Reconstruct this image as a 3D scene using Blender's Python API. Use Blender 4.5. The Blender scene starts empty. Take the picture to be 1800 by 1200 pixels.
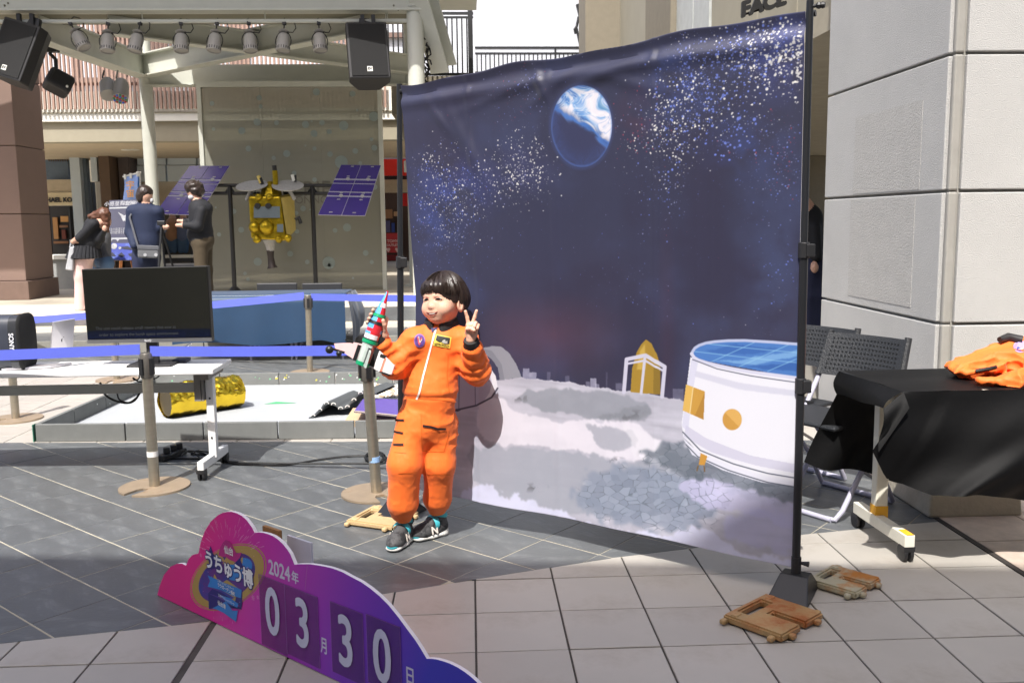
import bpy, bmesh, math, random
import numpy as np
from mathutils import Vector, Matrix, noise as mnoise
from mathutils.bvhtree import BVHTree
R = math.radians
rng = random.Random(7)
scn = bpy.context.scene
C = bpy.context.collection

# ------------------------------------------------------------------ camera, sky, sun, exposure
F_PX, YAW, PITCH, ROLL, CAM_H = 1627.0, R(2.5), R(7.437), R(.6386), 1.37
def cam_axes():
    cy, sy, cp, sp, cr, sr = math.cos(YAW), math.sin(YAW), math.cos(PITCH), math.sin(PITCH), math.cos(ROLL), math.sin(ROLL)
    fwd = Vector((sy*cp, cy*cp, -sp)); right = Vector((cy, -sy, 0)); down = fwd.cross(right)
    return right*cr + down*sr, -right*sr + down*cr, fwd
CR, CD, CF = cam_axes()
cam_d = bpy.data.cameras.new('camera'); cam = bpy.data.objects.new('camera', cam_d); C.objects.link(cam)
cam_d.sensor_width = 36.0; cam_d.lens = 36.0*F_PX/1800.0; cam_d.clip_start = .05; cam_d.clip_end = 500
up = -CD; bk = -CF
cam.matrix_world = Matrix(((CR.x, up.x, bk.x, 0), (CR.y, up.y, bk.y, 0), (CR.z, up.z, bk.z, CAM_H), (0, 0, 0, 1)))
scn.camera = cam
cam_d.dof.use_dof = True; cam_d.dof.focus_distance = 3.85; cam_d.dof.aperture_fstop = 13
SUN_EL, SUN_AZ = R(56), R(19)      # light travels forward (+Y), a little to the right (+X) and down
world = bpy.data.worlds.new('World'); scn.world = world; world.use_nodes = True
wn = world.node_tree.nodes; wl = world.node_tree.links
sky = wn.new('ShaderNodeTexSky'); sky.sky_type = 'NISHITA'; sky.sun_disc = False
sky.sun_elevation = SUN_EL; sky.sun_rotation = math.pi + SUN_AZ; sky.air_density = .7; sky.dust_density = 4.0; sky.ozone_density = .4
wn['Background'].inputs['Strength'].default_value = .15
wl.new(sky.outputs['Color'], wn['Background'].inputs['Color'])
sun_d = bpy.data.lights.new('sun', 'SUN'); sun = bpy.data.objects.new('sun', sun_d); C.objects.link(sun)
sun_d.energy = 3.6; sun_d.angle = R(.53); sun_d.color = (1.0, .965, .915)
SUN_DIR = Vector((math.sin(SUN_AZ)*math.cos(SUN_EL), math.cos(SUN_AZ)*math.cos(SUN_EL), -math.sin(SUN_EL)))
sun.rotation_euler = SUN_DIR.to_track_quat('-Z', 'Y').to_euler(); sun.location = (-3, -6, 14)
scn.view_settings.view_transform = 'Standard'; scn.view_settings.look = 'None'
scn.view_settings.gamma = 1; scn.view_settings.use_curve_mapping = False
scn.view_settings.exposure = .9
scn.render.engine = 'CYCLES'
scn.cycles.max_bounces = 6; scn.cycles.diffuse_bounces = 4; scn.cycles.glossy_bounces = 3; scn.cycles.transmission_bounces = 4
scn.cycles.transparent_max_bounces = 8; scn.cycles.use_denoising = True; scn.cycles.sample_clamp_indirect = 6
scn.cycles.caustics_reflective = False; scn.cycles.caustics_refractive = False

def at(px, py, Y):                 # point of the photograph's pixel (1800 x 1200) at world depth Y
    d = CR*((px-900)/F_PX) + CD*((py-600)/F_PX) + CF
    t = Y/d.y
    return Vector((d.x*t, Y, CAM_H + d.z*t))
def gr(px, py, z=0.0):             # ... on the level z
    d = CR*((px-900)/F_PX) + CD*((py-600)/F_PX) + CF
    t = (z-CAM_H)/d.z
    return Vector((d.x*t, d.y*t, z))
def onplane(px, py, o, n):
    d = CR*((px-900)/F_PX) + CD*((py-600)/F_PX) + CF
    c = Vector((0, 0, CAM_H)); t = n.dot(o-c)/n.dot(d)
    return c + d*t

# ------------------------------------------------------------------ materials
def S(r, g, b):                    # sRGB 0-255 to linear
    f = lambda v: ((v/255+.055)/1.055)**2.4 if v > 10.3 else v/255/12.92
    return (f(r), f(g), f(b))
MATS = {}
def mat(name, col, rough=.6, metal=0.0, var=.1, scale=6.0, bump=0.0, bscale=80.0, spec=.5, rnd=0.0, col2=None, c2scale=3.0, c2lo=.5, c2hi=.65,
        stretch=(1, 1, 1), rvar=.0, trans=0.0, alpha=1.0, coord='Object', coat=0.0, sheen=0.0, emit=None, estr=0.0, sss=0.0):
    if name in MATS: return MATS[name]
    m = bpy.data.materials.new(name); m.use_nodes = True; MATS[name] = m
    nt = m.node_tree; n = nt.nodes; l = nt.links; b = n['Principled BSDF']
    tc = n.new('ShaderNodeTexCoord'); mp = n.new('ShaderNodeMapping'); mp.inputs['Scale'].default_value = stretch
    l.new(tc.outputs[coord], mp.inputs['Vector'])
    nz = n.new('ShaderNodeTexNoise'); nz.inputs['Scale'].default_value = scale; nz.inputs['Detail'].default_value = 6; nz.inputs['Roughness'].default_value = .62
    l.new(mp.outputs['Vector'], nz.inputs['Vector'])
    cr = n.new('ShaderNodeValToRGB'); e = cr.color_ramp.elements
    e[0].position = .28; e[1].position = .72
    e[0].color = tuple(max(0, c*(1-var)) for c in col)+(1,); e[1].color = tuple(min(1, c*(1+var)) for c in col)+(1,)
    l.new(nz.outputs['Fac'], cr.inputs['Fac'])
    out = cr.outputs['Color']
    if col2 is not None:
        n2 = n.new('ShaderNodeTexNoise'); n2.inputs['Scale'].default_value = c2scale; n2.inputs['Detail'].default_value = 8; n2.inputs['Roughness'].default_value = .7
        l.new(mp.outputs['Vector'], n2.inputs['Vector'])
        mr = n.new('ShaderNodeMapRange'); mr.inputs['From Min'].default_value = c2lo; mr.inputs['From Max'].default_value = c2hi
        l.new(n2.outputs['Fac'], mr.inputs['Value'])
        mx = n.new('ShaderNodeMix'); mx.data_type = 'RGBA'
        l.new(mr.outputs['Result'], mx.inputs[0]); l.new(out, mx.inputs[6]); mx.inputs[7].default_value = tuple(col2)+(1,)
        out = mx.outputs[2]
    if rnd:
        oi = n.new('ShaderNodeObjectInfo'); mr = n.new('ShaderNodeMapRange')
        mr.inputs['To Min'].default_value = 1-rnd; mr.inputs['To Max'].default_value = 1+rnd
        l.new(oi.outputs['Random'], mr.inputs['Value'])
        vm = n.new('ShaderNodeVectorMath'); vm.operation = 'SCALE'
        l.new(out, vm.inputs[0]); l.new(mr.outputs['Result'], vm.inputs['Scale']); out = vm.outputs['Vector']
    l.new(out, b.inputs['Base Color'])
    b.inputs['Metallic'].default_value = metal; b.inputs['Specular IOR Level'].default_value = spec
    b.inputs['Roughness'].default_value = rough
    if rvar:
        mr = n.new('ShaderNodeMapRange'); mr.inputs['To Min'].default_value = max(0, rough-rvar); mr.inputs['To Max'].default_value = min(1, rough+rvar)
        l.new(nz.outputs['Fac'], mr.inputs['Value']); l.new(mr.outputs['Result'], b.inputs['Roughness'])
    if trans: b.inputs['Transmission Weight'].default_value = trans
    if alpha < 1: b.inputs['Alpha'].default_value = alpha
    if coat: b.inputs['Coat Weight'].default_value = coat; b.inputs['Coat Roughness'].default_value = .15
    if sheen: b.inputs['Sheen Weight'].default_value = sheen
    if sss: b.inputs['Subsurface Weight'].default_value = sss; b.inputs['Subsurface Scale'].default_value = .008; b.inputs['Subsurface Radius'].default_value = (1, .35, .2)
    if emit: b.inputs['Emission Color'].default_value = tuple(emit)+(1,); b.inputs['Emission Strength'].default_value = estr
    if bump:
        bz = n.new('ShaderNodeTexNoise'); bz.inputs['Scale'].default_value = bscale; bz.inputs['Detail'].default_value = 5
        l.new(mp.outputs['Vector'], bz.inputs['Vector'])
        bp = n.new('ShaderNodeBump'); bp.inputs['Strength'].default_value = bump; bp.inputs['Distance'].default_value = .01
        l.new(bz.outputs['Fac'], bp.inputs['Height']); l.new(bp.outputs['Normal'], b.inputs['Normal'])
    return m

# ------------------------------------------------------------------ mesh builder and scene bookkeeping
class MB:
    def __init__(s): s.v = []; s.f = []; s.m = []
    def add(s, vs, fs, mi=0):
        o = len(s.v); s.v += [tuple(v) for v in vs]; s.f += [tuple(i+o for i in f) for f in fs]; s.m += [mi]*len(fs); return s
    def box(s, c, sz, rz=0.0, mi=0, M=None):
        x, y, z = sz[0]/2, sz[1]/2, sz[2]/2
        T = M if M is not None else Matrix.Rotation(rz, 3, 'Z')
        c = Vector(c)
        vs = [c + T @ Vector(p) for p in ((-x,-y,-z),(x,-y,-z),(x,y,-z),(-x,y,-z),(-x,-y,z),(x,-y,z),(x,y,z),(-x,y,z))]
        return s.add(vs, [(0,3,2,1),(4,5,6,7),(0,1,5,4),(1,2,6,5),(2,3,7,6),(3,0,4,7)], mi)
    def bb(s, x0, x1, y0, y1, z0, z1, mi=0): return s.box(((x0+x1)/2,(y0+y1)/2,(z0+z1)/2), (x1-x0,y1-y0,z1-z0), 0, mi)
    def beam(s, p, q, w, h, mi=0, upv=(0,0,1)):      # box from p to q, w across, h along up
        p, q = Vector(p), Vector(q); d = q-p; L = d.length; d.normalize()
        u = Vector(upv); x = d.cross(u)
        if x.length < 1e-5: x = d.cross(Vector((0,1,0)))
        x.normalize(); u = x.cross(d)
        T = Matrix((x, d, u)).transposed()
        return s.box((p+q)/2, (w, L, h), 0, mi, T)
    def tube(s, pts, r, n=10, mi=0, cap=True):
        pts = [Vector(p) for p in pts]; rs = r if isinstance(r, (list, tuple)) else [r]*len(pts)
        vs = []; fs = []; prev = None
        for i, p in enumerate(pts):
            d = (pts[min(i+1, len(pts)-1)] - pts[max(i-1, 0)]).normalized()
            if prev is None:
                a = Vector((0,0,1)) if abs(d.z) < .9 else Vector((1,0,0))
                x = d.cross(a).normalized()
            else:
                x = (prev - d*prev.dot(d)).normalized()
            prev = x; y = d.cross(x)
            for k in range(n):
                t = 2*math.pi*k/n; vs.append(p + (x*math.cos(t)+y*math.sin(t))*rs[i])
        for i in range(len(pts)-1):
            for k in range(n):
                a = i*n+k; b = i*n+(k+1) % n; fs.append((a, b, b+n, a+n))
        if cap:
            fs.append(tuple(range(n-1, -1, -1))); fs.append(tuple((len(pts)-1)*n+k for k in range(n)))
        return s.add(vs, fs, mi)
    def lathe(s, prof, c=(0,0,0), n=24, mi=0, T=None, a0=0, a1=2*math.pi):   # prof: (r, z) pairs
        full = abs(a1-a0-2*math.pi) < 1e-6; c = Vector(c); nn = n if full else n+1
        vs = []; fs = []
        for r, z in prof:
            for k in range(nn):
                t = a0+(a1-a0)*k/n; p = Vector((r*math.cos(t), r*math.sin(t), z))
                vs.append(c + (T @ p if T is not None else p))
        for i in range(len(prof)-1):
            for k in range(n):
                a = i*nn+k; b = i*nn+((k+1) % nn); fs.append((a, b, b+nn, a+nn))
        if full:
            if prof[0][0] > 1e-6: fs.append(tuple(range(nn-1, -1, -1)))
            if prof[-1][0] > 1e-6: fs.append(tuple((len(prof)-1)*nn+k for k in range(nn)))
        return s.add(vs, fs, mi)
    def prism(s, poly, f0, f1, mi=0, side=None):       # poly 2d; f0/f1 map (u,v) to 3d for the two faces
        a = [f0(*p) for p in poly]; b = [f1(*p) for p in poly]; n = len(poly)
        s.add(a+b, [tuple(range(n-1,-1,-1)), tuple(range(n, 2*n))], mi)
        return s.add(a+b, [(i, (i+1) % n, n+(i+1) % n, n+i) for i in range(n)], mi if side is None else side)
    def grid(s, fn, nu, nv, mi=0):
        vs = [fn(i/nu, j/nv) for j in range(nv+1) for i in range(nu+1)]
        fs = [(j*(nu+1)+i, j*(nu+1)+i+1, (j+1)*(nu+1)+i+1, (j+1)*(nu+1)+i) for j in range(nv) for i in range(nu)]
        return s.add(vs, fs, mi)
    def ball(s, c, r, n=12, mi=0, sc=(1,1,1), T=None):
        pr = [(max(1e-5, math.sin(math.pi*i/(n//2)))*1.0, -math.cos(math.pi*i/(n//2))) for i in range(n//2+1)]
        D = Matrix.Diagonal(Vector((r*sc[0], r*sc[1], r*sc[2])))
        return s.lathe([(p[0], p[1]) for p in pr], c, n, mi, (T @ D) if T is not None else D)
    def mesh(s, name, mats, smooth=False, bevel=0.0, seg=2):
        me = bpy.data.meshes.new(name); me.from_pydata(s.v, [], s.f)
        for mm in (mats if isinstance(mats, (list, tuple)) else [mats]): me.materials.append(mm)
        me.polygons.foreach_set('material_index', s.m)
        bm = bmesh.new(); bm.from_mesh(me)
        bmesh.ops.remove_doubles(bm, verts=bm.verts, dist=1e-5)
        bmesh.ops.recalc_face_normals(bm, faces=bm.faces)
        if bevel:
            es = [e for e in bm.edges if len(e.link_faces) == 2 and e.calc_face_angle(0) > .6]
            bmesh.ops.bevel(bm, geom=es, offset=bevel, segments=seg, affect='EDGES', profile=.5, clamp_overlap=True)
        bm.to_mesh(me); bm.free()
        if smooth:
            me.polygons.foreach_set('use_smooth', [True]*len(me.polygons))
            try: me.set_sharp_from_angle(angle=R(smooth if smooth is not True else 40))
            except Exception: pass
        me.update()
        return me

def props(o, label=None, cat=None, group=None, kind=None):
    if label: o['label'] = label
    if cat: o['category'] = cat
    if group: o['group'] = group
    if kind: o['kind'] = kind
    return o
def thing(name, label, cat, loc=(0,0,0), group=None, rz=0.0):
    o = bpy.data.objects.new(name, None); C.objects.link(o); o.location = loc; o.rotation_euler = (0,0,rz); o.empty_display_size = .1
    return props(o, label, cat, group)
def put(me, name, parent=None, local=False, label=None):    # link a mesh; world-space geometry unless local
    o = bpy.data.objects.new(name, me); C.objects.link(o)
    if parent is not None:
        o.parent = parent
        if not local:
            o.matrix_parent_inverse = WM(parent).inverted()
    if label: o['label'] = label
    return o
def WM(o):
    m = o.matrix_basis.copy()
    if o.parent is not None: m = WM(o.parent) @ o.matrix_parent_inverse @ m
    return m
def part(mb, name, mats, parent=None, smooth=False, bevel=0.0, local=False, label=None, seg=2):
    return put(mb.mesh(name, mats, smooth, bevel, seg), name, parent, local, label)
def copy_tree(o, loc=None, rz=None, label=None, parent=None):
    c = o.copy(); C.objects.link(c)
    if parent is not None: c.parent = parent
    for ch in list(o.children): copy_tree(ch, parent=c)
    if loc is not None: c.location = loc
    if rz is not None: c.rotation_euler[2] = rz
    if label: c['label'] = label
    return c
def struct(mb, name, mats, **k):
    o = part(mb, name, mats, **k); o['kind'] = 'structure'; return o

def text_mesh(s, size=1.0, bold=0.0, extrude=0.0, align='CENTER', res=4, spacing=1.0, xs=1.0):    # verts/faces of a word in its own plane
    cu = bpy.data.curves.new('t', 'FONT'); cu.body = s; cu.size = size; cu.offset = bold; cu.extrude = extrude
    cu.align_x = align; cu.align_y = 'CENTER'; cu.resolution_u = res; cu.space_character = spacing
    o = bpy.data.objects.new('t', cu); C.objects.link(o)
    dg = bpy.context.evaluated_depsgraph_get(); ev = o.evaluated_get(dg); me = ev.to_mesh()
    vs = [(v.co.x*xs, v.co.y, v.co.z) for v in me.vertices]; fs = [tuple(p.vertices) for p in me.polygons]
    ev.to_mesh_clear(); bpy.data.objects.remove(o); bpy.data.curves.remove(cu)
    return vs, fs
def letters(mb, s, origin, ux, uy, size, bold=0.0, lift=0.0, mi=0, **k):      # write on a plane: ux right, uy up
    ux, uy = Vector(ux), Vector(uy); nn = ux.cross(uy).normalized(); origin = Vector(origin)
    vs, fs = text_mesh(s, size, 0, **k)
    ring = [(0, 0)] if not bold else [(bold*math.cos(a*.7854), bold*math.sin(a*.7854)) for a in range(8)]+[(0, 0)]
    for q, (dx, dy) in enumerate(ring): mb.add([origin + ux*(x+dx) + uy*(y+dy) + nn*(z+lift+q*.00003) for x, y, z in vs], fs, mi)

# ------------------------------------------------------------------ implicit surfaces (for bodies and cloth)
def vnoise(P, f, seed=0):
    q = P*f + seed*17.31; i = np.floor(q).astype(np.int64); t = q-i; t = t*t*(3-2*t)
    def hsh(a, b, c):
        h = (a*374761393 + b*668265263 + c*2147483647 + seed*97) & 0x7fffffff
        h = ((h ^ (h >> 13))*1274126177) & 0x7fffffff
        return ((h ^ (h >> 16)) & 0xffff)/65535.0
    r = 0
    for dx in (0, 1):
        for dy in (0, 1):
            for dz in (0, 1):
                w = (t[..., 0] if dx else 1-t[..., 0])*(t[..., 1] if dy else 1-t[..., 1])*(t[..., 2] if dz else 1-t[..., 2])
                r = r + w*hsh(i[..., 0]+dx, i[..., 1]+dy, i[..., 2]+dz)
    return r
class SDF:
    def __init__(s, k=.02): s.p = []; s.k = k; s.lo = np.array([1e9]*3); s.hi = -s.lo; s.disp = None
    def _b(s, c, r): c = np.array(c, float); s.lo = np.minimum(s.lo, c-r); s.hi = np.maximum(s.hi, c+r)
    def cone(s, a, b, ra, rb=None, k=None, m=0, sq=None, cut=False):
        rb = ra if rb is None else rb; a = np.array(a, float); b = np.array(b, float)
        if not cut: s._b(a, ra); s._b(b, rb)
        sqn = None if sq is None else (np.array(Vector(sq[0]).normalized()), sq[1])
        def f(P):
            ba = b-a; v = P-a; h = np.clip((v@ba)/max(1e-9, ba@ba), 0, 1)
            w = v - h[..., None]*ba
            if sqn is not None: w = w + sqn[0]*((w@sqn[0])*(1/sqn[1]-1))[..., None]
            return np.sqrt((w*w).sum(-1)) - (ra+(rb-ra)*h)
        s.p.append((f, s.k if k is None else k, m, cut)); return s
    def ell(s, c, r, T=None, k=None, m=0, cut=False):
        c = np.array(c, float); r = np.array(r, float); A = np.eye(3) if T is None else np.array(T.transposed())
        if not cut: s._b(c, r.max())
        def f(P):
            q = (P-c)@A.T/r; L = np.sqrt((q*q).sum(-1)); g = np.sqrt(((q/r)**2).sum(-1))
            return L*(L-1)/np.maximum(g, 1e-9)
        s.p.append((f, s.k if k is None else k, m, cut)); return s
    def ev(s, P, which=False):
        d = None; ds = []
        for f, k, m, cut in s.p:
            e = f(P)
            if which: ds.append((np.full(e.shape, 9.0) if cut else e)); 
            if d is None: d = e; continue
            if cut:
                e = -e; h = np.clip(.5-.5*(e-d)/k, 0, 1) if k > 0 else (d > e).astype(float)
                h = np.clip(.5 - .5*(d-e)/k, 0, 1); d = d*(1-h)+e*h + k*h*(1-h)
            elif k <= 0: d = np.minimum(d, e)
            else:
                h = np.clip(.5+.5*(e-d)/k, 0, 1); d = e*(1-h)+d*h - k*h*(1-h)
        if s.disp is not None: d = d + s.disp(P)
        if which: return d, np.array([x[2] for x in s.p])[np.argmin(np.array(ds), 0)]
        return d
    def mesh(s, h, name, mats, pad=None, clip=None, smooth=True, want=False):
        pad = h*3+s.k*.6 if pad is None else pad
        lo = s.lo-pad; hi = s.hi+pad
        if clip is not None:
            lo = np.maximum(lo, clip[0]); hi = np.minimum(hi, clip[1])
        n = np.ceil((hi-lo)/h).astype(int)+1
        ax = [lo[i]+h*np.arange(n[i]) for i in range(3)]
        D = np.empty(tuple(n), np.float64)
        for i0 in range(0, n[0], 16):
            X = np.stack(np.meshgrid(ax[0][i0:i0+16], ax[1], ax[2], indexing='ij'), -1)
            D[i0:i0+16] = s.ev(X)
        ins = D < 0; c = np.zeros(tuple(n-1), int)
        sl = lambda a, i: a[i[0]:a.shape[0]-1+i[0], i[1]:a.shape[1]-1+i[1], i[2]:a.shape[2]-1+i[2]]
        crn = [(i, j, k) for i in (0, 1) for j in (0, 1) for k in (0, 1)]
        for q in crn: c += sl(ins, q)
        act = (c > 0) & (c < 8); idx = np.argwhere(act); cid = -np.ones(act.shape, int); cid[act] = np.arange(len(idx))
        acc = np.zeros((len(idx), 3)); cnt = np.zeros(len(idx))
        for a in crn:
            for e in range(3):
                if a[e]: continue
                b = list(a); b[e] = 1; b = tuple(b)
                da = D[idx[:, 0]+a[0], idx[:, 1]+a[1], idx[:, 2]+a[2]]; db = D[idx[:, 0]+b[0], idx[:, 1]+b[1], idx[:, 2]+b[2]]
                x = (da < 0) != (db < 0); t = np.where(x, da/np.where(x, da-db, 1), 0)
                pt = np.tile(np.array(a, float), (len(idx), 1)); pt[:, e] += t
                acc += pt*x[:, None]; cnt += x
        V = (idx + acc/cnt[:, None])*h + lo
        quads = []
        for e in range(3):
            u, w = [(1, 2), (2, 0), (0, 1)][e]
            s0 = [slice(None)]*3; s1 = [slice(None)]*3; s0[e] = slice(0, -1); s1[e] = slice(1, None)
            A = ins[tuple(s0)]; B = ins[tuple(s1)]; x = np.argwhere(A != B)
            x = x[(x[:, u] > 0) & (x[:, w] > 0) & (x[:, u] < act.shape[u]) & (x[:, w] < act.shape[w])]
            if not len(x): continue
            fl = A[tuple(x.T)]
            def gi(du, dw): y = x.copy(); y[:, u] -= du; y[:, w] -= dw; return cid[tuple(y.T)]
            q = np.stack([gi(1, 1), gi(0, 1), gi(0, 0), gi(1, 0)], 1)
            q[~fl] = q[~fl][:, ::-1]; quads.append(q)
        Q = np.concatenate(quads); Q = Q[(Q >= 0).all(1)]
        if want: return V, Q
        me = bpy.data.meshes.new(name); me.from_pydata(V.tolist(), [], Q.tolist())
        ml = mats if isinstance(mats, (list, tuple)) else [mats]
        for mm in ml: me.materials.append(mm)
        if len(ml) > 1:
            _, w = s.ev(V[Q].mean(1), True); me.polygons.foreach_set('material_index', w.astype(np.int32))
        me.polygons.foreach_set('use_smooth', [smooth]*len(Q)); me.update()
        return me
def join_meshes(mes, name):
    bm = bmesh.new(); mats = []; 
    for me in mes:
        t = me.copy(); mp = []
        for mm in me.materials:
            if mm not in mats: mats.append(mm)
            mp.append(mats.index(mm))
        for p in t.polygons: p.material_index = mp[p.material_index] if mp else 0
        bm.from_mesh(t); bpy.data.meshes.remove(t)
    out = bpy.data.meshes.new(name); bm.to_mesh(out); bm.free()
    for mm in mats: out.materials.append(mm)
    return out
def bvh_of(me): return BVHTree.FromPolygons([v.co[:] for v in me.vertices], [p.vertices[:] for p in me.polygons])
# ------------------------------------------------------------------ paving
M_DARK = mat('slate_tile', S(90, 93, 95), .38, var=.2, scale=3.2, bump=.12, bscale=26, rnd=.045, col2=S(124, 127, 127), c2scale=5.5, c2lo=.52, c2hi=.78, stretch=(1, 2.6, 1), rvar=.1, coord='Object')
M_BEIGE = mat('beige_tile', S(172, 167, 159), .42, var=.07, scale=2.2, bump=.03, bscale=60, rnd=.05, col2=S(150, 141, 130), c2scale=1.6, c2lo=.52, c2hi=.75, rvar=.08)
M_GROUT_D = mat('grout', S(172, 165, 146), .85, var=.2, scale=9)
M_GROUT_B = mat('dark_grout', S(74, 70, 66), .9, var=.25, scale=12)
M_PINK = mat('pink_stone', S(190, 174, 160), .6, var=.16, scale=14, bump=.08, bscale=90, rnd=.06)
M_JOINT = mat('expansion_joint', S(52, 47, 44), .8, var=.2)

def clip(poly, n, d):              # keep the side n.p <= d
    out = []
    for i in range(len(poly)):
        a, b = poly[i], poly[(i+1) % len(poly)]
        da = n[0]*a[0]+n[1]*a[1]-d; db = n[0]*b[0]+n[1]*b[1]-d
        if da <= 0: out.append(a)
        if (da < 0 < db) or (db < 0 < da):
            t = da/(da-db); out.append((a[0]+(b[0]-a[0])*t, a[1]+(b[1]-a[1])*t))
    return out
def area(p): return abs(sum(p[i][0]*p[(i+1) % len(p)][1]-p[(i+1) % len(p)][0]*p[i][1] for i in range(len(p))))/2
def tile_mb(poly):
    cx = sum(p[0] for p in poly)/len(poly); cy = sum(p[1] for p in poly)/len(poly); n = len(poly)
    def ins(p, e):
        d = math.hypot(p[0]-cx, p[1]-cy) or 1; k = max(.2, 1-e/d); return (cx+(p[0]-cx)*k, cy+(p[1]-cy)*k)
    mb = MB(); vs = [ins(p, .0025)+(0,) for p in poly] + [p+(-.0015,) for p in poly] + [p+(-.007,) for p in poly]
    fs = [tuple(range(n))]
    for k in (0, 1): fs += [((k+1)*n+i, (k+1)*n+(i+1) % n, k*n+(i+1) % n, k*n+i) for i in range(n)]
    return mb.add(vs, fs)
FB = [(-6, 2.55), (-3, 2.75), (-1.584, 2.985), (-.902, 3.115), (-.312, 3.32), (.03, 3.437), (.592, 3.625), (1.427, 3.832), (1.9, 3.925), (3, 4.1)]
def fb(x):
    for (a, c), (b, d) in zip(FB, FB[1:]):
        if x <= b: return c+(d-c)*(x-a)/(b-a)
    return FB[-1][1]
def fb_line(x):
    y0, y1 = fb(x-.12), fb(x+.12); sl = (y1-y0)/.24; L = math.hypot(sl, 1)
    n = (-sl/L, 1/L); return n, n[0]*x+n[1]*(y0+y1)/2
far_n = (.077/math.hypot(.077, 1), 1/math.hypot(.077, 1)); far_d = 5.685/math.hypot(.077, 1)
def paving(name, base_mat, tmat, rot, ox, oy, pitch, gap, test, clips, cells, seam=None, z=0.0, gap2=None, deep=.005, footprint=None):
    base = MB()
    if footprint is None: base.bb(*test, z-.03, z-deep)
    else: base.prism(footprint, lambda a, b: (a, b, z-.03), lambda a, b: (a, b, z-deep))
    root = struct(base, name, base_mat)
    h = (pitch-gap)/2; k = h if gap2 is None else (pitch-gap2)/2; full = tile_mb([(-k, -h), (k, -h), (k, h), (-k, h)]).mesh('tile', tmat)
    c, s = math.cos(rot), math.sin(rot)
    for i in range(*cells[0]):
        for j in range(*cells[1]):
            u, v = ox+(i+.5)*pitch, oy+(j+.5)*pitch
            if seam and i < seam[0]: u -= seam[1]
            cx, cy = c*u-s*v, s*u+c*v
            if not (test[0]-.2 < cx < test[1]+.2 and test[2]-.2 < cy < test[3]+.2): continue
            q = at_px(cx, cy, z)
            if q is None: continue
            poly = [(cx+c*a-s*b, cy+s*a+c*b) for a, b in ((-k, -h), (k, -h), (k, h), (-k, h))]
            p2 = poly
            for cl in clips:
                n, d = cl(cx) if callable(cl) else cl
                p2 = clip(p2, n, d)
                if len(p2) < 3: break
            if len(p2) < 3 or area(p2) < .0012: continue
            dz = rng.uniform(-.0008, .0008)
            if p2 == poly:
                o = put(full, 'tile', root, True); o.location = (cx, cy, z+dz); o.rotation_euler = (rng.uniform(-.002, .002), rng.uniform(-.002, .002), rot+rng.choice((0, math.pi)))
            else:
                o = put(tile_mb([(a-cx, b-cy) for a, b in p2]).mesh('tile', tmat), 'tile', root, True); o.location = (cx, cy, z+dz)
    return root
def at_px(x, y, z):                # pixel where a point shows, None when far outside the frame
    p = Vector((x, y, z-CAM_H)); w = p.dot(CF)
    if w < .3: return None
    X, Y = 900+F_PX*p.dot(CR)/w, 600+F_PX*p.dot(CD)/w
    return (X, Y) if -560 < X < 2360 and -200 < Y < 1700 else None

gm = MB(); gm.bb(-60, 60, -12, 120, -.5, -.032); ground = struct(gm, 'ground', mat('ground_bed', S(120, 116, 108), .9))
ng = lambda f: (lambda x: ((-f(x)[0][0], -f(x)[0][1]), -f(x)[1]))
paving('front_paving', M_GROUT_B, M_BEIGE, 0, -.003, 2.818, .3, .007, (-2.6, 2.098, 1.6, 3.95), [fb_line, ((1, 0), 2.095)], ((-10, 8), (-5, 5)), (-3, .018))
th = R(-42)
paving('slate_paving', M_GROUT_D, M_DARK, th, 1.9*0-.01, 1.588-.294*6, .294, .0065, (-5.2, 3.4, 2.6, 6.1), [ng(fb_line), (far_n, far_d), ((1, 0), 2.095)], ((-30, 20), (-10, 26)), z=.001, gap2=.0035, deep=.0018, footprint=[(-5.2+i*.2, fb(-5.2+i*.2)) for i in range(37)]+[(2.095, fb(2.095)), (2.095, 5.685-.077*2.095), (-5.2, 5.685+.077*5.2)])
paving('rear_paving', mat('sand_grout', S(150, 140, 124), .9), M_BEIGE, 0, -.003, 2.818, .3, .006, (-6.5, 2.3, 5.6, 9.0), [((-far_n[0], -far_n[1]), -far_d), ((.15, .989), 8.05)], ((-22, 8), (8, 22)), z=.0)
paving('rear_slate_paving', M_GROUT_D, M_DARK, th, -.01, 1.588-.294*6, .294, .008, (-5.6, 1.2, 7.7, 10.0), [((-.15, -.989), -8.05), ((0, 1), 9.96)], ((-34, 10), (6, 40)), z=.001, gap2=.004, deep=.0018, footprint=[(-5.6, (8.05+.15*5.6)/.989), (1.2, (8.05-.15*1.2)/.989), (1.2, 9.97), (-5.6, 9.97)])
pk = paving('stone_border', M_GROUT_D, M_PINK, 0, 2.118, 2.6, .36, .006, (2.122, 4.6, 2.3, 5.9), [((-1, 0), -2.122), ((0, 1), 5.2)], ((0, 6), (-1, 8)), z=.004)
jm = MB(); jm.bb(2.096, 2.12, 1.6, 6.5, -.006, .003); part(jm, 'expansion_joint', M_JOINT, pk)

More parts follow.
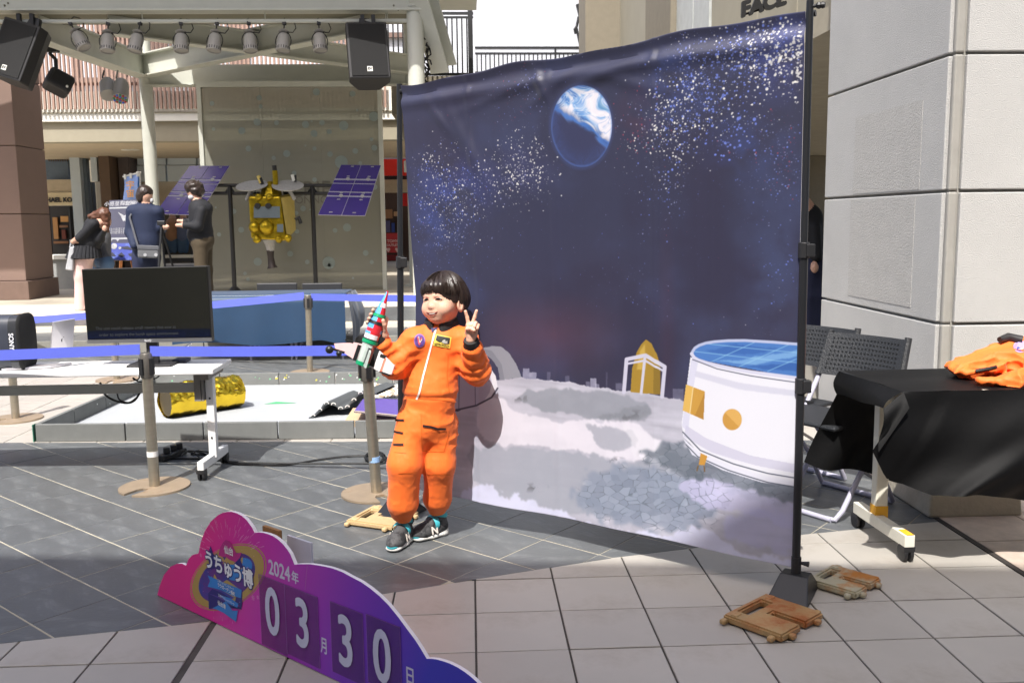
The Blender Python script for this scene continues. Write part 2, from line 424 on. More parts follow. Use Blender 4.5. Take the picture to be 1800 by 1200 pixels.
# steps and raised level behind
M_STEP = mat('step_granite', S(128, 127, 120), .7, var=.12, scale=30, rnd=.05)
M_SLAB = mat('pale_slab', S(196, 188, 172), .7, var=.06, scale=2, rnd=.05)
st = MB(); st.bb(-30, 14, 10.03, 10.82, -.02, .142); step = struct(st, 'step', M_STEP)
x = -9.0
while x < 2:
    w = rng.choice((.6, .62, .9)); b = MB(); b.bb(-w/2+.004, w/2-.004, 0, .03, 0, .15); o = part(b, 'riser_block', M_STEP, step, local=True, bevel=.004); o.location = (x+w/2, 10.0, -.002)
    b = MB(); b.bb(-w/2+.004, w/2-.004, 0, .76, 0, .012); o = part(b, 'tread_slab', M_DARK, step, local=True, bevel=.003); o.location = (x+w/2, 10.031, .142); x += w
st = MB(); st.bb(-40, 14, 10.8, 90, -.02, .2); up_plaza = struct(st, 'raised_plaza', mat('plaza_slab', S(176, 168, 152), .75, var=.1, scale=.8, col2=S(150, 143, 130), c2scale=.5))
b = MB(); b.bb(-14, 3, 10.772, 10.83, .154, .206); part(b, 'nosing', mat('nosing', S(205, 200, 188), .6), up_plaza)
for k in range(22):
    for j in range(5):
        b = MB(); b.bb(-.297, .297, -.297, .297, 0, .01); o = None
        X, Y = -10.5+k*.6, 11.35+j*.6
        if at_px(X, Y, .2) is None: continue
        dark = Y-.2*X < 13.3
        if k == 0 and j == 0 or True:
            o = put(slab_d if dark and 'slab_d' in globals() else (slab_l if not dark and 'slab_l' in globals() else (globals().__setitem__('slab_d' if dark else 'slab_l', b.mesh('paving_slab', M_DARK if dark else M_SLAB)) or globals()['slab_d' if dark else 'slab_l'])), 'paving_slab', up_plaza, True)
            o.location = (X, Y, .197)

# ------------------------------------------------------------------ panelled corner building on the right
M_WALL = mat('rough_render', S(174, 174, 172), .85, var=.05, scale=3, bump=.45, bscale=170, rnd=.02)
M_WALLB = mat('joint_backing', S(150, 148, 142), .9)
YN = 4.9; XW = at(1662, 400, YN).x
def edge_y(px):                    # depth where the plane X = XW shows at pixel column px
    d = CR*((px-900)/F_PX) + CD*((420-600)/F_PX) + CF; return XW*d.y/d.x
YF = edge_y(1447)
wb = thing('panelled_building', 'pale rough panelled building corner beside the covered table', 'building', (XW, YN, 0))
b = MB(); b.bb(XW+.03, 7, YN+.03, YF-.03, 0, 9); part(b, 'core', M_WALLB, wb)
zj = [at(1655, 570, YN).z, at(1668, 336, YN).z]; ph = (zj[1]-zj[0])
rows = [zj[0]+ph*k for k in range(-1, 9)]; rows = [0.0]+[z for z in rows if z > .15]
for z0, z1 in zip(rows, rows[1:]):
    g_ = .008
    b = MB(); b.bb(XW, XW+.04, YN+.055, YF, z0+g_, z1-g_); part(b, 'wall_panel', M_WALL, wb, bevel=.006)
    b = MB(); b.bb(XW+.075, XW+2.4, YN, YN+.04, z0+g_, z1-g_); part(b, 'wall_panel', M_WALL, wb, bevel=.006)
    b = MB(); b.bb(XW+2.42, 7, YN, YN+.04, z0+g_, z1-g_); part(b, 'wall_panel', M_WALL, wb, bevel=.006)
    b = MB(); b.bb(XW+.016, XW+.066, YN+.014, YN+.05, z0+.004, z1-.004); part(b, 'corner_strip', M_WALLB, wb, bevel=.01)
for (pa, pb), (r0, r1) in (((1612, 1497), (5, 3)), ((1606, 1494), (3, 2))):
    za, zb2 = zj[1]+ph*.72 if r0 == 5 else zj[1]-.02, zj[1]+.02 if r0 == 5 else zj[0]+.06
    b = MB(); b.bb(XW-.0022, XW+.002, edge_y(pa), edge_y(pb), zb2, za); part(b, 'render_patch', mat('rough_patch', S(170, 169, 166), .88, var=.06, scale=9, bump=.6, bscale=130), wb)
cb = MB()
o0 = gr(1633, 911); L = .445
cb.v = []; 
def frus(x0, x1, y0, y1, z1, t): 
    return [(x0,y0,0),(x1,y0,0),(x1,y1,0),(x0,y1,0),(x0+t,y0+t,z1),(x1-t,y0+t,z1),(x1-t,y1-t,z1),(x0+t,y1-t,z1)], [(0,3,2,1),(4,5,6,7),(0,1,5,4),(1,2,6,5),(2,3,7,6),(3,0,4,7)]
cb.add(*frus(o0.x, o0.x+.44, o0.y, o0.y+.52, .17, .012))
cbo = part(cb, 'concrete_block', mat('old_concrete', S(182, 174, 158), .85, var=.1, scale=12, bump=.4, bscale=40, col2=S(120, 108, 95), c2scale=7, c2lo=.64, c2hi=.7), None, bevel=.012)
props(cbo, 'chipped pale concrete weight block on the floor under the black cloth', 'block')

# ------------------------------------------------------------------ arcade and facade beyond
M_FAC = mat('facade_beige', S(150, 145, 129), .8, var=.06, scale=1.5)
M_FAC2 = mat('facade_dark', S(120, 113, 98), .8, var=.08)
M_GREYP = mat('grey_panel', S(170, 174, 172), .5)
ab = thing('arcade_building', 'beige shaded arcade building behind the star backdrop', 'building', (3.25, 12, 0))
XA = 3.3
def ya(px): d = CR*((px-900)/F_PX) + CD*((60-600)/F_PX) + CF; return XA*d.y/d.x
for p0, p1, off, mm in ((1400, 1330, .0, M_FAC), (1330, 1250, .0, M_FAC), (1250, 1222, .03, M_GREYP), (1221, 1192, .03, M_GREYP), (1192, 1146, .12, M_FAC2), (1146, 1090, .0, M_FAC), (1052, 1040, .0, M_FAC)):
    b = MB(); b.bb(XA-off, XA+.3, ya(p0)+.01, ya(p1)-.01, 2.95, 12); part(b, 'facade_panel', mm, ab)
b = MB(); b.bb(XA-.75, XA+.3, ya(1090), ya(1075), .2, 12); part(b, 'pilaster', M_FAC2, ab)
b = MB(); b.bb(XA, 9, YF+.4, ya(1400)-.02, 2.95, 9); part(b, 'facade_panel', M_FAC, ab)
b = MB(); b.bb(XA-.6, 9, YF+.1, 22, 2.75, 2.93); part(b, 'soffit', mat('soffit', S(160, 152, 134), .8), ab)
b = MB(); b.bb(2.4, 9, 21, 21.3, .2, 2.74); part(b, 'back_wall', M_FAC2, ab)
b = MB(); b.bb(3.4, 5.2, 20.9, 20.99, .2, 2.5); part(b, 'glass_door', mat('dark_glass', S(28, 28, 28), .15), ab)
for zz in (1.0, 1.9):
    b = MB(); b.bb(3.45, 5.15, 20.85, 20.89, zz, zz+.05); part(b, 'door_rail', M_GREYP, ab)
b = MB(); b.lathe([(.07, 0), (.09, .02)], (4.0, 12.4, 2.735), 16); part(b, 'downlight', M_GREYP, ab)
sg = thing('overhead_sign', 'black letter sign at top edge seen from behind above the backdrop', 'sign', at(1340, 10, 9.5))
o1 = at(1312, 18, 9.5)
b = MB(); letters(b, 'FACE', at(1342, 8, 9.5), Vector((1, 0, .28)).normalized(), (0, 0, 1), .2, .012, extrude=.02); part(b, 'lettering', mat('sign_black', S(22, 22, 24), .5), sg)
b = MB(); b.beam(at(1308, 26, 9.55), at(1378, 4, 9.55), .02, .02); part(b, 'rail', MATS['sign_black'], sg)

# white clad building far behind
wh = thing('white_building', 'white clad building high behind the black railings', 'building', at(880, 200, 40))
M_CLAD = mat('white_cladding', S(176, 180, 182), .6, var=.03); M_CLADB = mat('pale_blue_cladding', S(156, 166, 174), .6, var=.05)
xa, xb, xc, xd = (at(p, 100, 40).x for p in (560, 906, 945, 1075))
b = MB(); b.bb(xa-14, xd+2, 40.2, 46, 0, 22); part(b, 'wall', M_CLAD, wh)
z = 2.0; k = 0
while z < 16:
    b = MB(); b.bb(xa, xb, 40.0+.02*(k % 2), 40.2, z, z+.36); part(b, 'cladding_board', M_CLADB, wh); z += .385; k += 1
for u0, u1 in ((xb+.02, xc), (xc+.05, xd)):
    b = MB(); b.bb(u0, u1, 39.95, 40.2, 2, 18); part(b, 'wall_panel', M_CLAD, wh)

# upper walkway, stair rails
M_BLK = mat('black_steel', S(30, 31, 33), .45, var=.1)
def railing(name, label, Y, pxa, pxb, ytop, ybot, step_px, rail_y2=None, post=None, slope=0):
    o = thing(name, label, 'railing', at((pxa+pxb)/2, ybot, Y))
    P = lambda px, py: at(px, py+slope*(px-pxa), Y)
    b = MB(); b.beam(P(pxa, ytop), P(pxb, ytop), .04, .05); part(b, 'handrail', M_BLK, o)
    b = MB(); b.beam(P(pxa, ybot), P(pxb, ybot), .04, .05); part(b, 'bottom_rail', M_BLK, o)
    if rail_y2: b = MB(); b.beam(P(pxa, rail_y2), P(pxb, rail_y2), .03, .04); part(b, 'rail', M_BLK, o)
    a = P(pxa, ytop if not rail_y2 else rail_y2); me = None; px = pxa+step_px*.5
    hgt = (P(pxa, ytop if not rail_y2 else rail_y2)-P(pxa, ybot)).length
    b = MB(); b.bb(-.014, .014, -.014, .014, 0, hgt); me = b.mesh('bar', M_BLK)
    while px < pxb:
        q = put(me, 'bar', o, True); q.location = P(px, ybot) - o.location; px += step_px
    for pp, w, yt in (post or []):
        b = MB(); q = P(pp, ybot); t = P(pp, yt); b.bb(q.x-w/2, q.x+w/2, q.y-.05, q.y+.05, q.z-.3, t.z); part(b, 'post', M_BLK, o)
    return o
railing('balcony_railing', 'black barred landing railing beside the white canopy column', 18, 680, 832, 24, 131, 8.6, 31, [(828, .09, 5)])
railing('walkway_railing', 'long low black walkway railing in front of the white building', 25, 835, 1018, 84, 128, 7.6, 94, [(976, .04, 84)])
sr = thing('stair_railing', 'sloping black stair rail against the beige pilaster', 'railing', at(1025, 85, 22))
b = MB(); b.beam(at(1016, 8, 22), at(1036, 88, 22), .12, .1); part(b, 'stringer', M_BLK, sr)
b = MB(); b.beam(at(1013, 48, 22), at(1022, 90, 22), .05, .05); part(b, 'handrail', M_BLK, sr)
b = MB(); b.tube([at(1012, 60, 22), at(1010, 52, 22), at(1014, 46, 22), at(1017, 30, 22)], .03); part(b, 'bracket', M_BLK, sr)
uw = thing('upper_walkway', 'beige upper walkway wall under the low black railing', 'walkway', at(900, 110, 26))
b = MB(); b.bb(at(836, 100, 26).x, at(1060, 100, 26).x, 26, 30, 3.6, at(900, 101, 26).z); part(b, 'parapet', M_FAC, uw)
b = MB(); b.bb(at(690, 131, 18.6).x, at(860, 131, 18.6).x, 18.2, 24, 3.4, at(760, 134, 18.2).z); part(b, 'deck', M_FAC2, uw)

# ------------------------------------------------------------------ shopping gallery on the left with slatted balcony
gl = thing('gallery_building', 'two level shopping gallery with white balcony edge and shop fronts', 'building', at(200, 300, 20))
M_FASC = mat('white_fascia', S(226, 226, 218), .6, var=.02); M_BEAM = mat('olive_beam', S(150, 144, 126), .8, var=.05)
M_SOF = mat('gallery_soffit', S(186, 172, 148), .8); M_PBL = mat('pale_blue_wall', S(190, 202, 210), .6, var=.03); M_BRN = mat('brown_column', S(96, 78, 64), .8, var=.06)
def G(px, py, Y): return at(px, py, Y)
x0, x1 = G(-260, 200, 20).x, G(735, 200, 20).x
zt, zb, zl, zs = G(200, 162, 20).z, G(200, 214, 20).z, G(200, 249, 20).z, G(200, 249, 20).z
b = MB(); b.bb(x0, x1, 19.9, 20.2, zb, zt); part(b, 'fascia', M_FASC, gl)
b = MB(); b.bb(x0, x1, 19.87, 19.9, zb+.16, zb+.18); part(b, 'drip_line', M_BEAM, gl)
b = MB(); b.bb(x0, x1, 20.0, 20.4, zl, zb-.003); part(b, 'beam', M_BEAM, gl)
b = MB(); b.bb(x0, x1, 20.41, 26, zl+.02, zl+.3); part(b, 'soffit', M_SOF, gl)
for px in (222, 235):
    b = MB(); q = G(px, 258, 22.4); b.lathe([(.12, 0), (.12, .02)], (q.x, q.y, zl+.005), 14); part(b, 'downlight', M_FASC, gl)
M_SLAT = mat('copper_slat', S(158, 130, 116), .55, var=.06, rnd=.05)
br = thing('slatted_balustrade', 'copper brown vertical bar balustrade above the white balcony edge', 'balustrade', G(200, 190, 19.8))
zs0, zs1 = G(200, 192, 19.8).z, G(200, 36, 19.8).z
sm = MB(); sm.bb(-.02, .02, -.03, .03, 0, zs1-zs0); sme = sm.mesh('slat', M_SLAT)
x = x0
while x < G(680, 200, 19.8).x:
    if x > G(36, 200, 19.8).x - .3:
        q = put(sme, 'slat', br, True); q.location = Vector((x, 19.8, zs0)) - br.location
    x += .0865
for zz in (G(200, 150, 19.8).z, G(200, 60, 19.8).z):
    b = MB(); b.bb(x0, x1-.6, 19.835, 19.87, zz, zz+.05); part(b, 'rail', mat('copper_rail', S(120, 84, 72), .6), br)
ib = thing('upper_shop_front', 'greyish upper shop front with brown frames behind the balustrade', 'building', G(200, 120, 25))
b = MB(); b.bb(x0, x1+4, 25, 25.3, 3.2, 12); part(b, 'wall', mat('upper_wall', S(188, 192, 200), .6, var=.05), ib)
for px, w in ((60, .3), (130, .18), (190, .6), (215, .15), (262, .9), (335, .2), (420, .5)):
    b = MB(); q = G(px, 100, 24.9); b.bb(q.x-w/2, q.x+w/2, 24.9, 24.99, 3.4, 11); part(b, 'frame', mat('upper_frame', S(112, 92, 84), .7), ib)
for zz in (5.0, 6.1):
    b = MB(); b.bb(x0, x1, 24.86, 24.97, zz, zz+.12); part(b, 'transom', MATS['upper_frame'], ib)
# lower level walls, left to right
b = MB(); b.bb(G(-100, 300, 29).x, G(760, 300, 29).x, 29, 29.3, .2, 3.5); part(b, 'rear_wall', M_FAC2, gl)
def wallp(pa, pb, ya_, yb_, Y, mm, name='wall_panel', th=.2, bev=0):
    a = G(pa, ya_, Y); c = G(pb, yb_, Y); b = MB(); b.bb(a.x, c.x, Y, Y+th, c.z, a.z); return part(b, name, mm, gl, bevel=bev)
wallp(78, 121, 268, 318, 25.6, mat('blue_grey', S(96, 112, 130), .6), 'upper_glazing')
for i in range(9): wallp(84+i*4, 86+i*4, 268, 284, 25.5, M_BRN, 'mullion', .05)
wallp(74, 131, 316, 338, 25.2, M_SOF, 'shop_bulkhead')
wallp(76, 131, 339, 361, 25.1, mat('sign_board', S(214, 198, 160), .6), 'sign_board', .1)
wallp(74, 131, 362, 462, 25.9, mat('shop_dark', S(34, 29, 25), .5), 'shop_interior')
wallp(84, 88, 362, 462, 25.3, M_BLK, 'shop_frame', .1); wallp(122, 126, 362, 462, 25.3, M_BLK, 'shop_frame', .1)
for i, (a, c, y0, y1, col) in enumerate(((92, 103, 382, 420, (190, 140, 86)), (106, 120, 380, 390, (214, 160, 96)), (104, 119, 396, 400, (150, 110, 80)), (94, 120, 424, 428, (150, 105, 70)), (108, 116, 404, 420, (120, 60, 44)))):
    wallp(a, c, y0, y1, 25.8, mat('shop_goods%d' % i, S(*col), .7), 'shop_goods', .06)
wallp(121, 149, 268, 420, 24.9, M_PBL, 'wall_panel'); wallp(122, 150, 421, 500, 24.92, M_PBL, 'wall_panel')
wallp(150, 158, 268, 500, 25.2, mat('slate_wall', S(110, 122, 132), .7), 'return_wall')
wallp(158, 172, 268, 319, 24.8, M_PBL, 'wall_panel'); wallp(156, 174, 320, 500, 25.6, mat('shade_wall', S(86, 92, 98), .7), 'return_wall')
wallp(172, 206, 268, 505, 24.4, M_BRN, 'column', 1.2); wallp(206, 239, 266, 505, 24.9, mat('mauve_column', S(92, 84, 84), .8), 'column', 1.0)
for pa, pb in ((240, 292), (293, 345), (346, 362)):
    for y0, y1 in ((268, 290), (291, 319)): wallp(pa+.4, pb-.4, y0+.4, y1-.4, 25.4, M_PBL, 'wall_panel')
wallp(238, 372, 320, 368, 25.8, M_SOF, 'shop_bulkhead')
wallp(238, 372, 368, 462, 26.6, mat('window_dim', S(96, 88, 74), .35), 'shop_window'); wallp(262, 268, 368, 456, 25.9, M_FASC, 'window_frame', .1)
for pp in (286, 333, 246): wallp(pp, pp+3, 366, 462, 25.9, M_BLK, 'window_frame', .1)
wallp(238, 345, 449, 453, 25.7, M_FASC, 'sill', .25); wallp(238, 345, 453, 460, 25.75, M_BLK, 'plinth', .25)
so = thing('store_name_sign', 'cream shop sign with dark capitals behind the brown pillar', 'sign', G(100, 352, 25))
b = MB(); letters(b, 'MICHAEL KO', G(80, 352, 25.07), (1, 0, .0), (0, 0, 1), .165, .006, extrude=.012, align='LEFT', xs=.98)
ww = max(v[0] for v in b.v)-min(v[0] for v in b.v); dx = G(125, 353, 25).x-ww-min(v[0] for v in b.v)
b.v = [(v[0]+dx, v[1], v[2]) for v in b.v]; part(b, 'lettering', MATS['sign_black'], so)
# right end, seen between the glass screen and the backdrop
wallp(668, 745, 140, 205, 23, mat('pale_beam', S(180, 178, 168), .7), 'beam'); wallp(668, 745, 206, 240, 22.8, M_BEAM, 'beam'); wallp(668, 745, 241, 265, 23.4, M_SOF, 'soffit_end')
wallp(668, 745, 266, 280, 27, M_PBL, 'glazing'); wallp(668, 745, 309, 316, 26.9, M_BLK, 'shadow_gap'); wallp(668, 745, 316, 338, 26.7, M_SOF, 'shop_bulkhead'); wallp(668, 745, 338, 460, 28, mat('shop_brown', S(70, 50, 40), .6), 'shop_interior')
for i, (a, c, y0, y1, col) in enumerate(((676, 690, 368, 384, (150, 110, 76)), (692, 706, 372, 380, (190, 150, 110)), (678, 686, 388, 408, (88, 84, 120)), (688, 694, 392, 408, (50, 70, 140)), (697, 706, 386, 440, (60, 36, 30)), (678, 705, 448, 458, (120, 24, 26)))):
    wallp(a, c, y0, y1, 27.8, mat('shop_stock%d' % i, S(*col), .7), 'shop_goods', .06)
rs = thing('red_shop_sign', 'bright red shop sign with white capital beside the glass screen', 'sign', G(705, 295, 26.5))
a, c = G(664, 280, 26.5), G(748, 308, 26.5); b = MB(); b.bb(a.x, c.x, 26.5, 26.7, c.z, a.z); part(b, 'panel', mat('sign_red', S(232, 44, 32), .45, var=.03), rs)
b = MB(); letters(b, 'D', G(719, 294, 26.48), (1, 0, 0), (0, 0, 1), .42, .02, extrude=.01); part(b, 'lettering', M_FASC, rs)
rb = thing('red_banner', 'small plain red banner hanging in the shop entrance', 'banner', G(712, 362, 27))
a, c = G(707, 340, 27), G(722, 362, 27); b = MB(); b.bb(a.x, c.x, 27, 27.03, c.z, a.z); part(b, 'cloth', mat('banner_red', S(196, 28, 30), .7), rb)
rp = thing('red_poster', 'red sale poster with two white lines of lettering and hearts', 'poster', G(690, 428, 26.5))
a, c = G(679, 410, 26.5), G(701, 444, 26.5); b = MB(); b.bb(a.x, c.x, 26.5, 26.54, c.z, a.z); part(b, 'sheet', mat('poster_red', S(190, 50, 56), .6), rp)
b = MB(); letters(b, 'TOMY', G(690, 424, 26.49), (1, 0, 0), (0, 0, 1), .11, .004); letters(b, 'OUTLET', G(690, 431, 26.49), (1, 0, 0), (0, 0, 1), .09, .004)
for px in (682.5, 698):
    q = G(px, 439, 26.485)
    for s in (-1, 1): b.ball((q.x+s*.025, 26.49, q.z+.02), .035, 8, 0, (1, .1, 1))
    b.add([(q.x-.058, 26.486, q.z+.01), (q.x+.058, 26.486, q.z+.01), (q.x, 26.486, q.z-.08)], [(0, 1, 2)])
part(b, 'lettering', mat('poster_pink', S(238, 196, 190), .6), rp)

# brown pillar at the far left
M_PIL = mat('brown_pillar', S(126, 105, 95), .75, var=.04, scale=3); YP = 15.1
pl = thing('stone_pillar', 'tall square brown clad pillar with a low plinth at far left', 'pillar', at(20, 503, YP))
xr = at(31, 300, YP).x; hs = [.55]
for k in range(9): hs.append(.2+.30+1.06*(k+1))
for z0, z1 in zip([.5]+hs[1:], hs[1:]+[11]):
    b = MB(); b.bb(xr-1.05, xr, YP, YP+1.0, z0+.006, z1-.006); part(b, 'cladding_block', M_PIL, pl, bevel=.008)
b = MB(); b.bb(xr-1.02, xr-.03, YP+.03, YP+.97, .2, 11); part(b, 'core', M_BRN, pl)
b = MB(); b.bb(xr-1.1, xr+.05, YP-.05, YP+1.05, .2, .5); part(b, 'plinth', mat('pillar_plinth', S(110, 90, 80), .75), pl, bevel=.01)
# parapet-high planter behind the woman
lo = thing('low_wall', 'low grey wall behind the pillar base', 'wall', at(105, 490, 17)); a = at(84, 472, 17.5); c = at(150, 492, 17.5)
b = MB(); b.bb(a.x, c.x, 17.5, 17.9, .2, .75); part(b, 'wall', mat('grey_kerb', S(150, 152, 150), .8), lo); b = MB(); b.bb(a.x-.05, c.x+.05, 17.45, 17.95, .752, .83); part(b, 'coping', M_FASC, lo)

# tall building behind the camera: its straight roof edge casts the big shadow over the foreground
sb = thing('south_building', 'large shopping building behind the photographer', 'building', (0, -4, 0)); sdir = Vector((1, -.104, 0)).normalized()
base = gr(800, 985); HB = 9.0; t = HB/-SUN_DIR.z; e0 = Vector((base.x, base.y, 0)) - Vector((SUN_DIR.x, SUN_DIR.y, 0))*t
nn = Vector((-sdir.y, sdir.x, 0)); b = MB()
cs = [e0+sdir*s-nn*d for s, d in ((-22, 0), (22, 0), (22, 8), (-22, 8))]
b.add([(p.x, p.y, 0) for p in cs]+[(p.x, p.y, HB) for p in cs], [(0,3,2,1),(4,5,6,7),(0,1,5,4),(1,2,6,5),(2,3,7,6),(3,0,4,7)]); part(b, 'wall', mat('south_wall', S(178, 172, 160), .8), sb)
# ------------------------------------------------------------------ stage canopy
M_STEEL = mat('grey_paint_steel', S(196, 198, 188), .5, var=.05, scale=4, bump=.03)
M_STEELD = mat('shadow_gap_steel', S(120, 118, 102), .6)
YC, YB = 13.4, 17.0
cp = thing('stage_canopy', 'grey steel stage canopy frame with round columns and braced beams', 'canopy', at(400, 400, YC))
c1 = at(262, 240, YB); c2 = at(731, 100, YC); c3 = at(722, 130, YB); zfb = at(400, 18, YC).z; zbb = at(500, 149, YB).z
for q, r, y0 in ((c1, .112, .2), (c2, .117, .2), (c3, .112, .2)):
    b = MB(); b.lathe([(r, .2), (r, zfb+1.2)], (q.x, q.y, 0), 28); part(b, 'column', M_STEEL, cp, smooth=True)
    b = MB(); b.lathe([(r+.09, .2), (r+.09, .235), (r+.01, .24)], (q.x, q.y, 0), 28); part(b, 'base_plate', M_STEEL, cp, smooth=True)
b = MB(); b.lathe([(.135, 0), (.135, .02), (.125, .03)], (c2.x, c2.y, at(731, 14, YC).z), 28); part(b, 'collar', M_STEEL, cp, smooth=True)
xl, xrr = at(-200, 10, YC).x, c2.x
def ibeam(p, q, w, h, name='beam'):
    p, q = Vector(p), Vector(q); b = MB(); up_ = Vector((0, 0, 1)); d = (q-p).normalized(); x = d.cross(up_).normalized(); u = x.cross(d)
    b.beam(p, q, .02, h); b.beam(p+u*(h/2), q+u*(h/2), w, .022); b.beam(p-u*(h/2), q-u*(h/2), w, .022); return part(b, name, M_STEEL, cp)
b = MB(); b.bb(xl, xrr+.1, YC-.1, YC-.06, zfb, zfb+.85); b.bb(xl, xrr+.1, YC-.14, YC+.12, zfb-.03, zfb-.001); part(b, 'front_beam', M_STEEL, cp, bevel=.004)
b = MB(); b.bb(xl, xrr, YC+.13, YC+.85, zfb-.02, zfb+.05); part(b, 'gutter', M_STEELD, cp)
N1 = Vector((c1.x, YB-.1, at(258, 118, YB).z)); N2 = Vector((c3.x, YB-.1, at(722, 118, YB).z))
ibeam(at(70, 48, YC+.2), N1, .22, .36); ibeam(N1, at(640, 34, YC+.2), .22, .36); ibeam(at(190, 40, YC+.2), N2+Vector((0, 0, .02)), .2, .3)
ibeam(at(-60, 26, YC+.6), N1+Vector((0, .3, -.1)), .12, .2)
b = MB(); b.bb(c1.x, c3.x+.2, YB-.06, YB+.06, zbb, zbb+.34); b.bb(c1.x, c3.x+.2, YB-.13, YB+.13, zbb-.02, zbb-.002); part(b, 'back_beam', M_STEEL, cp, bevel=.004)
ibeam(at(742, -10, YC-.1), at(780, 122, YC+.4), .3, .26, 'raking_beam')
for px in (1.5, 4, 300, 304, 442, 446):
    pass
for px, py in ((14, 6), (692, 10), (700, 18), (8, 10)):
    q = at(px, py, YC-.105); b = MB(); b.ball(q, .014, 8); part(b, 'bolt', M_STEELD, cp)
rf = MB(); zr = zfb+.86  # unseen roof, outline shaped to shade beams and screen, sparing the thin column
rf.add([(xl-3, 12.25, zr), (c2.x+.9, 12.25, zr), (c2.x+.9, 17.4, zr), (at(300, 0, 16).x, 17.4, zr), (at(258, 0, 15.8).x, 15.8, zr), (at(225, 0, 14.3).x, 14.3, zr), (xl-3, 13.25, zr)] +
       [(xl-3, 12.25, zr+.12), (c2.x+.9, 12.25, zr+.12), (c2.x+.9, 17.4, zr+.12), (at(300, 0, 16).x, 17.4, zr+.12), (at(258, 0, 15.8).x, 15.8, zr+.12), (at(225, 0, 14.3).x, 14.3, zr+.12), (xl-3, 13.25, zr+.12)],
       [(6,5,4,3,2,1,0), (7,8,9,10,11,12,13)]+[(i, (i+1) % 7, 7+(i+1) % 7, 7+i) for i in range(7)])
part(rf, 'unseen_shade_roof', M_STEEL, cp)
# lighting bar
zb_ = at(400, 37, YC).z; yb = YC+.02
lb = thing('lighting_bar', 'long pale pipe under the canopy beam that carries the stage lights', 'pipe', (c2.x-2, yb, zb_))
b = MB(); b.tube([(xl, yb, zb_), (c2.x, yb, zb_)], .03, 12); part(b, 'pipe', M_STEEL, lb, smooth=True)
for px in (33, 250, 466, 678, 681):
    q = at(px, 30, yb); b = MB(); b.tube([(q.x, yb, zb_), (q.x, yb, zfb)], .008, 6); part(b, 'hanger_rod', M_STEEL, lb)
# stage spotlights (built hanging from their own origin)
M_CAN = mat('can_grey', S(150, 148, 144), .45, var=.06); M_CABLE = mat('black_rubber', S(20, 20, 21), .6, var=.1); M_LENS = mat('lens_dark', S(60, 60, 62), .2)
def spot_proto():
    t = thing('stage_light', '', 'stage light', (0, 0, 0))
    b = MB(); b.box((0, 0, -.02), (.06, .05, .09)); b.tube([(0, 0, .05), (0, 0, -.2)], .012, 8); part(b, 'clamp', M_BLK, t, local=True, bevel=.004)
    b = MB(); b.lathe([(.07, -.2), (.09, -.185), (.05, -.15), (.02, -.14)], (0, 0, 0), 16); part(b, 'swivel_cap', M_CAN, t, smooth=True, local=True)
    b = MB(); pts = [(.125*math.sin(a), 0, -.34+.16*math.cos(a)) for a in [R(x) for x in range(-120, 121, 20)]]; b.tube(pts, .008, 6); part(b, 'yoke', M_BLK, t, local=True)
    h = thing('x', '', '', (0, 0, 0)); bpy.data.objects.remove(h)
    b = MB(); b.lathe([(.02, -.22), (.07, -.225), (.095, -.26), (.105, -.42), (.115, -.44), (.115, -.5), (.1, -.51), (.09, -.49), (.02, -.485)], (0, 0, 0), 22); part(b, 'can', M_CAN, t, smooth=True, local=True)
    b = MB()
    for k in range(9):
        a = math.pi*(1.08+.84*k/8); b.box((.112*math.cos(a), .112*math.sin(a), -.468), (.013, .012, .045), a)
    part(b, 'vent_slots', M_BLK, t, local=True)
    b = MB(); b.tube([(0, .03, .03), (.09, .03, .05), (.16, .02, -.02), (.19, 0, -.12), (.15, -.02, -.2), (.05, -.03, -.2)], .008, 6); part(b, 'cable', M_CABLE, t, smooth=True, local=True)
    return t
sp = spot_proto()
tl = [(122, -.5, 'tilted stage light nearest the big tilted speaker, leftmost under the bar'), (190, .05, 'stage light second from the tilted speaker, over the brown bars'), (247, .12, 'stage light hanging straight above the thin canopy column'), (318, .0, 'stage light just right of the thin canopy column'),
      (382, .1, 'stage light above the left edge of the glass screen'), (437, 0, 'stage light above the satellite model'), (500, .03, 'stage light second from the upright hanging speaker'), (560, 0, 'stage light nearest the upright hanging speaker')]
for i, (px, tilt, lab) in enumerate(tl):
    q = at(px, 37, yb); o = sp if i == 0 else copy_tree(sp)
    o.location = (q.x, yb, zb_); o.rotation_euler = (-.25, tilt, rng.uniform(-.3, .3)); o.scale = (.86, .86, .86); o['label'] = lab; o['group'] = 'stage lights hung along the canopy bar'
for px, lab, col in ((183, 'small pale can light under the thin brace beside a coloured lamp', 0), (207, 'small lamp with multicoloured dot lens under the thin brace', 1)):
    o = thing('can_light', lab, 'lamp', at(px, 122, 15), 'can lights under the brace')
    a = at(px, 124, 15); c = at(px+6, 148 if not col else 150, 15); e = at(px+(8 if not col else 4), 168 if not col else 174, 14.85)
    b = MB(); b.tube([a, (a+c)/2+Vector((-.05, 0, 0)), c], .014, 6); part(b, 'bracket', M_BLK if not col else M_CAN, o)
    b = MB(); b.tube([c+(c-e)*.3, c, e], [.08, .12, .12], 16); part(b, 'can', M_CAN, o, smooth=True)
    if col:
        d = (e-c).normalized(); x = d.orthogonal().normalized(); y = d.cross(x)
        for k in range(19):
            rr = 0 if k == 0 else (.045 if k < 7 else .088); aa = k*1.047 if k < 7 else k*.5236
            b = MB(); b.ball(e+d*.003+(x*math.cos(aa)+y*math.sin(aa))*rr, .019, 8); part(b, 'diode', mat('diode%d' % (k % 3), [(.5, .05, .05), (.05, .3, .1), (.08, .15, .7)][k % 3], .25), o)
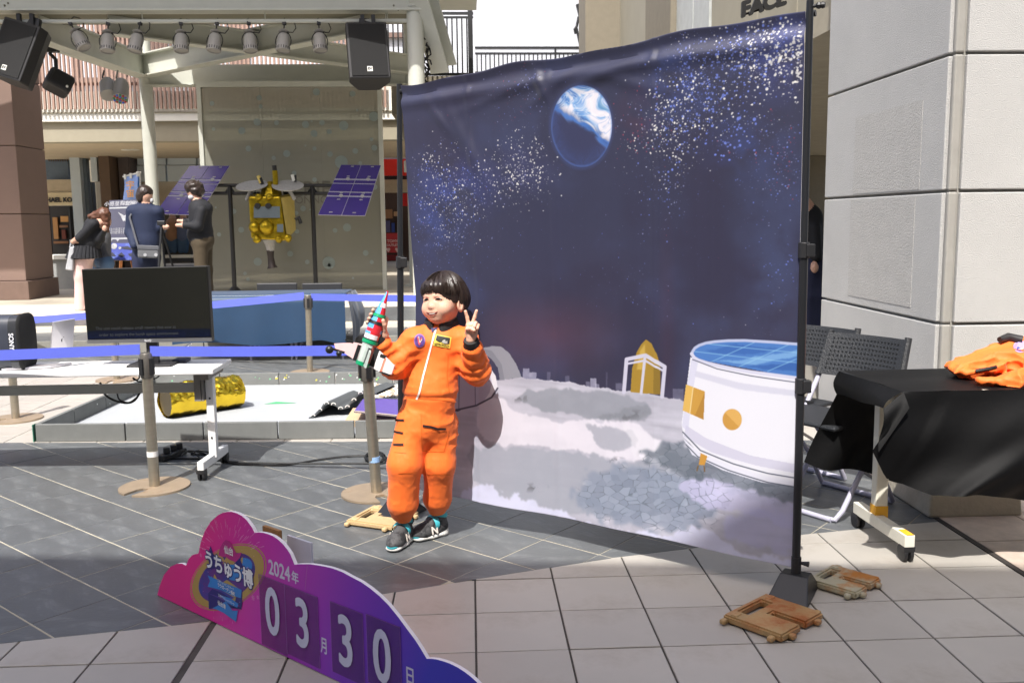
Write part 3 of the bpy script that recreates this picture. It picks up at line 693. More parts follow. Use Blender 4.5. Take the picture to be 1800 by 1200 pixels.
# loudspeakers
M_SPK = mat('speaker_black', S(24, 24, 26), .55, var=.1, bump=.1, bscale=300); M_GRL = mat('speaker_grille', S(12, 12, 13), .8, bump=.5, bscale=400)
def speaker(name, label, loc, T, w=.56, h=.8, d=.45, logo=True):
    o = thing(name, label, 'loudspeaker', loc); L = Vector(loc)
    X = lambda x, y, z: L + T @ Vector((x, y, z))
    b = MB(); poly = [(-w/2, -d/2), (w/2, -d/2), (w/2, -d*.1), (w*.27, d/2), (-w*.27, d/2), (-w/2, -d*.1)]
    b.prism(poly, lambda x, y: X(x, y, -h/2), lambda x, y: X(x*(.94 if y > 0 else 1), y, h/2)); part(b, 'cabinet', M_SPK, o, bevel=.02)
    b = MB(); b.prism([(-w*.44, -h*.46), (w*.44, -h*.46), (w*.44, h*.46), (-w*.44, h*.46)], lambda x, z: X(x, -d/2-.012, z), lambda x, z: X(x, -d/2+.002, z)); part(b, 'grille', M_GRL, o, bevel=.005)
    b = MB(); b.prism([(-.1, 0), (.1, 0), (.07, .16), (-.07, .16)], lambda x, z: X(x, -.03, h/2+z*.9), lambda x, z: X(x, .03, h/2+z*.9)); part(b, 'bracket', M_BLK, o)
    if logo:
        b = MB(); b.prism([(-.035, -h*.385), (.035, -h*.385), (.035, -h*.30), (-.035, -h*.30)], lambda x, z: X(x, -d/2-.017, z), lambda x, z: X(x, -d/2-.011, z)); part(b, 'badge', M_FASC, o)
        b = MB(); letters(b, 'EV', X(0, -d/2-.018, -h*.343), T @ Vector((1, 0, 0)), T @ Vector((0, 0, 1)), .05, .003, .001); part(b, 'badge_letters', M_BLK, o)
    return o
def rot(rx, ry, rz): return (Matrix.Rotation(rz, 3, 'Z') @ Matrix.Rotation(ry, 3, 'Y') @ Matrix.Rotation(rx, 3, 'X'))
speaker('hanging_speaker', 'big black loudspeaker hung upright beside the round canopy column', at(646, 100, YC-.1), rot(R(-14), R(-2), R(10)))
speaker('hanging_speaker', 'big black loudspeaker hung tilted before the brown pillar', at(40, 98, YC-.1), rot(R(-14), R(17), R(-14)))
s3 = thing('hanging_speaker', 'small rounded black loudspeaker hung low behind the tilted one', 'loudspeaker', at(103, 146, 14.4))
b = MB(); T = rot(R(-20), R(28), R(30)); b.box(at(103, 146, 14.4), (.36, .3, .3), 0, 0, T); part(b, 'cabinet', M_SPK, s3, bevel=.06, seg=3)
b = MB(); b.ball(at(118, 152, 14.2), .02, 8, 0); part(b, 'badge', M_FASC, s3)
b = MB(); b.tube([at(92, 84, 14.4), at(88, 95, 14.4), at(98, 105, 14.4), at(99, 130, 14.4)], .03, 8); b.box(at(92, 86, 14.4), (.16, .12, .1)); part(b, 'bracket', M_BLK, s3)
for k, (x0_, y0_) in enumerate(((33, 26), (56, 26), (637, 28), (656, 28))):
    b = MB(); q = at(x0_, y0_, YC-.05); b.box(q-Vector((0, 0, .06)), (.05, .06, .14)); b.tube([q, q-Vector((0, -.02, .18))], .02, 8)
    o = part(b, 'pipe_clamp', M_BLK, None); props(o, ['black pipe clamp at the outer side of the tilted speaker', 'black pipe clamp at the inner side of the tilted speaker', 'black pipe clamp at left above the upright speaker', 'black pipe clamp at right above the upright speaker'][k], 'clamp', 'clamps on the lighting bar')
cbx = thing('cable_bundle', 'tangle of black cables clipped beside the round canopy column', 'cables', at(755, 110, YC))
for k in range(7):
    pts = []; x_, y_ = 746, 68+k*9
    for j in range(7): pts.append(at(x_+rng.uniform(-4, 12), y_+j*6+rng.uniform(-3, 3), YC+.1+rng.uniform(-.06, .06)))
    b = MB(); b.tube(pts, .012, 5); part(b, 'cable', M_CABLE, cbx, smooth=True)

# ------------------------------------------------------------------ frosted glass screen behind the satellite
def glass_mat():
    m = mat('frosted_glass', S(160, 160, 148), .25, var=.04, scale=.9); n = m.node_tree.nodes; l = m.node_tree.links
    tr = n.new('ShaderNodeBsdfTransparent'); tr.inputs['Color'].default_value = (.75, .75, .68, 1); mx = n.new('ShaderNodeMixShader'); mx.inputs[0].default_value = .66
    l.new(tr.outputs[0], mx.inputs[1]); l.new(n['Principled BSDF'].outputs[0], mx.inputs[2]); l.new(mx.outputs[0], n['Material Output'].inputs['Surface']); return m
YG = 16.2; gs = thing('glass_screen', 'tall frosted glass screen printed with faint round dots', 'screen', at(515, 503, YG))
M_GL = glass_mat(); z0, z1 = .2, at(515, 153, YG).z
for a, c in ((360, 463), (463.2, 566), (566.2, 668)):
    b = MB(); b.bb(at(a, 300, YG).x, at(c, 300, YG).x, YG, YG+.012, z0+.03, z1); part(b, 'glass_panel', M_GL, gs)
for px in (357, 671):
    q = at(px, 300, YG); b = MB(); b.bb(q.x-.035, q.x+.035, YG-.03, YG+.05, z0, z1+.03); part(b, 'post', M_STEEL, gs)
b = MB(); b.bb(at(357, 300, YG).x-.04, at(671, 300, YG).x+.04, YG-.04, YG+.06, z1, z1+.09); part(b, 'head_rail', M_STEEL, gs)
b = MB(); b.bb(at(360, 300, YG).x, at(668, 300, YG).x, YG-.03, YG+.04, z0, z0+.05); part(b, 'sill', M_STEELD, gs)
M_DOT = mat('glass_dot', S(140, 152, 148), .3)
r2 = random.Random(3)
spots = [(600, 285, 11), (604, 221, 8), (552, 235, 6), (578, 462, 11), (610, 400, 7), (504, 270, 6), (452, 215, 6), (537, 219, 6), (486, 216, 4), (556, 162, 6), (620, 165, 5), (425, 230, 6), (453, 460, 7), (510, 446, 5), (424, 404, 5), (657, 205, 8), (658, 260, 5), (589, 405, 4)]
spots += [(r2.uniform(366, 664), r2.uniform(162, 492), r2.uniform(1.6, 5)) for _ in range(44)]
b = MB()
for px, py, r_ in spots:
    q = at(px, py, YG-.004); rr = r_*YG/F_PX; b.add([(q.x+rr*math.cos(t*.39270), YG-.004, q.z+rr*math.sin(t*.39270)) for t in range(16)], [tuple(range(16))])
o = part(b, 'dot_print', M_DOT, gs); o['kind'] = 'stuff'
b = MB(); letters(b, 'm', at(410, 303, YG+.3), (1, 0, 0), (0, 0, 1), .62, .01); part(b, 'orange_letter', mat('letter_orange', S(214, 128, 84), .5), gs)
b = MB(); letters(b, 'ERIE', at(548, 333, YG-.006), (1, 0, 0), (0, 0, 1), .36, .0, .001); letters(b, 'ONNO', at(548, 352, YG-.006), (1, 0, 0), (0, 0, 1), .18, .0, .001); part(b, 'faint_lettering', mat('letter_grey', S(98, 96, 84), .4), gs)

# ------------------------------------------------------------------ spacecraft model on its stand
YS = 15.4
M_GOLD = mat('gold_foil', (.36, .255, .012), .32, metal=.8, var=.4, scale=12, bump=1.0, bscale=18); M_GOLD2 = mat('gold_panel', (.72, .56, .16), .45, metal=.3, var=.1)
M_PUR = mat('solar_cell', S(64, 50, 132), .25, var=.05, rnd=.04, coat=.4); M_DISH = mat('dish_grey', S(172, 172, 172), .6, var=.18, scale=30); M_SIL = mat('silver_line', S(176, 174, 190), .4)
def bil(q, u, v): return (q[0]*(1-u)+q[1]*u)*(1-v) + (q[3]*(1-u)+q[2]*u)*v
def slab(q, u0, u1, v0, v1, th, name, mm, par, n):
    b = MB(); P4 = [bil(q, u0, v0), bil(q, u1, v0), bil(q, u1, v1), bil(q, u0, v1)]; b.add([p+n*th for p in P4]+[p-n*.004 for p in P4], [(0,1,2,3),(7,6,5,4),(0,4,5,1),(1,5,6,2),(2,6,7,3),(3,7,4,0)]); return part(b, name, mm, par)
sat = thing('spacecraft_model', 'gold foil spacecraft model with two round dishes and purple solar wings', 'spacecraft model', at(478, 380, YS))
for side, quad in (('r', ((600, 290), (670, 291), (642, 380), (559, 378))), ('l', ((334, 292), (404, 292), (349, 379), (272, 376)))):
    Q = [at(p[0], p[1], YS+(.25 if i < 2 else -.35)) for i, p in enumerate(quad)]; n = (Q[1]-Q[0]).cross(Q[3]-Q[0]).normalized()
    if n.y > 0: n = -n
    wing = slab(Q, 0, 1, 0, 1, .006, 'solar_wing', M_SIL, sat, n)
    for v0, v1 in ((0, .285), (.31, .375), (.385, .54), (.555, .62), (.64, 1)):
        for u0, u1 in ((.008, .492), (.508, .992)):
            o = slab(Q, u0, u1, v0+.008, v1-.004, .014, 'solar_cell', M_PUR, wing, n)
    for v in (.297, .63):
        for u in (.32, .8):
            c_ = bil(Q, u, v); b = MB(); x_ = (Q[1]-Q[0]).normalized(); y_ = n.cross(x_)
            b.add([c_+n*.02+(x_*math.cos(t*.7854)+y_*math.sin(t*.7854))*.035 for t in range(8)], [tuple(range(8))]); part(b, 'hinge', M_DISH, wing)
    for u, v in ((.3, .04), (.8, .04), (.3, .24), (.8, .24), (.25, .95), (.75, .95), (.3, .7), (.8, .7), (.3, .57), (.8, .57)):
        slab(Q, u-.035, u+.035, v-.008, v+.008, .019, 'tag', M_DISH, wing, n)
W = lambda px, py, dy=0: at(px, py, YS+dy)
b = MB()     # main body: tapered box, its side face turned to the right
f4 = [W(436, 345, -.3), W(492, 345, -.3), W(503, 424, -.3), W(441, 420, -.3)]; k4 = [W(446, 340, .3), W(516, 340, .3), W(519, 408, .3), W(452, 405, .3)]
b.add(f4+k4, [(0,1,2,3),(7,6,5,4),(0,4,5,1),(1,5,6,2),(2,6,7,3),(3,7,4,0)]); body = part(b, 'body', M_GOLD, sat, bevel=.03)
b = MB(); b.add([W(494, 348, -.28), W(517, 343, .3), W(520, 404, .3), W(505, 420, -.28)], [(0,1,2,3)]); part(b, 'side_panel', M_GOLD2, body)
b = MB(); b.prism([(0,0),(1,0),(1,1),(0,1)], lambda u, v: W(446+u*46, 363+v*20, -.33), lambda u, v: W(446+u*46, 363+v*20, -.28)); part(b, 'grey_bay', mat('bay_grey', S(96, 108, 116), .4), body)
for px, py, r_ in ((452, 362, .045), (471, 362, .045)): b = MB(); q = W(px, py, -.36); b.tube([q, q+Vector((0, .1, 0))], r_, 14); part(b, 'camera_port', M_BLK, body, smooth=True)
for px, py, r_, f_ in ((468, 399, .125, M_GOLD), (466, 401, .07, M_GOLD2), (448, 399, .10, M_GOLD), (452, 421, .07, M_GOLD), (490, 420, .06, M_GOLD), (506, 418, .065, M_GOLD), (455, 346, .06, M_GOLD), (474, 346, .06, M_GOLD)):
    b = MB(); b.ball(W(px, py, -.3), r_, 16); b.v = [(v[0], v[1], v[2]+.02*mnoise.noise(Vector(v)*14)) for v in b.v]; part(b, 'foil_dome', f_, sat, smooth=True)
b = MB(); b.prism([(0,0),(1,0),(1,1),(0,1)], lambda u, v: W(487+u*11, 394+v*14, -.32), lambda u, v: W(487+u*11, 394+v*14, -.28)); part(b, 'instrument', mat('bay_grey', S(96, 108, 116), .4), body)
b = MB(); b.lathe([(.2, -.12), (.15, .02), (.08, .1), (.03, .14)], W(476, 334), 10); part(b, 'top_cone', M_GOLD, sat, smooth=25)
for px, sg in ((443, -1), (506, 1)):
    q = W(px, 327, -.1); b = MB(); T_ = rot(R(21), R(3*sg), 0)
    b.lathe([(0.001, -.03), (.14, -.02), (.25, 0), (.255, .012), (.14, .0), (0.001, -.01)], q, 28, 0, T_); part(b, 'dish', M_DISH, sat, smooth=True)
    b = MB(); b.tube([q-Vector((0, 0, .03)), q-Vector((sg*-.1, 0, .22))], .03, 8); b.tube([q-Vector((.1*sg, 0, .03)), W(432 if sg < 0 else 498, 352)], .012, 6); part(b, 'dish_strut', M_DISH, sat)
for pts, mm, r_ in (([(484, 330), (484, 312), (483, 300)], M_GOLD, .045), ([(483, 301), (482, 291)], M_BLK, .035), ([(459, 322), (454, 309)], M_GOLD2, .03), ([(462, 326), (457, 313)], M_BLK, .03), ([(517, 318), (514, 307)], M_FASC, .03), ([(519, 320), (519, 308)], M_BLK, .02), ([(519, 386), (525, 382), (529, 393)], M_BLK, .03)):
    b = MB(); b.tube([W(p[0], p[1], -.05) for p in pts], r_, 10); part(b, 'antenna', mm, sat, smooth=True)
b = MB(); q = W(477, 423)
sh = [(423, .11, 0), (430, .09, 0), (440, .075, 0), (442, .085, 0)]
b.tube([W(473, 421), W(475, 430), W(476, 441)], [.1, .08, .06], 14); part(b, 'horn_neck', M_DISH, sat, smooth=True)
b = MB(); b.tube([W(475, 440), W(476, 452), W(478, 466), W(479, 471)], [.062, .05, .06, .09], 14); part(b, 'sampler_horn', mat('horn_brown', S(50, 42, 40), .5), sat, smooth=True)
ss = thing('display_stand', 'black twin pole stand holding the spacecraft model', 'stand', at(480, 500, YS+.15))
for pt, bm_ in ((404, 412), (549, 555)):
    a = at(pt, 330, YS+.15); c = at(bm_, 505, YS+.15); c.x = a.x = (a.x+c.x)/2
    b = MB(); b.tube([(a.x, a.y, .24), (a.x, a.y, a.z+.02)], .036, 14); part(b, 'pole', M_BLK, ss, smooth=True)
    b = MB(); b.lathe([(.2, .2), (.2, .22), (.12, .25), (.05, .33)], (a.x, a.y, 0), 22); part(b, 'base', M_BLK, ss, smooth=True)
for py, xa_, xb_ in ((326, 355, 600), (340, 355, 600)):
    b = MB(); b.tube([at(xa_, py, YS+.2), at(xb_, py, YS+.2)], .028, 10); part(b, 'crossbar', M_BLK, ss, smooth=True)
for pt in (404, 549): b = MB(); b.tube([at(pt-8, 340, YS+.2), at(pt, 326, YS+.2), at(pt+8, 340, YS+.2)], .02, 8); part(b, 'gusset', M_BLK, ss)

# ------------------------------------------------------------------ information board, flag
YE = 14.0
ez = thing('easel_board', 'dark blue information board with lettering standing on a wooden easel', 'information board', at(212, 470, YE))
E4 = [at(193, 353, YE), at(246, 351, YE), at(240, 458, YE-.25), at(188, 458, YE-.25)]; en = (E4[1]-E4[0]).cross(E4[3]-E4[0]).normalized()
if en.y > 0: en = -en
slab(E4, 0, 1, 0, 1, .02, 'board', mat('board_navy', S(36, 38, 66), .4, var=.1), ez, en)
slab(E4, .0, 1, .72, .995, .022, 'lower_picture', mat('board_blue', S(52, 66, 150), .4, var=.2, scale=3, col2=S(110, 140, 200), c2scale=4, c2lo=.55, c2hi=.75), ez, en)
for v in (.12, .63): slab(E4, .02, .8, v, v+.025, .0235, 'heading_strip', mat('strip_grey', S(150, 154, 160), .5), ez, en)
ux = (E4[1]-E4[0]).normalized(); uy = (E4[0]-E4[3]).normalized()
b = MB(); letters(b, '小惑星探査機', bil(E4, .36, .065)+en*.021, ux, uy, .075, .001, .002); letters(b, '「はやぶさ2」', bil(E4, .83, .06)+en*.021, ux, uy, .07, .001, .002)
for v in (.485, .52, .55): letters(b, '太陽系の起源と進化を探る', bil(E4, .42, v)+en*.021, ux, uy, .036, 0, .002)
for px_, s_ in ((.14, .05), (.35, .06)): letters(b, '✦', bil(E4, px_, .67)+en*.021, ux, uy, s_, 0, .003)
part(b, 'lettering', mat('board_print', S(150, 152, 160), .6), ez)
b = MB()
for u, v, r_ in ((.24, .77, .045), (.44, .80, .02)): 
    c_ = bil(E4, u, v)+en*.027; b.add([c_+(ux*math.cos(t*.5236)+uy*math.sin(t*.5236))*r_ for t in range(12)], [tuple(range(12))])
for pts in (((.3, .2), (.55, .27), (.75, .4), (.6, .38)), ((.42, .28), (.6, .25), (.62, .33), (.5, .36))): b.add([bil(E4, *p)+en*.0225 for p in pts], [(0, 1, 2, 3)])
o = part(b, 'spacecraft_picture', mat('print_grey', S(150, 152, 158), .6, var=.4, scale=30), ez); o['kind'] = 'stuff'
b = MB()
for pts in (((.4, .79), (.7, .77), (.95, .84), (.6, .82)), ((.1, .9), (.2, .87), (.32, .93), (.2, .94)), ((.38, .92), (.5, .87), (.62, .93), (.5, .95)), ((.72, .9), (.85, .88), (.95, .92), (.8, .94))): b.add([bil(E4, *p)+en*.027 for p in pts], [(0, 1, 2, 3)])
part(b, 'rock_pictures', mat('print_dark', S(20, 24, 50), .6, var=.3), ez)
for a, c in (((199, 455), (194, 500)), ((231, 455), (240, 500)), ((214, 440), (210, 500))):
    b = MB(); p = at(a[0], a[1], YE+.02); q = at(c[0], c[1], YE+(.55 if a[0] == 214 else -.15)); d = (q-p); q = p+d*((.2-p.z)/d.z); b.beam(p, q, .04, .03); part(b, 'easel_leg', mat('easel_wood', S(176, 112, 60), .55, var=.15), ez)
nf = thing('vertical_flag', 'pale blue vertical flag banner with orange characters on a white pole', 'flag', at(232, 360, 14.8))
F4 = [at(218, 312, 14.8), at(243, 305, 14.8), at(243, 400, 14.8), at(216, 400, 14.8)]
b = MB(); b.grid(lambda u, v: bil(F4, u, v)+Vector((0, .03*math.sin(v*9+u*3), 0)), 8, 20); part(b, 'cloth', mat('flag_blue', S(150, 178, 236), .7, var=.1, scale=4), nf, smooth=True)
F5 = [at(242, 306, 14.78), at(246, 308, 14.9), at(246, 400, 14.9), at(243, 400, 14.78)]; b = MB(); b.grid(lambda u, v: bil(F5, u, v), 2, 6); part(b, 'blue_edge', mat('flag_edge', S(52, 120, 200), .7), nf)
b = MB(); b.tube([at(216, 311, 14.82), at(248, 303, 14.82)], .014, 8); q = at(245, 303, 14.85); b.tube([(q.x, q.y, .2), (q.x, q.y, q.z)], .014, 8); part(b, 'pole', M_FASC, nf)
b = MB(); letters(b, '宇', at(229, 326, 14.74), (1, 0, .1), (0, 0, 1), .13, .002); letters(b, '宙', at(229, 341, 14.74), (1, 0, .1), (0, 0, 1), .13, .002); part(b, 'lettering', mat('flag_orange', S(240, 172, 72), .6), nf)
for px, py in ((220, 311), (230, 309), (242, 306)): b = MB(); b.box(at(px, py, 14.8), (.03, .03, .08)); part(b, 'loop', M_FASC, nf)

# ------------------------------------------------------------------ blue covered table with chairs behind
YT = 9.25
M_BLUE = mat('blue_cloth', S(10, 50, 82), .55, var=.08, scale=5, bump=.12, bscale=14, sheen=.3)
tx0, tx1, tz = at(300, 512, YT).x, at(606, 512, YT).x, at(480, 518, YT).z; zh = at(480, 602, YT).z
bt = thing('folding_table', 'long folding table hidden under the plain blue cloth', 'table', ((tx0+tx1)/2, YT+.3, 0))
b = MB(); b.bb(tx0, tx1, YT+.02, YT+.6, tz-.03, tz-.006); part(b, 'top', M_FASC, bt)
for px in (440, 512, 520, 602):
    b = MB(); q = at(px, 600, YT+.1); b.tube([(q.x, q.y, 0), (q.x, q.y+.04, tz-.03)], .012, 8); part(b, 'leg', M_SIL, bt)
tc_ = MB()
def bcl(u, v):
    x = tx0+(tx1-tx0)*u
    if v < .3: t = v/.3; return Vector((x, YT+.62-(.62)*t, tz))
    t = (v-.3)/.7; return Vector((x+.0*t, YT-.015-.03*t+.012*math.sin(u*24)*t+.02*max(0, u-.8)*5*t, tz-(tz-zh-.02*math.sin(u*9))*t + (max(0, u-.86)*.35*(-t))))
tc_.grid(bcl, 48, 14)
def bside(u, v): return Vector((tx1+.02+.10*math.sin(v*2.2)*(.5+.5*u)+.015*math.sin(u*16), YT-.02+.64*u, tz-(tz-zh+.06)*v*(1-.35*u)))
tc_.grid(bside, 12, 12)
o = part(tc_, 'tablecloth', M_BLUE, None, smooth=60); props(o, 'blue cloth draped to the ground over the long table', 'tablecloth')
M_CHR = mat('chair_black', S(44, 46, 50), .5)
for k, (a, c) in enumerate(((451, 522), (531, 601))):
    o = thing('folding_chair', ['black chair back above the blue table nearer the screen', 'black chair back above the blue table nearer the covered corner'][k], 'chair', at((a+c)/2, 600, 10.1), 'chairs behind the blue table')
    p, q = at(a, 498, 10.05), at(c, 498, 10.05); b = MB(); b.bb(p.x, q.x, 10.05, 10.08, p.z-.16, p.z); part(b, 'backrest', M_CHR, o, bevel=.01)
    b = MB(); b.bb(p.x, q.x, 9.72, 10.04, .42, .445); part(b, 'seat', M_CHR, o, bevel=.01)
    for xx in (p.x+.02, q.x-.02):
        b = MB(); b.tube([(xx, 10.08, p.z-.1), (xx, 9.98, .43), (xx, 9.7, .004)], .012, 8); b.tube([(xx, 9.75, .43), (xx, 9.97, .004)], .012, 8); part(b, 'leg', M_SIL, o)

# ------------------------------------------------------------------ belt barriers
M_SS = mat('brushed_steel', S(176, 168, 152), .38, metal=.85, var=.12, scale=5, stretch=(1, 1, 6)); M_SSB = mat('steel_base', S(168, 150, 128), .5, metal=.45, var=.12, scale=8, col2=S(150, 110, 74), c2scale=6, c2lo=.58, c2hi=.75)
M_HEAD = mat('belt_head', S(110, 106, 100), .4, metal=.5); M_BELT = mat('blue_belt', S(88, 102, 208), .45, var=.05, bump=.06, bscale=300, sheen=.4)
HS = .715
def stanchion(label, base, rz, lean=(0, 0), lab_tape=None):
    o = thing('belt_barrier', label, 'barrier post', base, 'steel belt barrier posts', rz)
    b = MB(); ring = []; n = 44
    for k in range(n):
        a = 2*math.pi*k/n; ring.append((.178*math.cos(a), .178*math.sin(a)))
    ring = [p for p in ring if not (abs(p[0]) < .026 and p[1] < 0)]
    i = max(range(len(ring)), key=lambda j: 0); cut = [(-.026, -.175), (-.03, -.09), (-.018, -.06), (.018, -.06), (.03, -.09), (.026, -.175)]
    j = min(range(len(ring)), key=lambda t: (abs(ring[t][0]+.03) + (9 if ring[t][1] > 0 else 0)))
    left = [t for t in range(len(ring)) if ring[t][1] < 0 and ring[t][0] < 0]; kk = max(left, key=lambda t: ring[t][0])
    poly = ring[:kk+1]+cut+ring[kk+1:]
    bm = bmesh.new(); vs = [bm.verts.new((p[0], p[1], .012)) for p in poly]; f = bm.faces.new(vs); r_ = bmesh.ops.extrude_face_region(bm, geom=[f])
    for v in [g for g in r_['geom'] if isinstance(g, bmesh.types.BMVert)]: v.co.z = .002
    bmesh.ops.recalc_face_normals(bm, faces=bm.faces); bmesh.ops.triangulate(bm, faces=[x for x in bm.faces if len(x.verts) > 4]); me = bpy.data.meshes.new('base'); bm.to_mesh(me); bm.free(); me.materials.append(M_SSB); put(me, 'base', o, True)
    lx, ly = lean
    b = MB(); b.tube([(0, 0, .012), (lx*.9, ly*.9, HS-.09)], .0275, 20); part(b, 'post', M_SS, o, smooth=True, local=True)
    b = MB(); b.lathe([(.03, HS-.13), (.033, HS-.125), (.033, HS-.01), (.028, HS), (0.001, HS)], (lx, ly, 0), 20); part(b, 'head', M_HEAD, o, smooth=True, local=True)
    b = MB()
    for a in (0, 1.571, 3.1416, 4.712): b.box((lx+.036*math.cos(a), ly+.036*math.sin(a), HS-.07), (.012, .024, .085), a)
    part(b, 'belt_slot', M_BLK, o, local=True)
    if lab_tape: b = MB(); b.lathe([(.0285, .17), (.0285, .198)], (lx*.2, ly*.2, 0), 20); part(b, 'tape_label', lab_tape, o, smooth=True, local=True)
    return o
def belt(name, label, p, q, h=.05, sag=0.0, par=None):
    p, q = Vector(p), Vector(q); d = (q-p); nn_ = Vector((-d.y, d.x, 0)).normalized()*.001
    b = MB()
    def f(u, v): c = p+d*u; c.z -= sag*4*u*(1-u)+h*v-h/2; return c + nn_*(0)
    b.grid(f, 24, 2); vs = list(b.v); b2 = MB()
    b2.add([Vector(v)+nn_ for v in vs], b.f); b2.add([Vector(v)-nn_ for v in vs], [tuple(reversed(f_)) for f_ in b.f])
    o = part(b2, name, M_BELT, None); return props(o, label, 'belt', 'blue barrier belts')
pA, pB, pC, pD, pE = (gr(*q) for q in ((272, 857), (662, 868), (545, 655), (28, 737), (206, 668)))
topA = at(255, 605, pA.y); lA = (topA.x-pA.x, 0); topC = at(541, 516, pC.y); lC = (topC.x-pC.x, 0); topD = at(12, 560, pD.y); lD = (topD.x-pD.x, 0)
M_WT = mat('white_tape', S(232, 230, 226), .5); M_BT = mat('pale_blue_tape', S(150, 186, 230), .5)
stanchion('worn steel barrier post with white tape label in front of the monitor desk', pA, R(-28), lA, M_WT)
stanchion('steel barrier post with pale blue tape half hidden behind the boy', pB, R(20), (-.03, 0), M_BT)
stanchion('steel barrier post standing before the blue covered table', pC, R(10), lC)
stanchion('tan lit steel barrier post under the monitor desk at the far left', pD, R(-60), lD)
stanchion('short seen steel barrier post directly behind the monitor', pE, 0, (-.02, 0))
hb = HS-.045
belt('barrier_belt', 'blue belt running from the near post towards the left past the laptop', at(-160, 631, pA.y+.1), at(246, 614, pA.y), .054, .0)
belt('barrier_belt', 'blue belt stretched between the near post and the boy', at(264, 617, pA.y), (pB.x-.06, pB.y, at(640, 615, pB.y).z), .052, .004)
belt('barrier_belt', 'far blue belt drooping left from the post before the blue table', at(-90, 572, 10.2), at(534, 520, pC.y), .068, .02)
belt('barrier_belt', 'far blue belt running straight behind the boy and black pole', at(547, 522, pC.y), at(800, 526, 8.6), .062, 0)

# ------------------------------------------------------------------ desks on casters
M_WHT = mat('white_laminate', S(232, 232, 230), .4, var=.02); M_CAST = mat('caster_black', S(34, 34, 36), .5)
def caster(par, x, y, zt, r=.032):
    c = part(MB().box((x, y, zt-.008), (.045, .045, .02)), 'caster_fork', M_CAST, par)
    b = MB(); 
    for s in (-.012, .012): b.lathe([(.0, -.008), (r*.55, -.009), (r, -.006), (r, .006), (r*.55, .009), (.0, .008)], (x+s, y+.012, r), 18, 0, Matrix.Rotation(R(90), 3, 'Y'))
    part(b, 'caster_wheel', M_CAST, par, smooth=40); b = MB(); b.box((x, y+.004, r+.02), (.034, .05, .035)); part(b, 'caster_hood', M_CAST, par, bevel=.01)
d1 = thing('folding_desk', 'white caster desk with steel beam carrying the monitor and laptop', 'desk', (-3.0, 5.1, 0))
zt = .6; ya_, yb_ = 4.95, 5.34; xe = at(378, 632, 5.0).x
b = MB(); b.bb(-6.5, xe, ya_, yb_, zt-.028, zt); part(b, 'top', M_WHT, d1, bevel=.006)
b = MB(); b.bb(-6.5, xe-.06, 5.08, 5.12, at(200, 692, 5.08).z, at(200, 676, 5.08).z); part(b, 'modesty_beam', mat('beam_grey', S(168, 168, 164), .5), d1, bevel=.004)
lx = at(371, 700, 5.1).x
for xx in (lx, -5.6):
    b = MB(); b.bb(xx-.021, xx+.021, 5.075, 5.125, .085, zt-.06); part(b, 'leg', M_WHT, d1, bevel=.004)
    b = MB(); b.beam((xx-.02, 4.9, .082), (xx-.02+.03, 5.3, .082), .036, .05); part(b, 'foot', M_WHT, d1, bevel=.005)
    b = MB(); b.bb(xx-.025, xx+.02, 5.0, 5.3, zt-.065, zt-.03); b.bb(xx-.075, xx-.04, 5.05, 5.1, zt-.19, zt-.03); b.bb(xx-.036, xx-.026, 5.05, 5.1, zt-.19, zt-.03); part(b, 'hinge_bracket', mat('bracket_grey', S(126, 122, 118), .5), d1)
    caster(d1, xx-.02, 4.92, .06); caster(d1, xx+.005, 5.28, .06)
    for zz in (.2, .42): b = MB(); b.ball((xx, 5.073, zz), .006, 8); part(b, 'bolt', M_CAST, d1)
tv = thing('monitor', 'black flat monitor with faint subtitle lines standing on the white desk', 'monitor', (at(262, 600, 5.12).x, 5.12, zt))
V4 = [at(145, 473, 5.15), at(366, 467, 5.08), at(374, 599, 5.08), at(156, 603, 5.15)]; vn = (V4[1]-V4[0]).cross(V4[3]-V4[0]).normalized()
if vn.y > 0: vn = -vn
b = MB(); b.add([p+vn*.012 for p in V4]+[p-vn*.03 for p in V4], [(0,1,2,3),(7,6,5,4),(0,4,5,1),(1,5,6,2),(2,6,7,3),(3,7,4,0)]); part(b, 'housing', mat('monitor_black', S(24, 24, 24), .4), tv, bevel=.004)
slab(V4, .006, .994, .008, .94, .0135, 'screen', mat('screen_glass', S(26, 26, 22), .16, var=.3, scale=1.2, spec=.6), tv, vn)
slab(V4, .006, .994, .83, .94, .0142, 'subtitle_band', mat('screen_blue', S(14, 18, 30), .18), tv, vn)
slab(V4, 0, 1, .952, 1.0, .0155, 'chin', mat('chin_grey', S(104, 104, 104), .35, metal=.3), tv, vn)
ux = (V4[1]-V4[0]).normalized(); uy = (V4[0]-V4[3]).normalized(); b = MB()
letters(b, 'The unit could release small rovers that sow at', bil(V4, .40, .80)+vn*.0135, ux, uy, .0235, 0, .002); letters(b, 'order to explore the harsh space environment', bil(V4, .42, .885)+vn*.0142, ux, uy, .0235, 0, .002)
part(b, 'subtitle', mat('subtitle', S(54, 57, 60), .4), tv)
b = MB(); letters(b, 'BenQ', bil(V4, .49, .974)+vn*.0155, ux, uy, .016, 0, .001); part(b, 'badge', mat('print_white', S(226, 228, 232), .6), tv)
q = bil(V4, .5, 1); b = MB(); b.bb(q.x-.03, q.x+.03, 5.13, 5.16, zt+.012, q.z+.1); part(b, 'stand_neck', M_CAST, tv); b = MB(); b.bb(q.x-.12, q.x+.12, 5.06, 5.26, zt+.001, zt+.013); part(b, 'stand_foot', M_CAST, tv, bevel=.004)
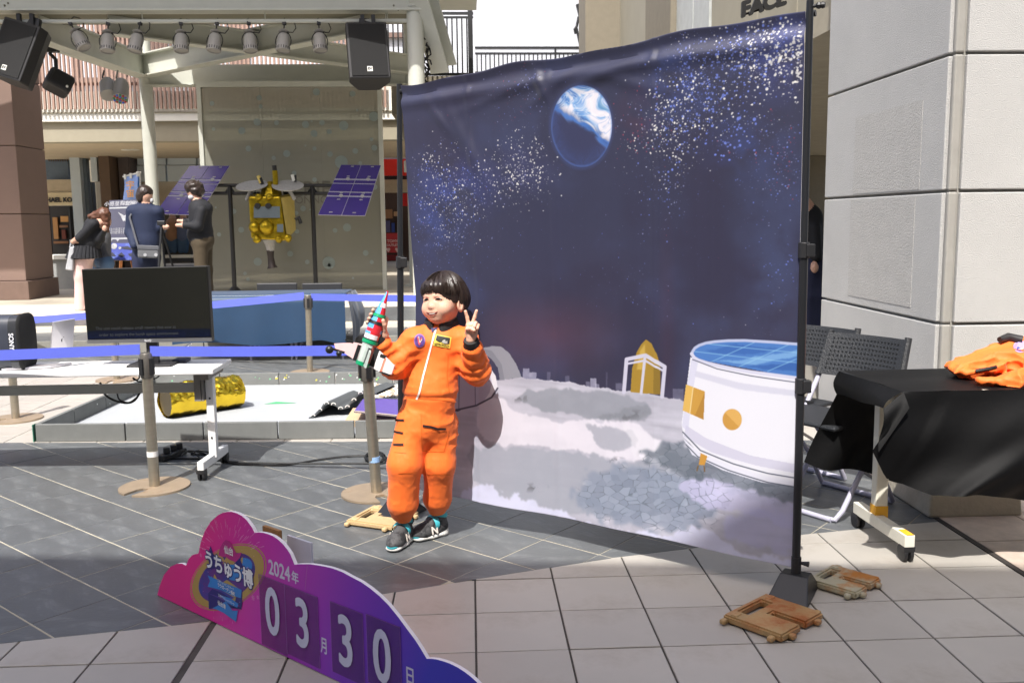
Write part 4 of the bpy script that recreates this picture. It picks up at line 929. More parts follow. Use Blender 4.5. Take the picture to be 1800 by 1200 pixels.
# portable speaker with SONY band
px_sp = thing('portable_speaker', 'black rounded portable speaker at the left edge of the desk', 'speaker', at(20, 632, 5.1))
A, B_ = at(-60, 583, 5.12), at(44, 583, 5.08)
a = at(30, 552, 5.08).z; c_ = zt+.002; cz = (a+c_)/2; hh = (a-c_)/2
def rr_ring(x, sy, sz, y0, n=28):
    o_ = []
    for k in range(n):
        t = 2*math.pi*k/n; cx, sx = math.cos(t), math.sin(t); e = .5
        o_.append((x, y0+sy*math.copysign(abs(cx)**e, cx), cz+sz*math.copysign(abs(sx)**e, sx)))
    return o_
def loft(rings, mi=0, cap=True):
    b = MB(); n = len(rings[0]); vs = [p for r_ in rings for p in r_]; fs = [(i*n+k, i*n+(k+1) % n, (i+1)*n+(k+1) % n, (i+1)*n+k) for i in range(len(rings)-1) for k in range(n)]
    if cap: fs += [tuple(range(n-1, -1, -1)), tuple((len(rings)-1)*n+k for k in range(n))]
    return b.add(vs, fs, mi)
xs = lambda px: at(px, 583, 5.0).x
sy = .1; y0 = 5.1
part(loft([rr_ring(xs(-130), sy*.9, hh*.9, y0), rr_ring(xs(-120), sy*.94, hh*.97, y0), rr_ring(xs(12), sy*.94, hh*.97, y0)]), 'body', mat('speaker_slate', S(58, 62, 72), .45), px_sp, smooth=50)
part(loft([rr_ring(xs(12.3), sy*.96, hh*.985, y0), rr_ring(xs(27), sy*.98, hh, y0)]), 'band', mat('band_gloss', S(70, 72, 76), .2, metal=.4), px_sp, smooth=50)
part(loft([rr_ring(xs(27.4), sy, hh*1.02, y0), rr_ring(xs(29), sy*1.02, hh*1.03, y0), rr_ring(xs(32), sy*1.0, hh*1.0, y0), rr_ring(xs(34), sy*.9, hh*.92, y0)]), 'grille', M_GRL, px_sp, smooth=50)
b = MB(); letters(b, 'SONY', (xs(19), y0-sy*.98-.006, cz+.01), (0, 0, -1), (1, 0, 0), .034, .001, .001); part(b, 'badge', mat('print_white', S(226, 228, 232), .6), px_sp)
# laptop
lt = thing('laptop', 'silver laptop with a dark fruit emblem, opened on the white desk', 'laptop', at(110, 630, 5.1))
L4 = [at(93, 566, 5.04), at(131, 560, 5.16), at(126, 622, 5.20), at(88, 624, 5.08)]; ln = (L4[1]-L4[0]).cross(L4[3]-L4[0]).normalized()
if ln.y > 0: ln = -ln
slab(L4, 0, 1, 0, 1, .004, 'lid', mat('laptop_silver', S(205, 202, 206), .3, metal=.5), lt, ln)
ux = (L4[1]-L4[0]).normalized(); uy = (L4[0]-L4[3]).normalized(); cc = bil(L4, .5, .56)+ln*.005
b = MB(); b.add([cc+ux*(.0115*math.cos(t)*(1-.12*max(0, math.cos(t))**4)) + uy*(.0125*math.sin(t)) for t in [k*math.pi/12 for k in range(24)]], [tuple(range(24))])
b.add([cc+uy*.013+ux*.001, cc+uy*.016+ux*.006, cc+uy*.020+ux*.006, cc+uy*.017+ux*.001], [(0, 1, 2, 3)]); part(b, 'emblem', M_CAST, lt)
p0, p1 = L4[3], L4[2]; p0 = Vector((p0.x, p0.y, zt+.003)); p1 = Vector((p1.x, p1.y, zt+.003)); off = Vector((-.23, -.07, 0))
b = MB(); b.add([p0, p1, p1+off, p0+off]+[p+Vector((0, 0, .012)) for p in (p0, p1, p1+off, p0+off)], [(0,3,2,1),(4,5,6,7),(0,1,5,4),(1,2,6,5),(2,3,7,6),(3,0,4,7)]); part(b, 'base', MATS['laptop_silver'], lt, bevel=.003)
b = MB(); b.tube([at(322, 612, 5.2), at(336, 603, 5.22)], .006, 8); o = part(b, 'pen', M_WT, None); props(o, 'white pen lying on the desk right of the monitor foot', 'pen')
b = MB(); b.bb(at(306, 612, 5.25).x, at(330, 612, 5.25).x, 5.2, 5.3, zt+.001, zt+.02); o = part(b, 'small_case', mat('case_blue', S(40, 46, 70), .5), None, bevel=.004); props(o, 'little dark case on the desk under the monitor corner', 'case')
# cables
def cable(name, label, pts, r=.006, cat='cable'):
    P3 = [Vector(p) for p in pts]; out = []
    for i in range(len(P3)-1):
        a_, b_, c3, d_ = P3[max(i-1, 0)], P3[i], P3[i+1], P3[min(i+2, len(P3)-1)]
        for k in range(8):
            t = k/8; out.append(.5*((2*b_)+(c3-a_)*t+(2*a_-5*b_+4*c3-d_)*t*t+(3*b_-a_-3*c3+d_)*t**3))
    out.append(P3[-1]); b = MB(); b.tube(out, r, 6); o = part(b, name, M_CABLE, None, smooth=True); return props(o, label, cat)
U = lambda px, py: at(px, py, 5.16)
cable('cable', 'thin black cable looping below the desk beam', [U(236, 640), U(245, 662), U(238, 668), U(234, 664), U(246, 671), U(262, 668), U(278, 662), U(284, 648), U(282, 640)], .004)
cable('cable', 'thicker black cable drooping under the desk beam behind the post', [U(176, 672), U(184, 692), U(200, 703), U(222, 708), U(236, 704), U(246, 690)], .006)
cable('cable', 'second black cable droop close under the beam', [U(206, 690), U(210, 702), U(226, 707), U(240, 698), U(248, 688)], .004)
cable('floor_cable', 'black cable snaking on the slate floor from desk caster to the coil', [gr(*p, .006) for p in ((336, 798), (372, 800), (400, 812), (430, 816), (500, 817), (560, 808), (610, 802), (648, 801))], .007)
cable('floor_cable', 'black cable lying flat along the slate floor behind the caster', [gr(*p, .006) for p in ((300, 806), (350, 806), (420, 812), (520, 814), (600, 814), (655, 814))], .005)
coil = [gr(660+16*math.cos(t*.55), 803+9*math.sin(t*.55), .008+.004*(t//11)) + Vector((rng.uniform(-.01, .01), 0, 0)) for t in range(46)]
cable('cable_coil', 'small black coil of cable on the floor behind the boy', coil, .005, 'cable coil')
pw = thing('power_strip', 'black power strip box on the floor beside the near barrier post', 'power strip', gr(300, 808))
a, c_ = gr(281, 812), gr(322, 797); b = MB(); b.beam(a+Vector((0, 0, .02)), c_+Vector((0, 0, .02)), .06, .036); part(b, 'housing', M_CAST, pw, bevel=.006)
b = MB()
for t in (.3, .6, .85): b.box(a.lerp(c_, t)+Vector((0, 0, .055)), (.035, .03, .035), .5)
part(b, 'plug', M_CAST, pw, bevel=.005)
for dx, s in ((0, 0), (.03, 1), (-.02, 2)): cable('cable', ['black plug lead curling up behind the power strip', 'black plug lead bending toward the desk leg', 'black plug lead dropping beside the barrier post'][s], [gr(300+20*s, 800, .05), gr(318+14*s, 792, .09), gr(340+16*s, 796, .03), gr(350+18*s, 803, .008)], .005)

# ------------------------------------------------------------------ exhibition mat with a low border
mt = thing('exhibition_mat', 'low grey bordered exhibition mat with sticker stars on its edge', 'mat', (-1.6, 6.9, 0), None, R(-2.2))
M_MAT = mat('mat_top', S(164, 168, 171), .6, var=.03); M_BRD = mat('border_grey', S(112, 114, 112), .75, var=.08, scale=12, bump=.2, bscale=200, rnd=.05)
fl, fr, bl_ = gr(60, 777), gr(700, 770), gr(385, 679)
fl.z = fr.z = 0; dx_ = (fr-fl).normalized(); dy_ = Vector((-dx_.y, dx_.x, 0)); dep = (bl_-fl).dot(dy_); Wd = 3.1; mo = fl
mt.location = mo; mt.rotation_euler = (0, 0, math.atan2(dx_.y, dx_.x))
b = MB(); b.bb(.03, Wd-.03, .03, dep-.03, .0015, .014); part(b, 'sheet', M_MAT, mt, local=True)
hB = .115
x = 0; cuts = [0, .01, .585, 1.085, 1.56, 2.05, 2.55, Wd]
for u0, u1 in zip(cuts[1:], cuts[2:]):
    b = MB(); b.bb(u0+.004, u1-.004, 0, .03, .001, hB); part(b, 'border_panel', M_BRD, mt, local=True, bevel=.004)
    b = MB(); b.bb(u0+.004, u1-.004, dep-.03, dep, .001, hB); part(b, 'border_panel', M_BRD, mt, local=True, bevel=.004)
for v0, v1 in ((.03, .5), (.5, 1.0), (1.0, 1.5), (1.5, dep)):
    for xx in (.0, Wd-.03):
        b = MB(); b.bb(xx, xx+.03, v0+.004, v1-.034 if v1 == dep else v1-.004, .001, hB); part(b, 'border_panel', M_BRD, mt, local=True, bevel=.004)
b = MB(); b.bb(-.006, -.001, .0, .05, .001, hB-.002); part(b, 'edge_strip', mat('edge_green', S(60, 120, 100), .6), mt, local=True)
for k, col in enumerate(((210, 212, 210), (206, 196, 70), (120, 190, 140))):
    b = MB()
    for _ in range(26):
        u = rng.uniform(.1, Wd-.1); z_ = rng.uniform(.035, .105); s_ = rng.uniform(.004, .008)
        if rng.random() < .3 and k == 0: yv = rng.uniform(.1, dep); b.add([(.0315, yv-s_, z_), (.0315, yv+s_, z_), (.0315, yv+s_, z_+1.6*s_), (.0315, yv-s_, z_+1.6*s_)], [(0, 1, 2, 3)])
        else: b.add([(u-s_, dep-.0315, z_-s_), (u+s_*.8, dep-.0315, z_-s_*.5), (u+s_, dep-.0315, z_+s_), (u-s_*.7, dep-.0315, z_+s_*.9)], [(0, 1, 2, 3)])
    o = part(b, 'star_stickers', mat('sticker%d' % k, S(*col), .6), mt, local=True); o['kind'] = 'stuff'
# gold roll
A, B_ = gr(283, 743), gr(414, 722); A.y += .1; B_.y += .1; rr = .118; A.z = B_.z = rr+.016
M_GF = mat('gold_mylar', (.86, .58, .045), .2, metal=1.0, var=.2, scale=5, bump=1.0, bscale=13)
b = MB(); d = (B_-A).normalized(); x_ = Vector((0, 0, 1)); y_ = d.cross(x_)
def roll(u, v):
    a_ = 2*math.pi*u; c_ = A.lerp(B_, v); n_ = mnoise.noise(Vector((math.cos(a_)*2.2, math.sin(a_)*2.2, v*9)))*.013 + mnoise.noise(Vector((math.cos(a_)*6, math.sin(a_)*6, v*26)))*.006
    return c_ + (x_*math.cos(a_)+y_*math.sin(a_))*(rr+1.5*n_*(.3+.7*max(0, math.cos(a_-.4)))) + d*(mnoise.noise(Vector((a_, v, 3)))*.01 if v in (0, 1) else 0)
b.grid(roll, 72, 60); 
o = thing('gold_foil_roll', 'shiny crumpled gold foil roll lying on the pale mat', 'foil roll', A-Vector((0, 0, rr)))
part(b, 'foil', M_GF, o, smooth=60)
b = MB(); b.tube([A+d*.012, B_-d*.012], rr*.93, 28); part(b, 'core', mat('core_dark', S(70, 60, 40), .6), o, smooth=40)
# wavy foam ramp, purple board, carton, pebbles, green tape
wf = thing('foam_ramp', 'grey wavy foam ramp with white crescents along its front edge', 'foam ramp', gr(585, 735))
w0 = gr(543, 739); w1 = gr(640, 731)
prof = [(0, .0), (.06, .02), (.13, .055), (.19, .095), (.25, .105), (.31, .085), (.38, .055), (.45, .06), (.52, .1), (.6, .15), (.68, .165), (.75, .15), (.82, .14)]
Lw = (w1-w0).length*1.25; dw = (w1-w0).normalized(); bw = Vector((.1, .55, 0))
def wz(t):
    t = t*.82
    for (a_, c_), (e_, f_) in zip(prof, prof[1:]):
        if t <= e_: k = (t-a_)/(e_-a_); k = k*k*(3-2*k); return c_+(f_-c_)*k
    return prof[-1][1]
M_FOAM = mat('foam_grey', S(82, 86, 88), .7, bump=.2, bscale=200, var=.08)
b = MB(); b.grid(lambda u, v: w0+dw*(Lw*u)+bw*v+Vector((0, 0, .022+wz(u)*(1-.25*v))), 40, 8); b.grid(lambda u, v: w0+dw*(Lw*u)+Vector((0, 0, .004+wz(u)+.018*v)), 40, 1)
b.grid(lambda u, v: w0+dw*(Lw*u)+bw*v+Vector((0, 0, .004+wz(u)*(1-.25*v))), 40, 8); part(b, 'sheet', M_FOAM, wf, smooth=40)
b = MB()
for k in range(9):
    u = .06+.1*k; c_ = w0+dw*(Lw*u)+Vector((0, -.004, .014+wz(u))); b.add([c_+dw*(.017*math.cos(t))+Vector((0, 0, .014*math.sin(t))) for t in [R(x_) for x_ in range(-20, 201, 20)]]+[c_+dw*(.011*math.cos(t))+Vector((0, 0, .007*math.sin(t))) for t in [R(x_) for x_ in range(200, -21, -20)]], [tuple(range(24))])
part(b, 'crescents', M_WT, wf)
pb_ = thing('purple_board', 'purple speckled board sloping on a carton behind the barrier post', 'board', gr(670, 735))
Q = [at(640, 700, 6.6), at(712, 704, 6.6), at(712, 733, 6.0), at(622, 724, 6.0)]; n = (Q[1]-Q[0]).cross(Q[3]-Q[0]).normalized(); n = n if n.z > 0 else -n
slab(Q, 0, 1, 0, 1, .006, 'sheet', mat('board_purple', S(92, 76, 150), .6, var=.1, scale=40, col2=S(160, 150, 200), c2scale=90, c2lo=.68, c2hi=.72), pb_, n); slab(Q, 0, 1, .985, 1.0, .009, 'edge', mat('board_edge', S(206, 190, 170), .7), pb_, n)
b = MB(); q = at(605, 735, 6.05); q2 = at(700, 735, 6.05); b.bb(q.x, q2.x, 6.1, 6.5, .015, .065); o = part(b, 'carton', mat('carton_tan', S(190, 164, 130), .8, var=.06), None, bevel=.003); props(o, 'flat tan carton under the purple board', 'carton')
b = MB()
pg = [gr(642, 702), gr(710, 702), gr(716, 682), gr(655, 678)]
b.add([p+Vector((0, 0, .02)) for p in pg], [(0, 1, 2, 3)])
sandp = part(b, 'sand_patch', mat('white_sand', S(226, 222, 212), .9, var=.06, scale=40, bump=.4, bscale=120), None); props(sandp, 'white sand patch at the back of the mat', 'sand', kind='stuff')
b = MB()
for k in range(130):
    u, v = rng.random(), rng.random(); c_ = pg[0].lerp(pg[1], u).lerp(pg[3].lerp(pg[2], u), v); s_ = rng.uniform(.008, .02); b.ball(c_+Vector((0, 0, .022)), s_, 6, rng.choice((0, 0, 1, 2)), (1, rng.uniform(.6, 1.2), .7), Matrix.Rotation(rng.random()*3, 3, 'Z'))
o = part(b, 'pebbles', [mat('pebble_white', S(214, 208, 196), .8), mat('pebble_tan', S(176, 152, 124), .8), mat('pebble_grey', S(120, 112, 104), .8)], None, smooth=True); props(o, 'pale pebbles scattered on the sand patch', 'pebbles', kind='stuff')
b = MB(); q = gr(497, 712); b.add([(q.x-.13, q.y-.02, .017), (q.x+.1, q.y, .017), (q.x-.06, q.y+.06, .017)]+[(q.x-.13, q.y-.02, .0155), (q.x+.1, q.y, .0155), (q.x-.06, q.y+.06, .0155)], [(0, 1, 2), (5, 4, 3), (0, 3, 4, 1), (1, 4, 5, 2), (2, 5, 3, 0)]); o = part(b, 'tape_marker', mat('tape_green', S(70, 170, 110), .6), None); props(o, 'small green tape triangle on the pale mat', 'tape')
# ------------------------------------------------------------------ printed star backdrop on its stand
LP, RP = gr(706, 905), gr(1398, 1045); LP.z = RP.z = 0
bdir = (RP-LP).normalized(); bn = Vector((bdir.y, -bdir.x, 0))          # bn faces the camera
BO = LP + bn*.004
def homog(src, dst):
    A = []; y = []
    for (x, yv), (u, v) in zip(src, dst):
        A.append([x, yv, 1, 0, 0, 0, -u*x, -u*yv]); y.append(u); A.append([0, 0, 0, x, yv, 1, -v*x, -v*yv]); y.append(v)
    h = np.linalg.solve(np.array(A), np.array(y)); return np.append(h, 1).reshape(3, 3)
UVQ = [(0, 0), (1, 0), (1, 1), (0, 1)]
H_uv2px = homog(UVQ, [(707, 151), (1416, 18), (1393, 1001), (735, 858)])
def uv2px(u, v): w = H_uv2px @ np.array([u, v, 1]); return w[0]/w[2], w[1]/w[2]
def paint_backdrop():
    W_, H_ = 1000, 1080
    U, V = np.meshgrid((np.arange(W_)+.5)/W_, (np.arange(H_)+.5)/H_)
    w = H_uv2px[2, 0]*U+H_uv2px[2, 1]*V+H_uv2px[2, 2]; X = (H_uv2px[0, 0]*U+H_uv2px[0, 1]*V+H_uv2px[0, 2])/w; Y = (H_uv2px[1, 0]*U+H_uv2px[1, 1]*V+H_uv2px[1, 2])/w
    P3 = np.stack([X, Y, 0*X], -1)
    nz = lambda f, s=0: sum(vnoise(P3, f*2**k, s+k)*.5**(k+1) for k in range(4))/.9375
    JN = [(vnoise(P3, .07, k+40)-.5)*2+(vnoise(P3, .25, k+43)-.5) for k in (0, 1)]
    N1_, N2_, N3_ = nz(.011, 1), nz(.03, 5), nz(.09, 9)
    c = lambda r, g, b: np.array([r, g, b])/255.
    ss = lambda a, b, x: (lambda t: t*t*(3-2*t))(np.clip((x-a)/(b-a), 0, 1))
    im = np.zeros((H_, W_, 3)); im[:] = c(44, 46, 74)
    def mix(col, m): nonlocal im; im = im*(1-m[..., None]) + np.asarray(col)*m[..., None]
    def spl(pts, k=6):
        n = len(pts); o_ = []
        for i in range(n):
            a, b, d, e = (np.array(pts[(i+q) % n], float) for q in (-1, 0, 1, 2))
            for s in range(k): t = s/k; o_.append(tuple(.5*(2*b+(d-a)*t+(2*a-5*b+4*d-e)*t*t+(3*b-a-3*d+e)*t**3)))
        return o_
    def inside(pts, jit=0.0, seed=0):
        x, y = X, Y
        if jit: x = X+np.roll(JN[0], seed*61, 1)*jit; y = Y+np.roll(JN[1], seed*61, 0)*jit
        r = np.zeros(X.shape, bool)
        for (x0, y0), (x1, y1) in zip(pts, pts[1:]+pts[:1]):
            if y0 == y1: continue
            r ^= ((y0 > y) != (y1 > y)) & (x < (x1-x0)*(y-y0)/(y1-y0)+x0)
        return r.astype(float)
    def soft(m, k=1):
        for _ in range(k): m = (m+np.roll(m, 1, 0)+np.roll(m, -1, 0)+np.roll(m, 1, 1)+np.roll(m, -1, 1))/5
        return m
    def blob(cx, cy, rx, ry, a=0):
        ca, sa = math.cos(a), math.sin(a); dx, dy = X-cx, Y-cy
        return np.sqrt(((dx*ca+dy*sa)/rx)**2+((-dx*sa+dy*ca)/ry)**2)
    def line(pts, wd, closed=False):
        d = np.full(X.shape, 1e9)
        for (x0, y0), (x1, y1) in zip(pts, pts[1:]+(pts[:1] if closed else [])):
            vx, vy = x1-x0, y1-y0; L = vx*vx+vy*vy+1e-9; t = np.clip(((X-x0)*vx+(Y-y0)*vy)/L, 0, 1)
            d = np.minimum(d, np.hypot(X-x0-t*vx, Y-y0-t*vy))
        return 1-ss(wd*.5-.6, wd*.5+.6, d)
    # sky
    mix(c(58, 56, 82), ss(300, 700, Y)*.75); mix(c(58, 66, 104), ss(.45, .75, N1_)*.55); mix(c(40, 36, 62), ss(.55, .3, N1_)*.0+ss(.5, .72, nz(.008, 3))*.6)
    mix(c(98, 60, 78), np.clip(1-blob(960, 590, 150, 80), 0, 1)*.55); mix(c(96, 50, 66), np.clip(1-blob(1170, 600, 20, 260), 0, 1)*.2)
    im *= (1+.05*(vnoise(np.stack([X*.16, X*0, X*0], -1), 1, 2)-.5))[..., None]
    for cx, cy, rx, ry, col, a in ((790, 330, 110, 80, (56, 66, 140), .7), (760, 400, 60, 80, (60, 78, 150), .6), (1370, 90, 130, 120, (66, 80, 160), .7), (1210, 160, 110, 110, (54, 70, 140), .6), (1310, 260, 110, 80, (56, 74, 140), .4), (905, 300, 80, 60, (70, 74, 130), .5), (1360, 470, 80, 200, (66, 78, 118), .5), (1120, 200, 50, 60, (110, 44, 60), .35), (1170, 110, 60, 40, (60, 80, 140), .5)):
        mix(c(*col), np.clip(1-blob(cx, cy, rx, ry), 0, 1)**1.2*a*ss(.3, .65, N2_))
    r_ = np.random.RandomState(4)
    su, sv = W_/690., H_/900.
    Hinv = np.linalg.inv(H_uv2px)
    def speck(px, py, rad, col, asp=1.0):
        q = Hinv @ np.array([px, py, 1]); u, v = q[0]/q[2]*W_, q[1]/q[2]*H_; R_ = int(rad*1.6*asp)+2
        i0, i1, j0, j1 = int(v)-R_, int(v)+R_+1, int(u)-R_, int(u)+R_+1
        if i0 < 0 or j0 < 0 or i1 >= H_ or j1 >= W_: return
        yy, xx = np.mgrid[i0:i1, j0:j1]; d = np.sqrt(((xx-u)/(su*1.05))**2+((yy-v)/(sv*1.0*asp))**2); m = np.clip((rad+.2-d)/.6, 0, 1)[..., None]
        im[i0:i1, j0:j1] = im[i0:i1, j0:j1]*(1-m)+np.array(col)*m
    WH, BL, RD, LV = c(240, 238, 230), c(112, 134, 226), c(150, 62, 84), c(150, 154, 196)
    for cx, cy, sx, sy, n, pal, rmax in ((768, 310, 26, 34, 300, (WH, WH, WH, BL), 1.5), (805, 345, 26, 34, 260, (WH, WH, LV, BL), 1.4), (890, 310, 34, 26, 300, (WH, WH, WH, LV), 1.6), (925, 285, 24, 30, 220, (WH, WH, WH), 1.7), (770, 375, 40, 30, 300, (LV, BL, BL, WH), 1.2), (760, 430, 30, 30, 140, (BL, LV), 1.0),
            (785, 410, 18, 18, 70, (WH, LV), 1.2), (1185, 215, 26, 38, 330, (WH, WH, WH, BL), 1.8), (1215, 180, 30, 42, 220, (WH, BL, BL), 1.7), (1365, 70, 48, 40, 520, (WH, WH, WH, BL), 1.9), (1385, 110, 30, 34, 260, (WH, WH, WH), 2.3), (1310, 110, 34, 40, 320, (WH, BL, BL), 1.8), (1230, 110, 40, 50, 420, (BL, BL, LV, WH), 1.5), (1250, 170, 24, 30, 120, (BL, BL, WH), 2.0),
            (1285, 235, 20, 26, 60, (BL, BL), 2.6), (1300, 200, 40, 30, 60, (BL, WH), 1.4), (1130, 225, 36, 40, 150, (RD, WH, LV), 1.3), (1110, 255, 14, 16, 40, (WH, RD), 1.4), (1160, 340, 26, 36, 110, (BL, LV), 1.2), (1380, 280, 34, 40, 200, (BL, LV, RD), 1.2), (1340, 300, 60, 60, 200, (BL, LV), .9), (910, 170, 34, 40, 130, (RD, LV, BL), 1.0), (925, 150, 14, 14, 40, (LV, BL), 1.2), (820, 420, 60, 60, 120, (BL, LV), .8),
            (1110, 510, 60, 50, 60, (LV, BL), .8), (1370, 480, 20, 30, 40, (BL, BL), 1.2), (1350, 580, 50, 40, 30, (WH, LV), .8), (1050, 330, 250, 160, 260, (LV, BL, RD), .7), (830, 220, 60, 50, 60, (RD, LV), .8), (1170, 280, 24, 30, 60, (BL, WH), 1.8)):
        for _ in range(int(n*1.35)):
            px, py = r_.normal(cx, sx), r_.normal(cy, sy)
            if py > 590 or blob_in(px, py): continue
            rad = rmax*r_.rand()**2.4*.8+.28; col = pal[r_.randint(len(pal))]; speck(px, py, rad, im_mix(im, col, .72+.28*r_.rand()), r_.uniform(.8, 1.5))
    # earth
    e = blob(1020, 222, 54.5, 72, .05); m = (1-ss(.98, 1.015, e)); dx, dy = (X-1020)/55, (Y-222)/72
    wx, wy = X+22*(vnoise(P3, .035, 51)-.5)*2, Y+22*(vnoise(P3, .035, 52)-.5)*2; PW = np.stack([wx+8*np.sin(wy*.13), wy+8*np.sin(wx*.11), 0*X], -1)
    sw = sum(vnoise(PW, .035*2**k, 60+k)*.5**(k+1) for k in range(5)); fil = 1-np.abs(2*vnoise(PW, .09, 71)-1); fil2 = 1-np.abs(2*vnoise(PW, .17, 72)-1)
    lit = ss(-.16, .22, dx*.45-dy*.9-.02+(sw-.5)*.5); ear = np.zeros_like(im); ear[:] = c(46, 50, 86); lt_ = np.zeros_like(im); lt_[:] = c(232, 228, 238)
    def lay(base, col, k): return base*(1-k[..., None])+c(*col)*k[..., None]
    lt_ = lay(lt_, (120, 170, 226), ss(.52, .40, sw)); lt_ = lay(lt_, (60, 112, 190), ss(.44, .34, sw)*.9); lt_ = lay(lt_, (70, 150, 160), ss(.42, .34, sw)*ss(-.1, .3, dx+dy*.5)*.8); lt_ = lay(lt_, (92, 140, 214), (fil**6)*.6); lt_ = lay(lt_, (244, 242, 246), (fil2**6)*.7)
    ear = ear*(1-lit[..., None])+lt_*lit[..., None]; ear = lay(ear, (58, 118, 206), ss(.0, .3, lit)*ss(.75, .4, lit)*.75); ear = lay(ear, (60, 84, 150), ss(.5, 1, e)*(1-lit)*.45*fil2); ear = lay(ear, (84, 124, 200), ss(.93, .99, e)*.45)
    im = im*(1-m[..., None])+ear*m[..., None]; mix(c(64, 84, 150), np.clip(1-np.abs(e-1.03)/.07, 0, 1)*.3)
    # far city and moon ground
    for x0, y0, x1, y1, a in ((911, 648, 922, 668, .6), (922, 655, 934, 668, .7), (952, 655, 958, 674, .25), (984, 662, 992, 676, .25), (1022, 672, 1030, 684, .4), (1031, 666, 1042, 684, .75), (1040, 676, 1048, 684, .5), (1078, 674, 1090, 686, .3), (1180, 684, 1200, 708, .35), (1060, 655, 1063, 680, .2)):
        mix(c(200, 200, 222), inside([(x0, y0), (x1, y0), (x1, y1), (x0, y1)])*a*(.6+.6*N3_))
    G_ = inside([(700, 725), (800, 722), (850, 700), (862, 668), (905, 664), (935, 668), (965, 672), (1000, 674), (1030, 682), (1062, 683), (1078, 687), (1110, 688), (1150, 697), (1185, 702), (1230, 712), (1420, 720), (1420, 1030), (700, 1030)], 2.5, 3); mix(c(196, 195, 210), soft(G_))
    PB = np.stack([X*.012+Y*.006, Y*.085-X*.012, 0*X], -1); tex = (vnoise(PB, 1, 81)-.5)*.14+(vnoise(PB, 2.7, 82)-.5)*.09+(N2_-.5)*.10+(N3_-.5)*.05; im += (tex*G_)[..., None]*.8
    def patch(pts, col, a=1.0, jit=4, seed=0, k=3): mix(c(*col), soft(inside(spl(pts), jit*1.3, seed), k*2+2)*a*(.86+.2*ss(.35, .65, N2_)).clip(0, 1))
    patch([(905, 694), (960, 684), (1040, 688), (1110, 702), (1140, 722), (1110, 740), (1040, 738), (960, 726), (915, 712)], (152, 156, 168), .95, 5, 1)
    patch([(1080, 722), (1130, 716), (1140, 735), (1090, 742), (1040, 741)], (132, 136, 146), .6, 6, 2)
    patch([(840, 690), (900, 720), (960, 742), (1090, 742), (1150, 770), (1176, 795), (1120, 812), (1085, 808), (1040, 800), (960, 788), (880, 782), (840, 760)], (236, 232, 244), .95, 5, 4)
    patch([(1020, 752), (1070, 748), (1110, 760), (1114, 782), (1090, 794), (1052, 786)], (176, 178, 192), .9, 6, 5)
    patch([(1092, 742), (1150, 775), (1178, 800), (1110, 808), (1105, 780)], (236, 234, 244), .7, 4, 6)
    patch([(830, 786), (940, 790), (1040, 803), (1100, 815), (1180, 800), (1230, 830), (1180, 900), (1000, 905), (900, 880), (835, 850)], (170, 174, 188), .95, 6, 7)
    patch([(1010, 850), (1090, 820), (1190, 840), (1260, 870), (1250, 910), (1180, 940), (1080, 922), (1010, 890)], (140, 152, 174), .8, 12, 8, 16)
    patch([(1120, 800), (1190, 780), (1240, 800), (1330, 835), (1400, 850), (1400, 885), (1330, 880), (1240, 850), (1190, 835)], (104, 114, 128), .8, 9, 9, 8)
    patch([(1190, 850), (1280, 848), (1330, 868), (1400, 890), (1400, 930), (1320, 905), (1240, 890)], (206, 204, 238), .9, 6, 10, 4)  # lumps and stones bluer: cool cast of shade put into the print colours
    patch([(1270, 920), (1330, 895), (1400, 915), (1400, 970), (1300, 960)], (196, 196, 238), .6, 10, 11, 8)
    patch([(835, 850), (900, 872), (960, 896), (1030, 925), (1080, 932), (1150, 945), (1230, 930), (1290, 965), (1400, 990), (1400, 1020), (1200, 1000), (830, 900)], (226, 228, 255), .95, 8, 12, 4)
    # broken stones: cell pattern lines
    gx, gy = X/17., Y/11.; rs_ = np.random.RandomState(8); best = np.full(X.shape, 9.); sec = best.copy(); val = np.zeros(X.shape)
    jx, jy, jv = rs_.rand(200, 200), rs_.rand(200, 200), rs_.rand(200, 200)
    ix, iy = np.floor(gx).astype(int), np.floor(gy).astype(int)
    for a_ in (-1, 0, 1):
        for b_ in (-1, 0, 1):
            qx, qy = (ix+a_) % 200, (iy+b_) % 200; d = np.hypot(ix+a_+jx[qy, qx]-gx, iy+b_+jy[qy, qx]-gy)
            n_ = d < best; sec = np.where(n_, best, np.minimum(sec, d)); val = np.where(n_, jv[qy, qx], val); best = np.minimum(best, d)
    zone = soft(np.maximum(inside([(1000, 860), (1090, 822), (1200, 836), (1290, 880), (1260, 925), (1180, 940), (1060, 925)], 14, 13), inside([(1100, 806), (1190, 775), (1330, 836), (1400, 850), (1400, 884), (1280, 862), (1190, 838)], 10, 14)), 6)
    im += ((val-.5)*.09*zone)[..., None]; mix(c(70, 82, 92), zone*ss(.12, .02, sec-best)*.42*ss(.35, .6, N3_))
    for x0, y0 in ((1090, 735), (1110, 728), (905, 700), (930, 858), (1075, 812)): mix(c(110, 112, 120), np.clip(1-blob(x0, y0, 28, 10), 0, 1)*ss(.5, .62, N3_)*.9)
    # gold shuttle inside its frame
    mix(c(168, 134, 44), inside([(1105, 690), (1108, 648), (1116, 620), (1124, 606), (1133, 597), (1143, 604), (1152, 622), (1158, 645), (1158, 694)])); mix(c(214, 182, 90), soft(inside([(1116, 650), (1122, 618), (1131, 604), (1132, 650)]), 3)*.7); mix(c(120, 96, 34), inside([(1147, 640), (1158, 645), (1158, 694), (1146, 692)])*.6)
    mix(c(206, 204, 224), line([(1093, 690), (1098, 632), (1132, 625), (1166, 645), (1161, 698)], 7)); mix(c(206, 204, 224), line([(1131, 628), (1124, 692)], 5)); mix(c(206, 204, 224), line([(1098, 640), (1131, 634), (1163, 652)], 4))
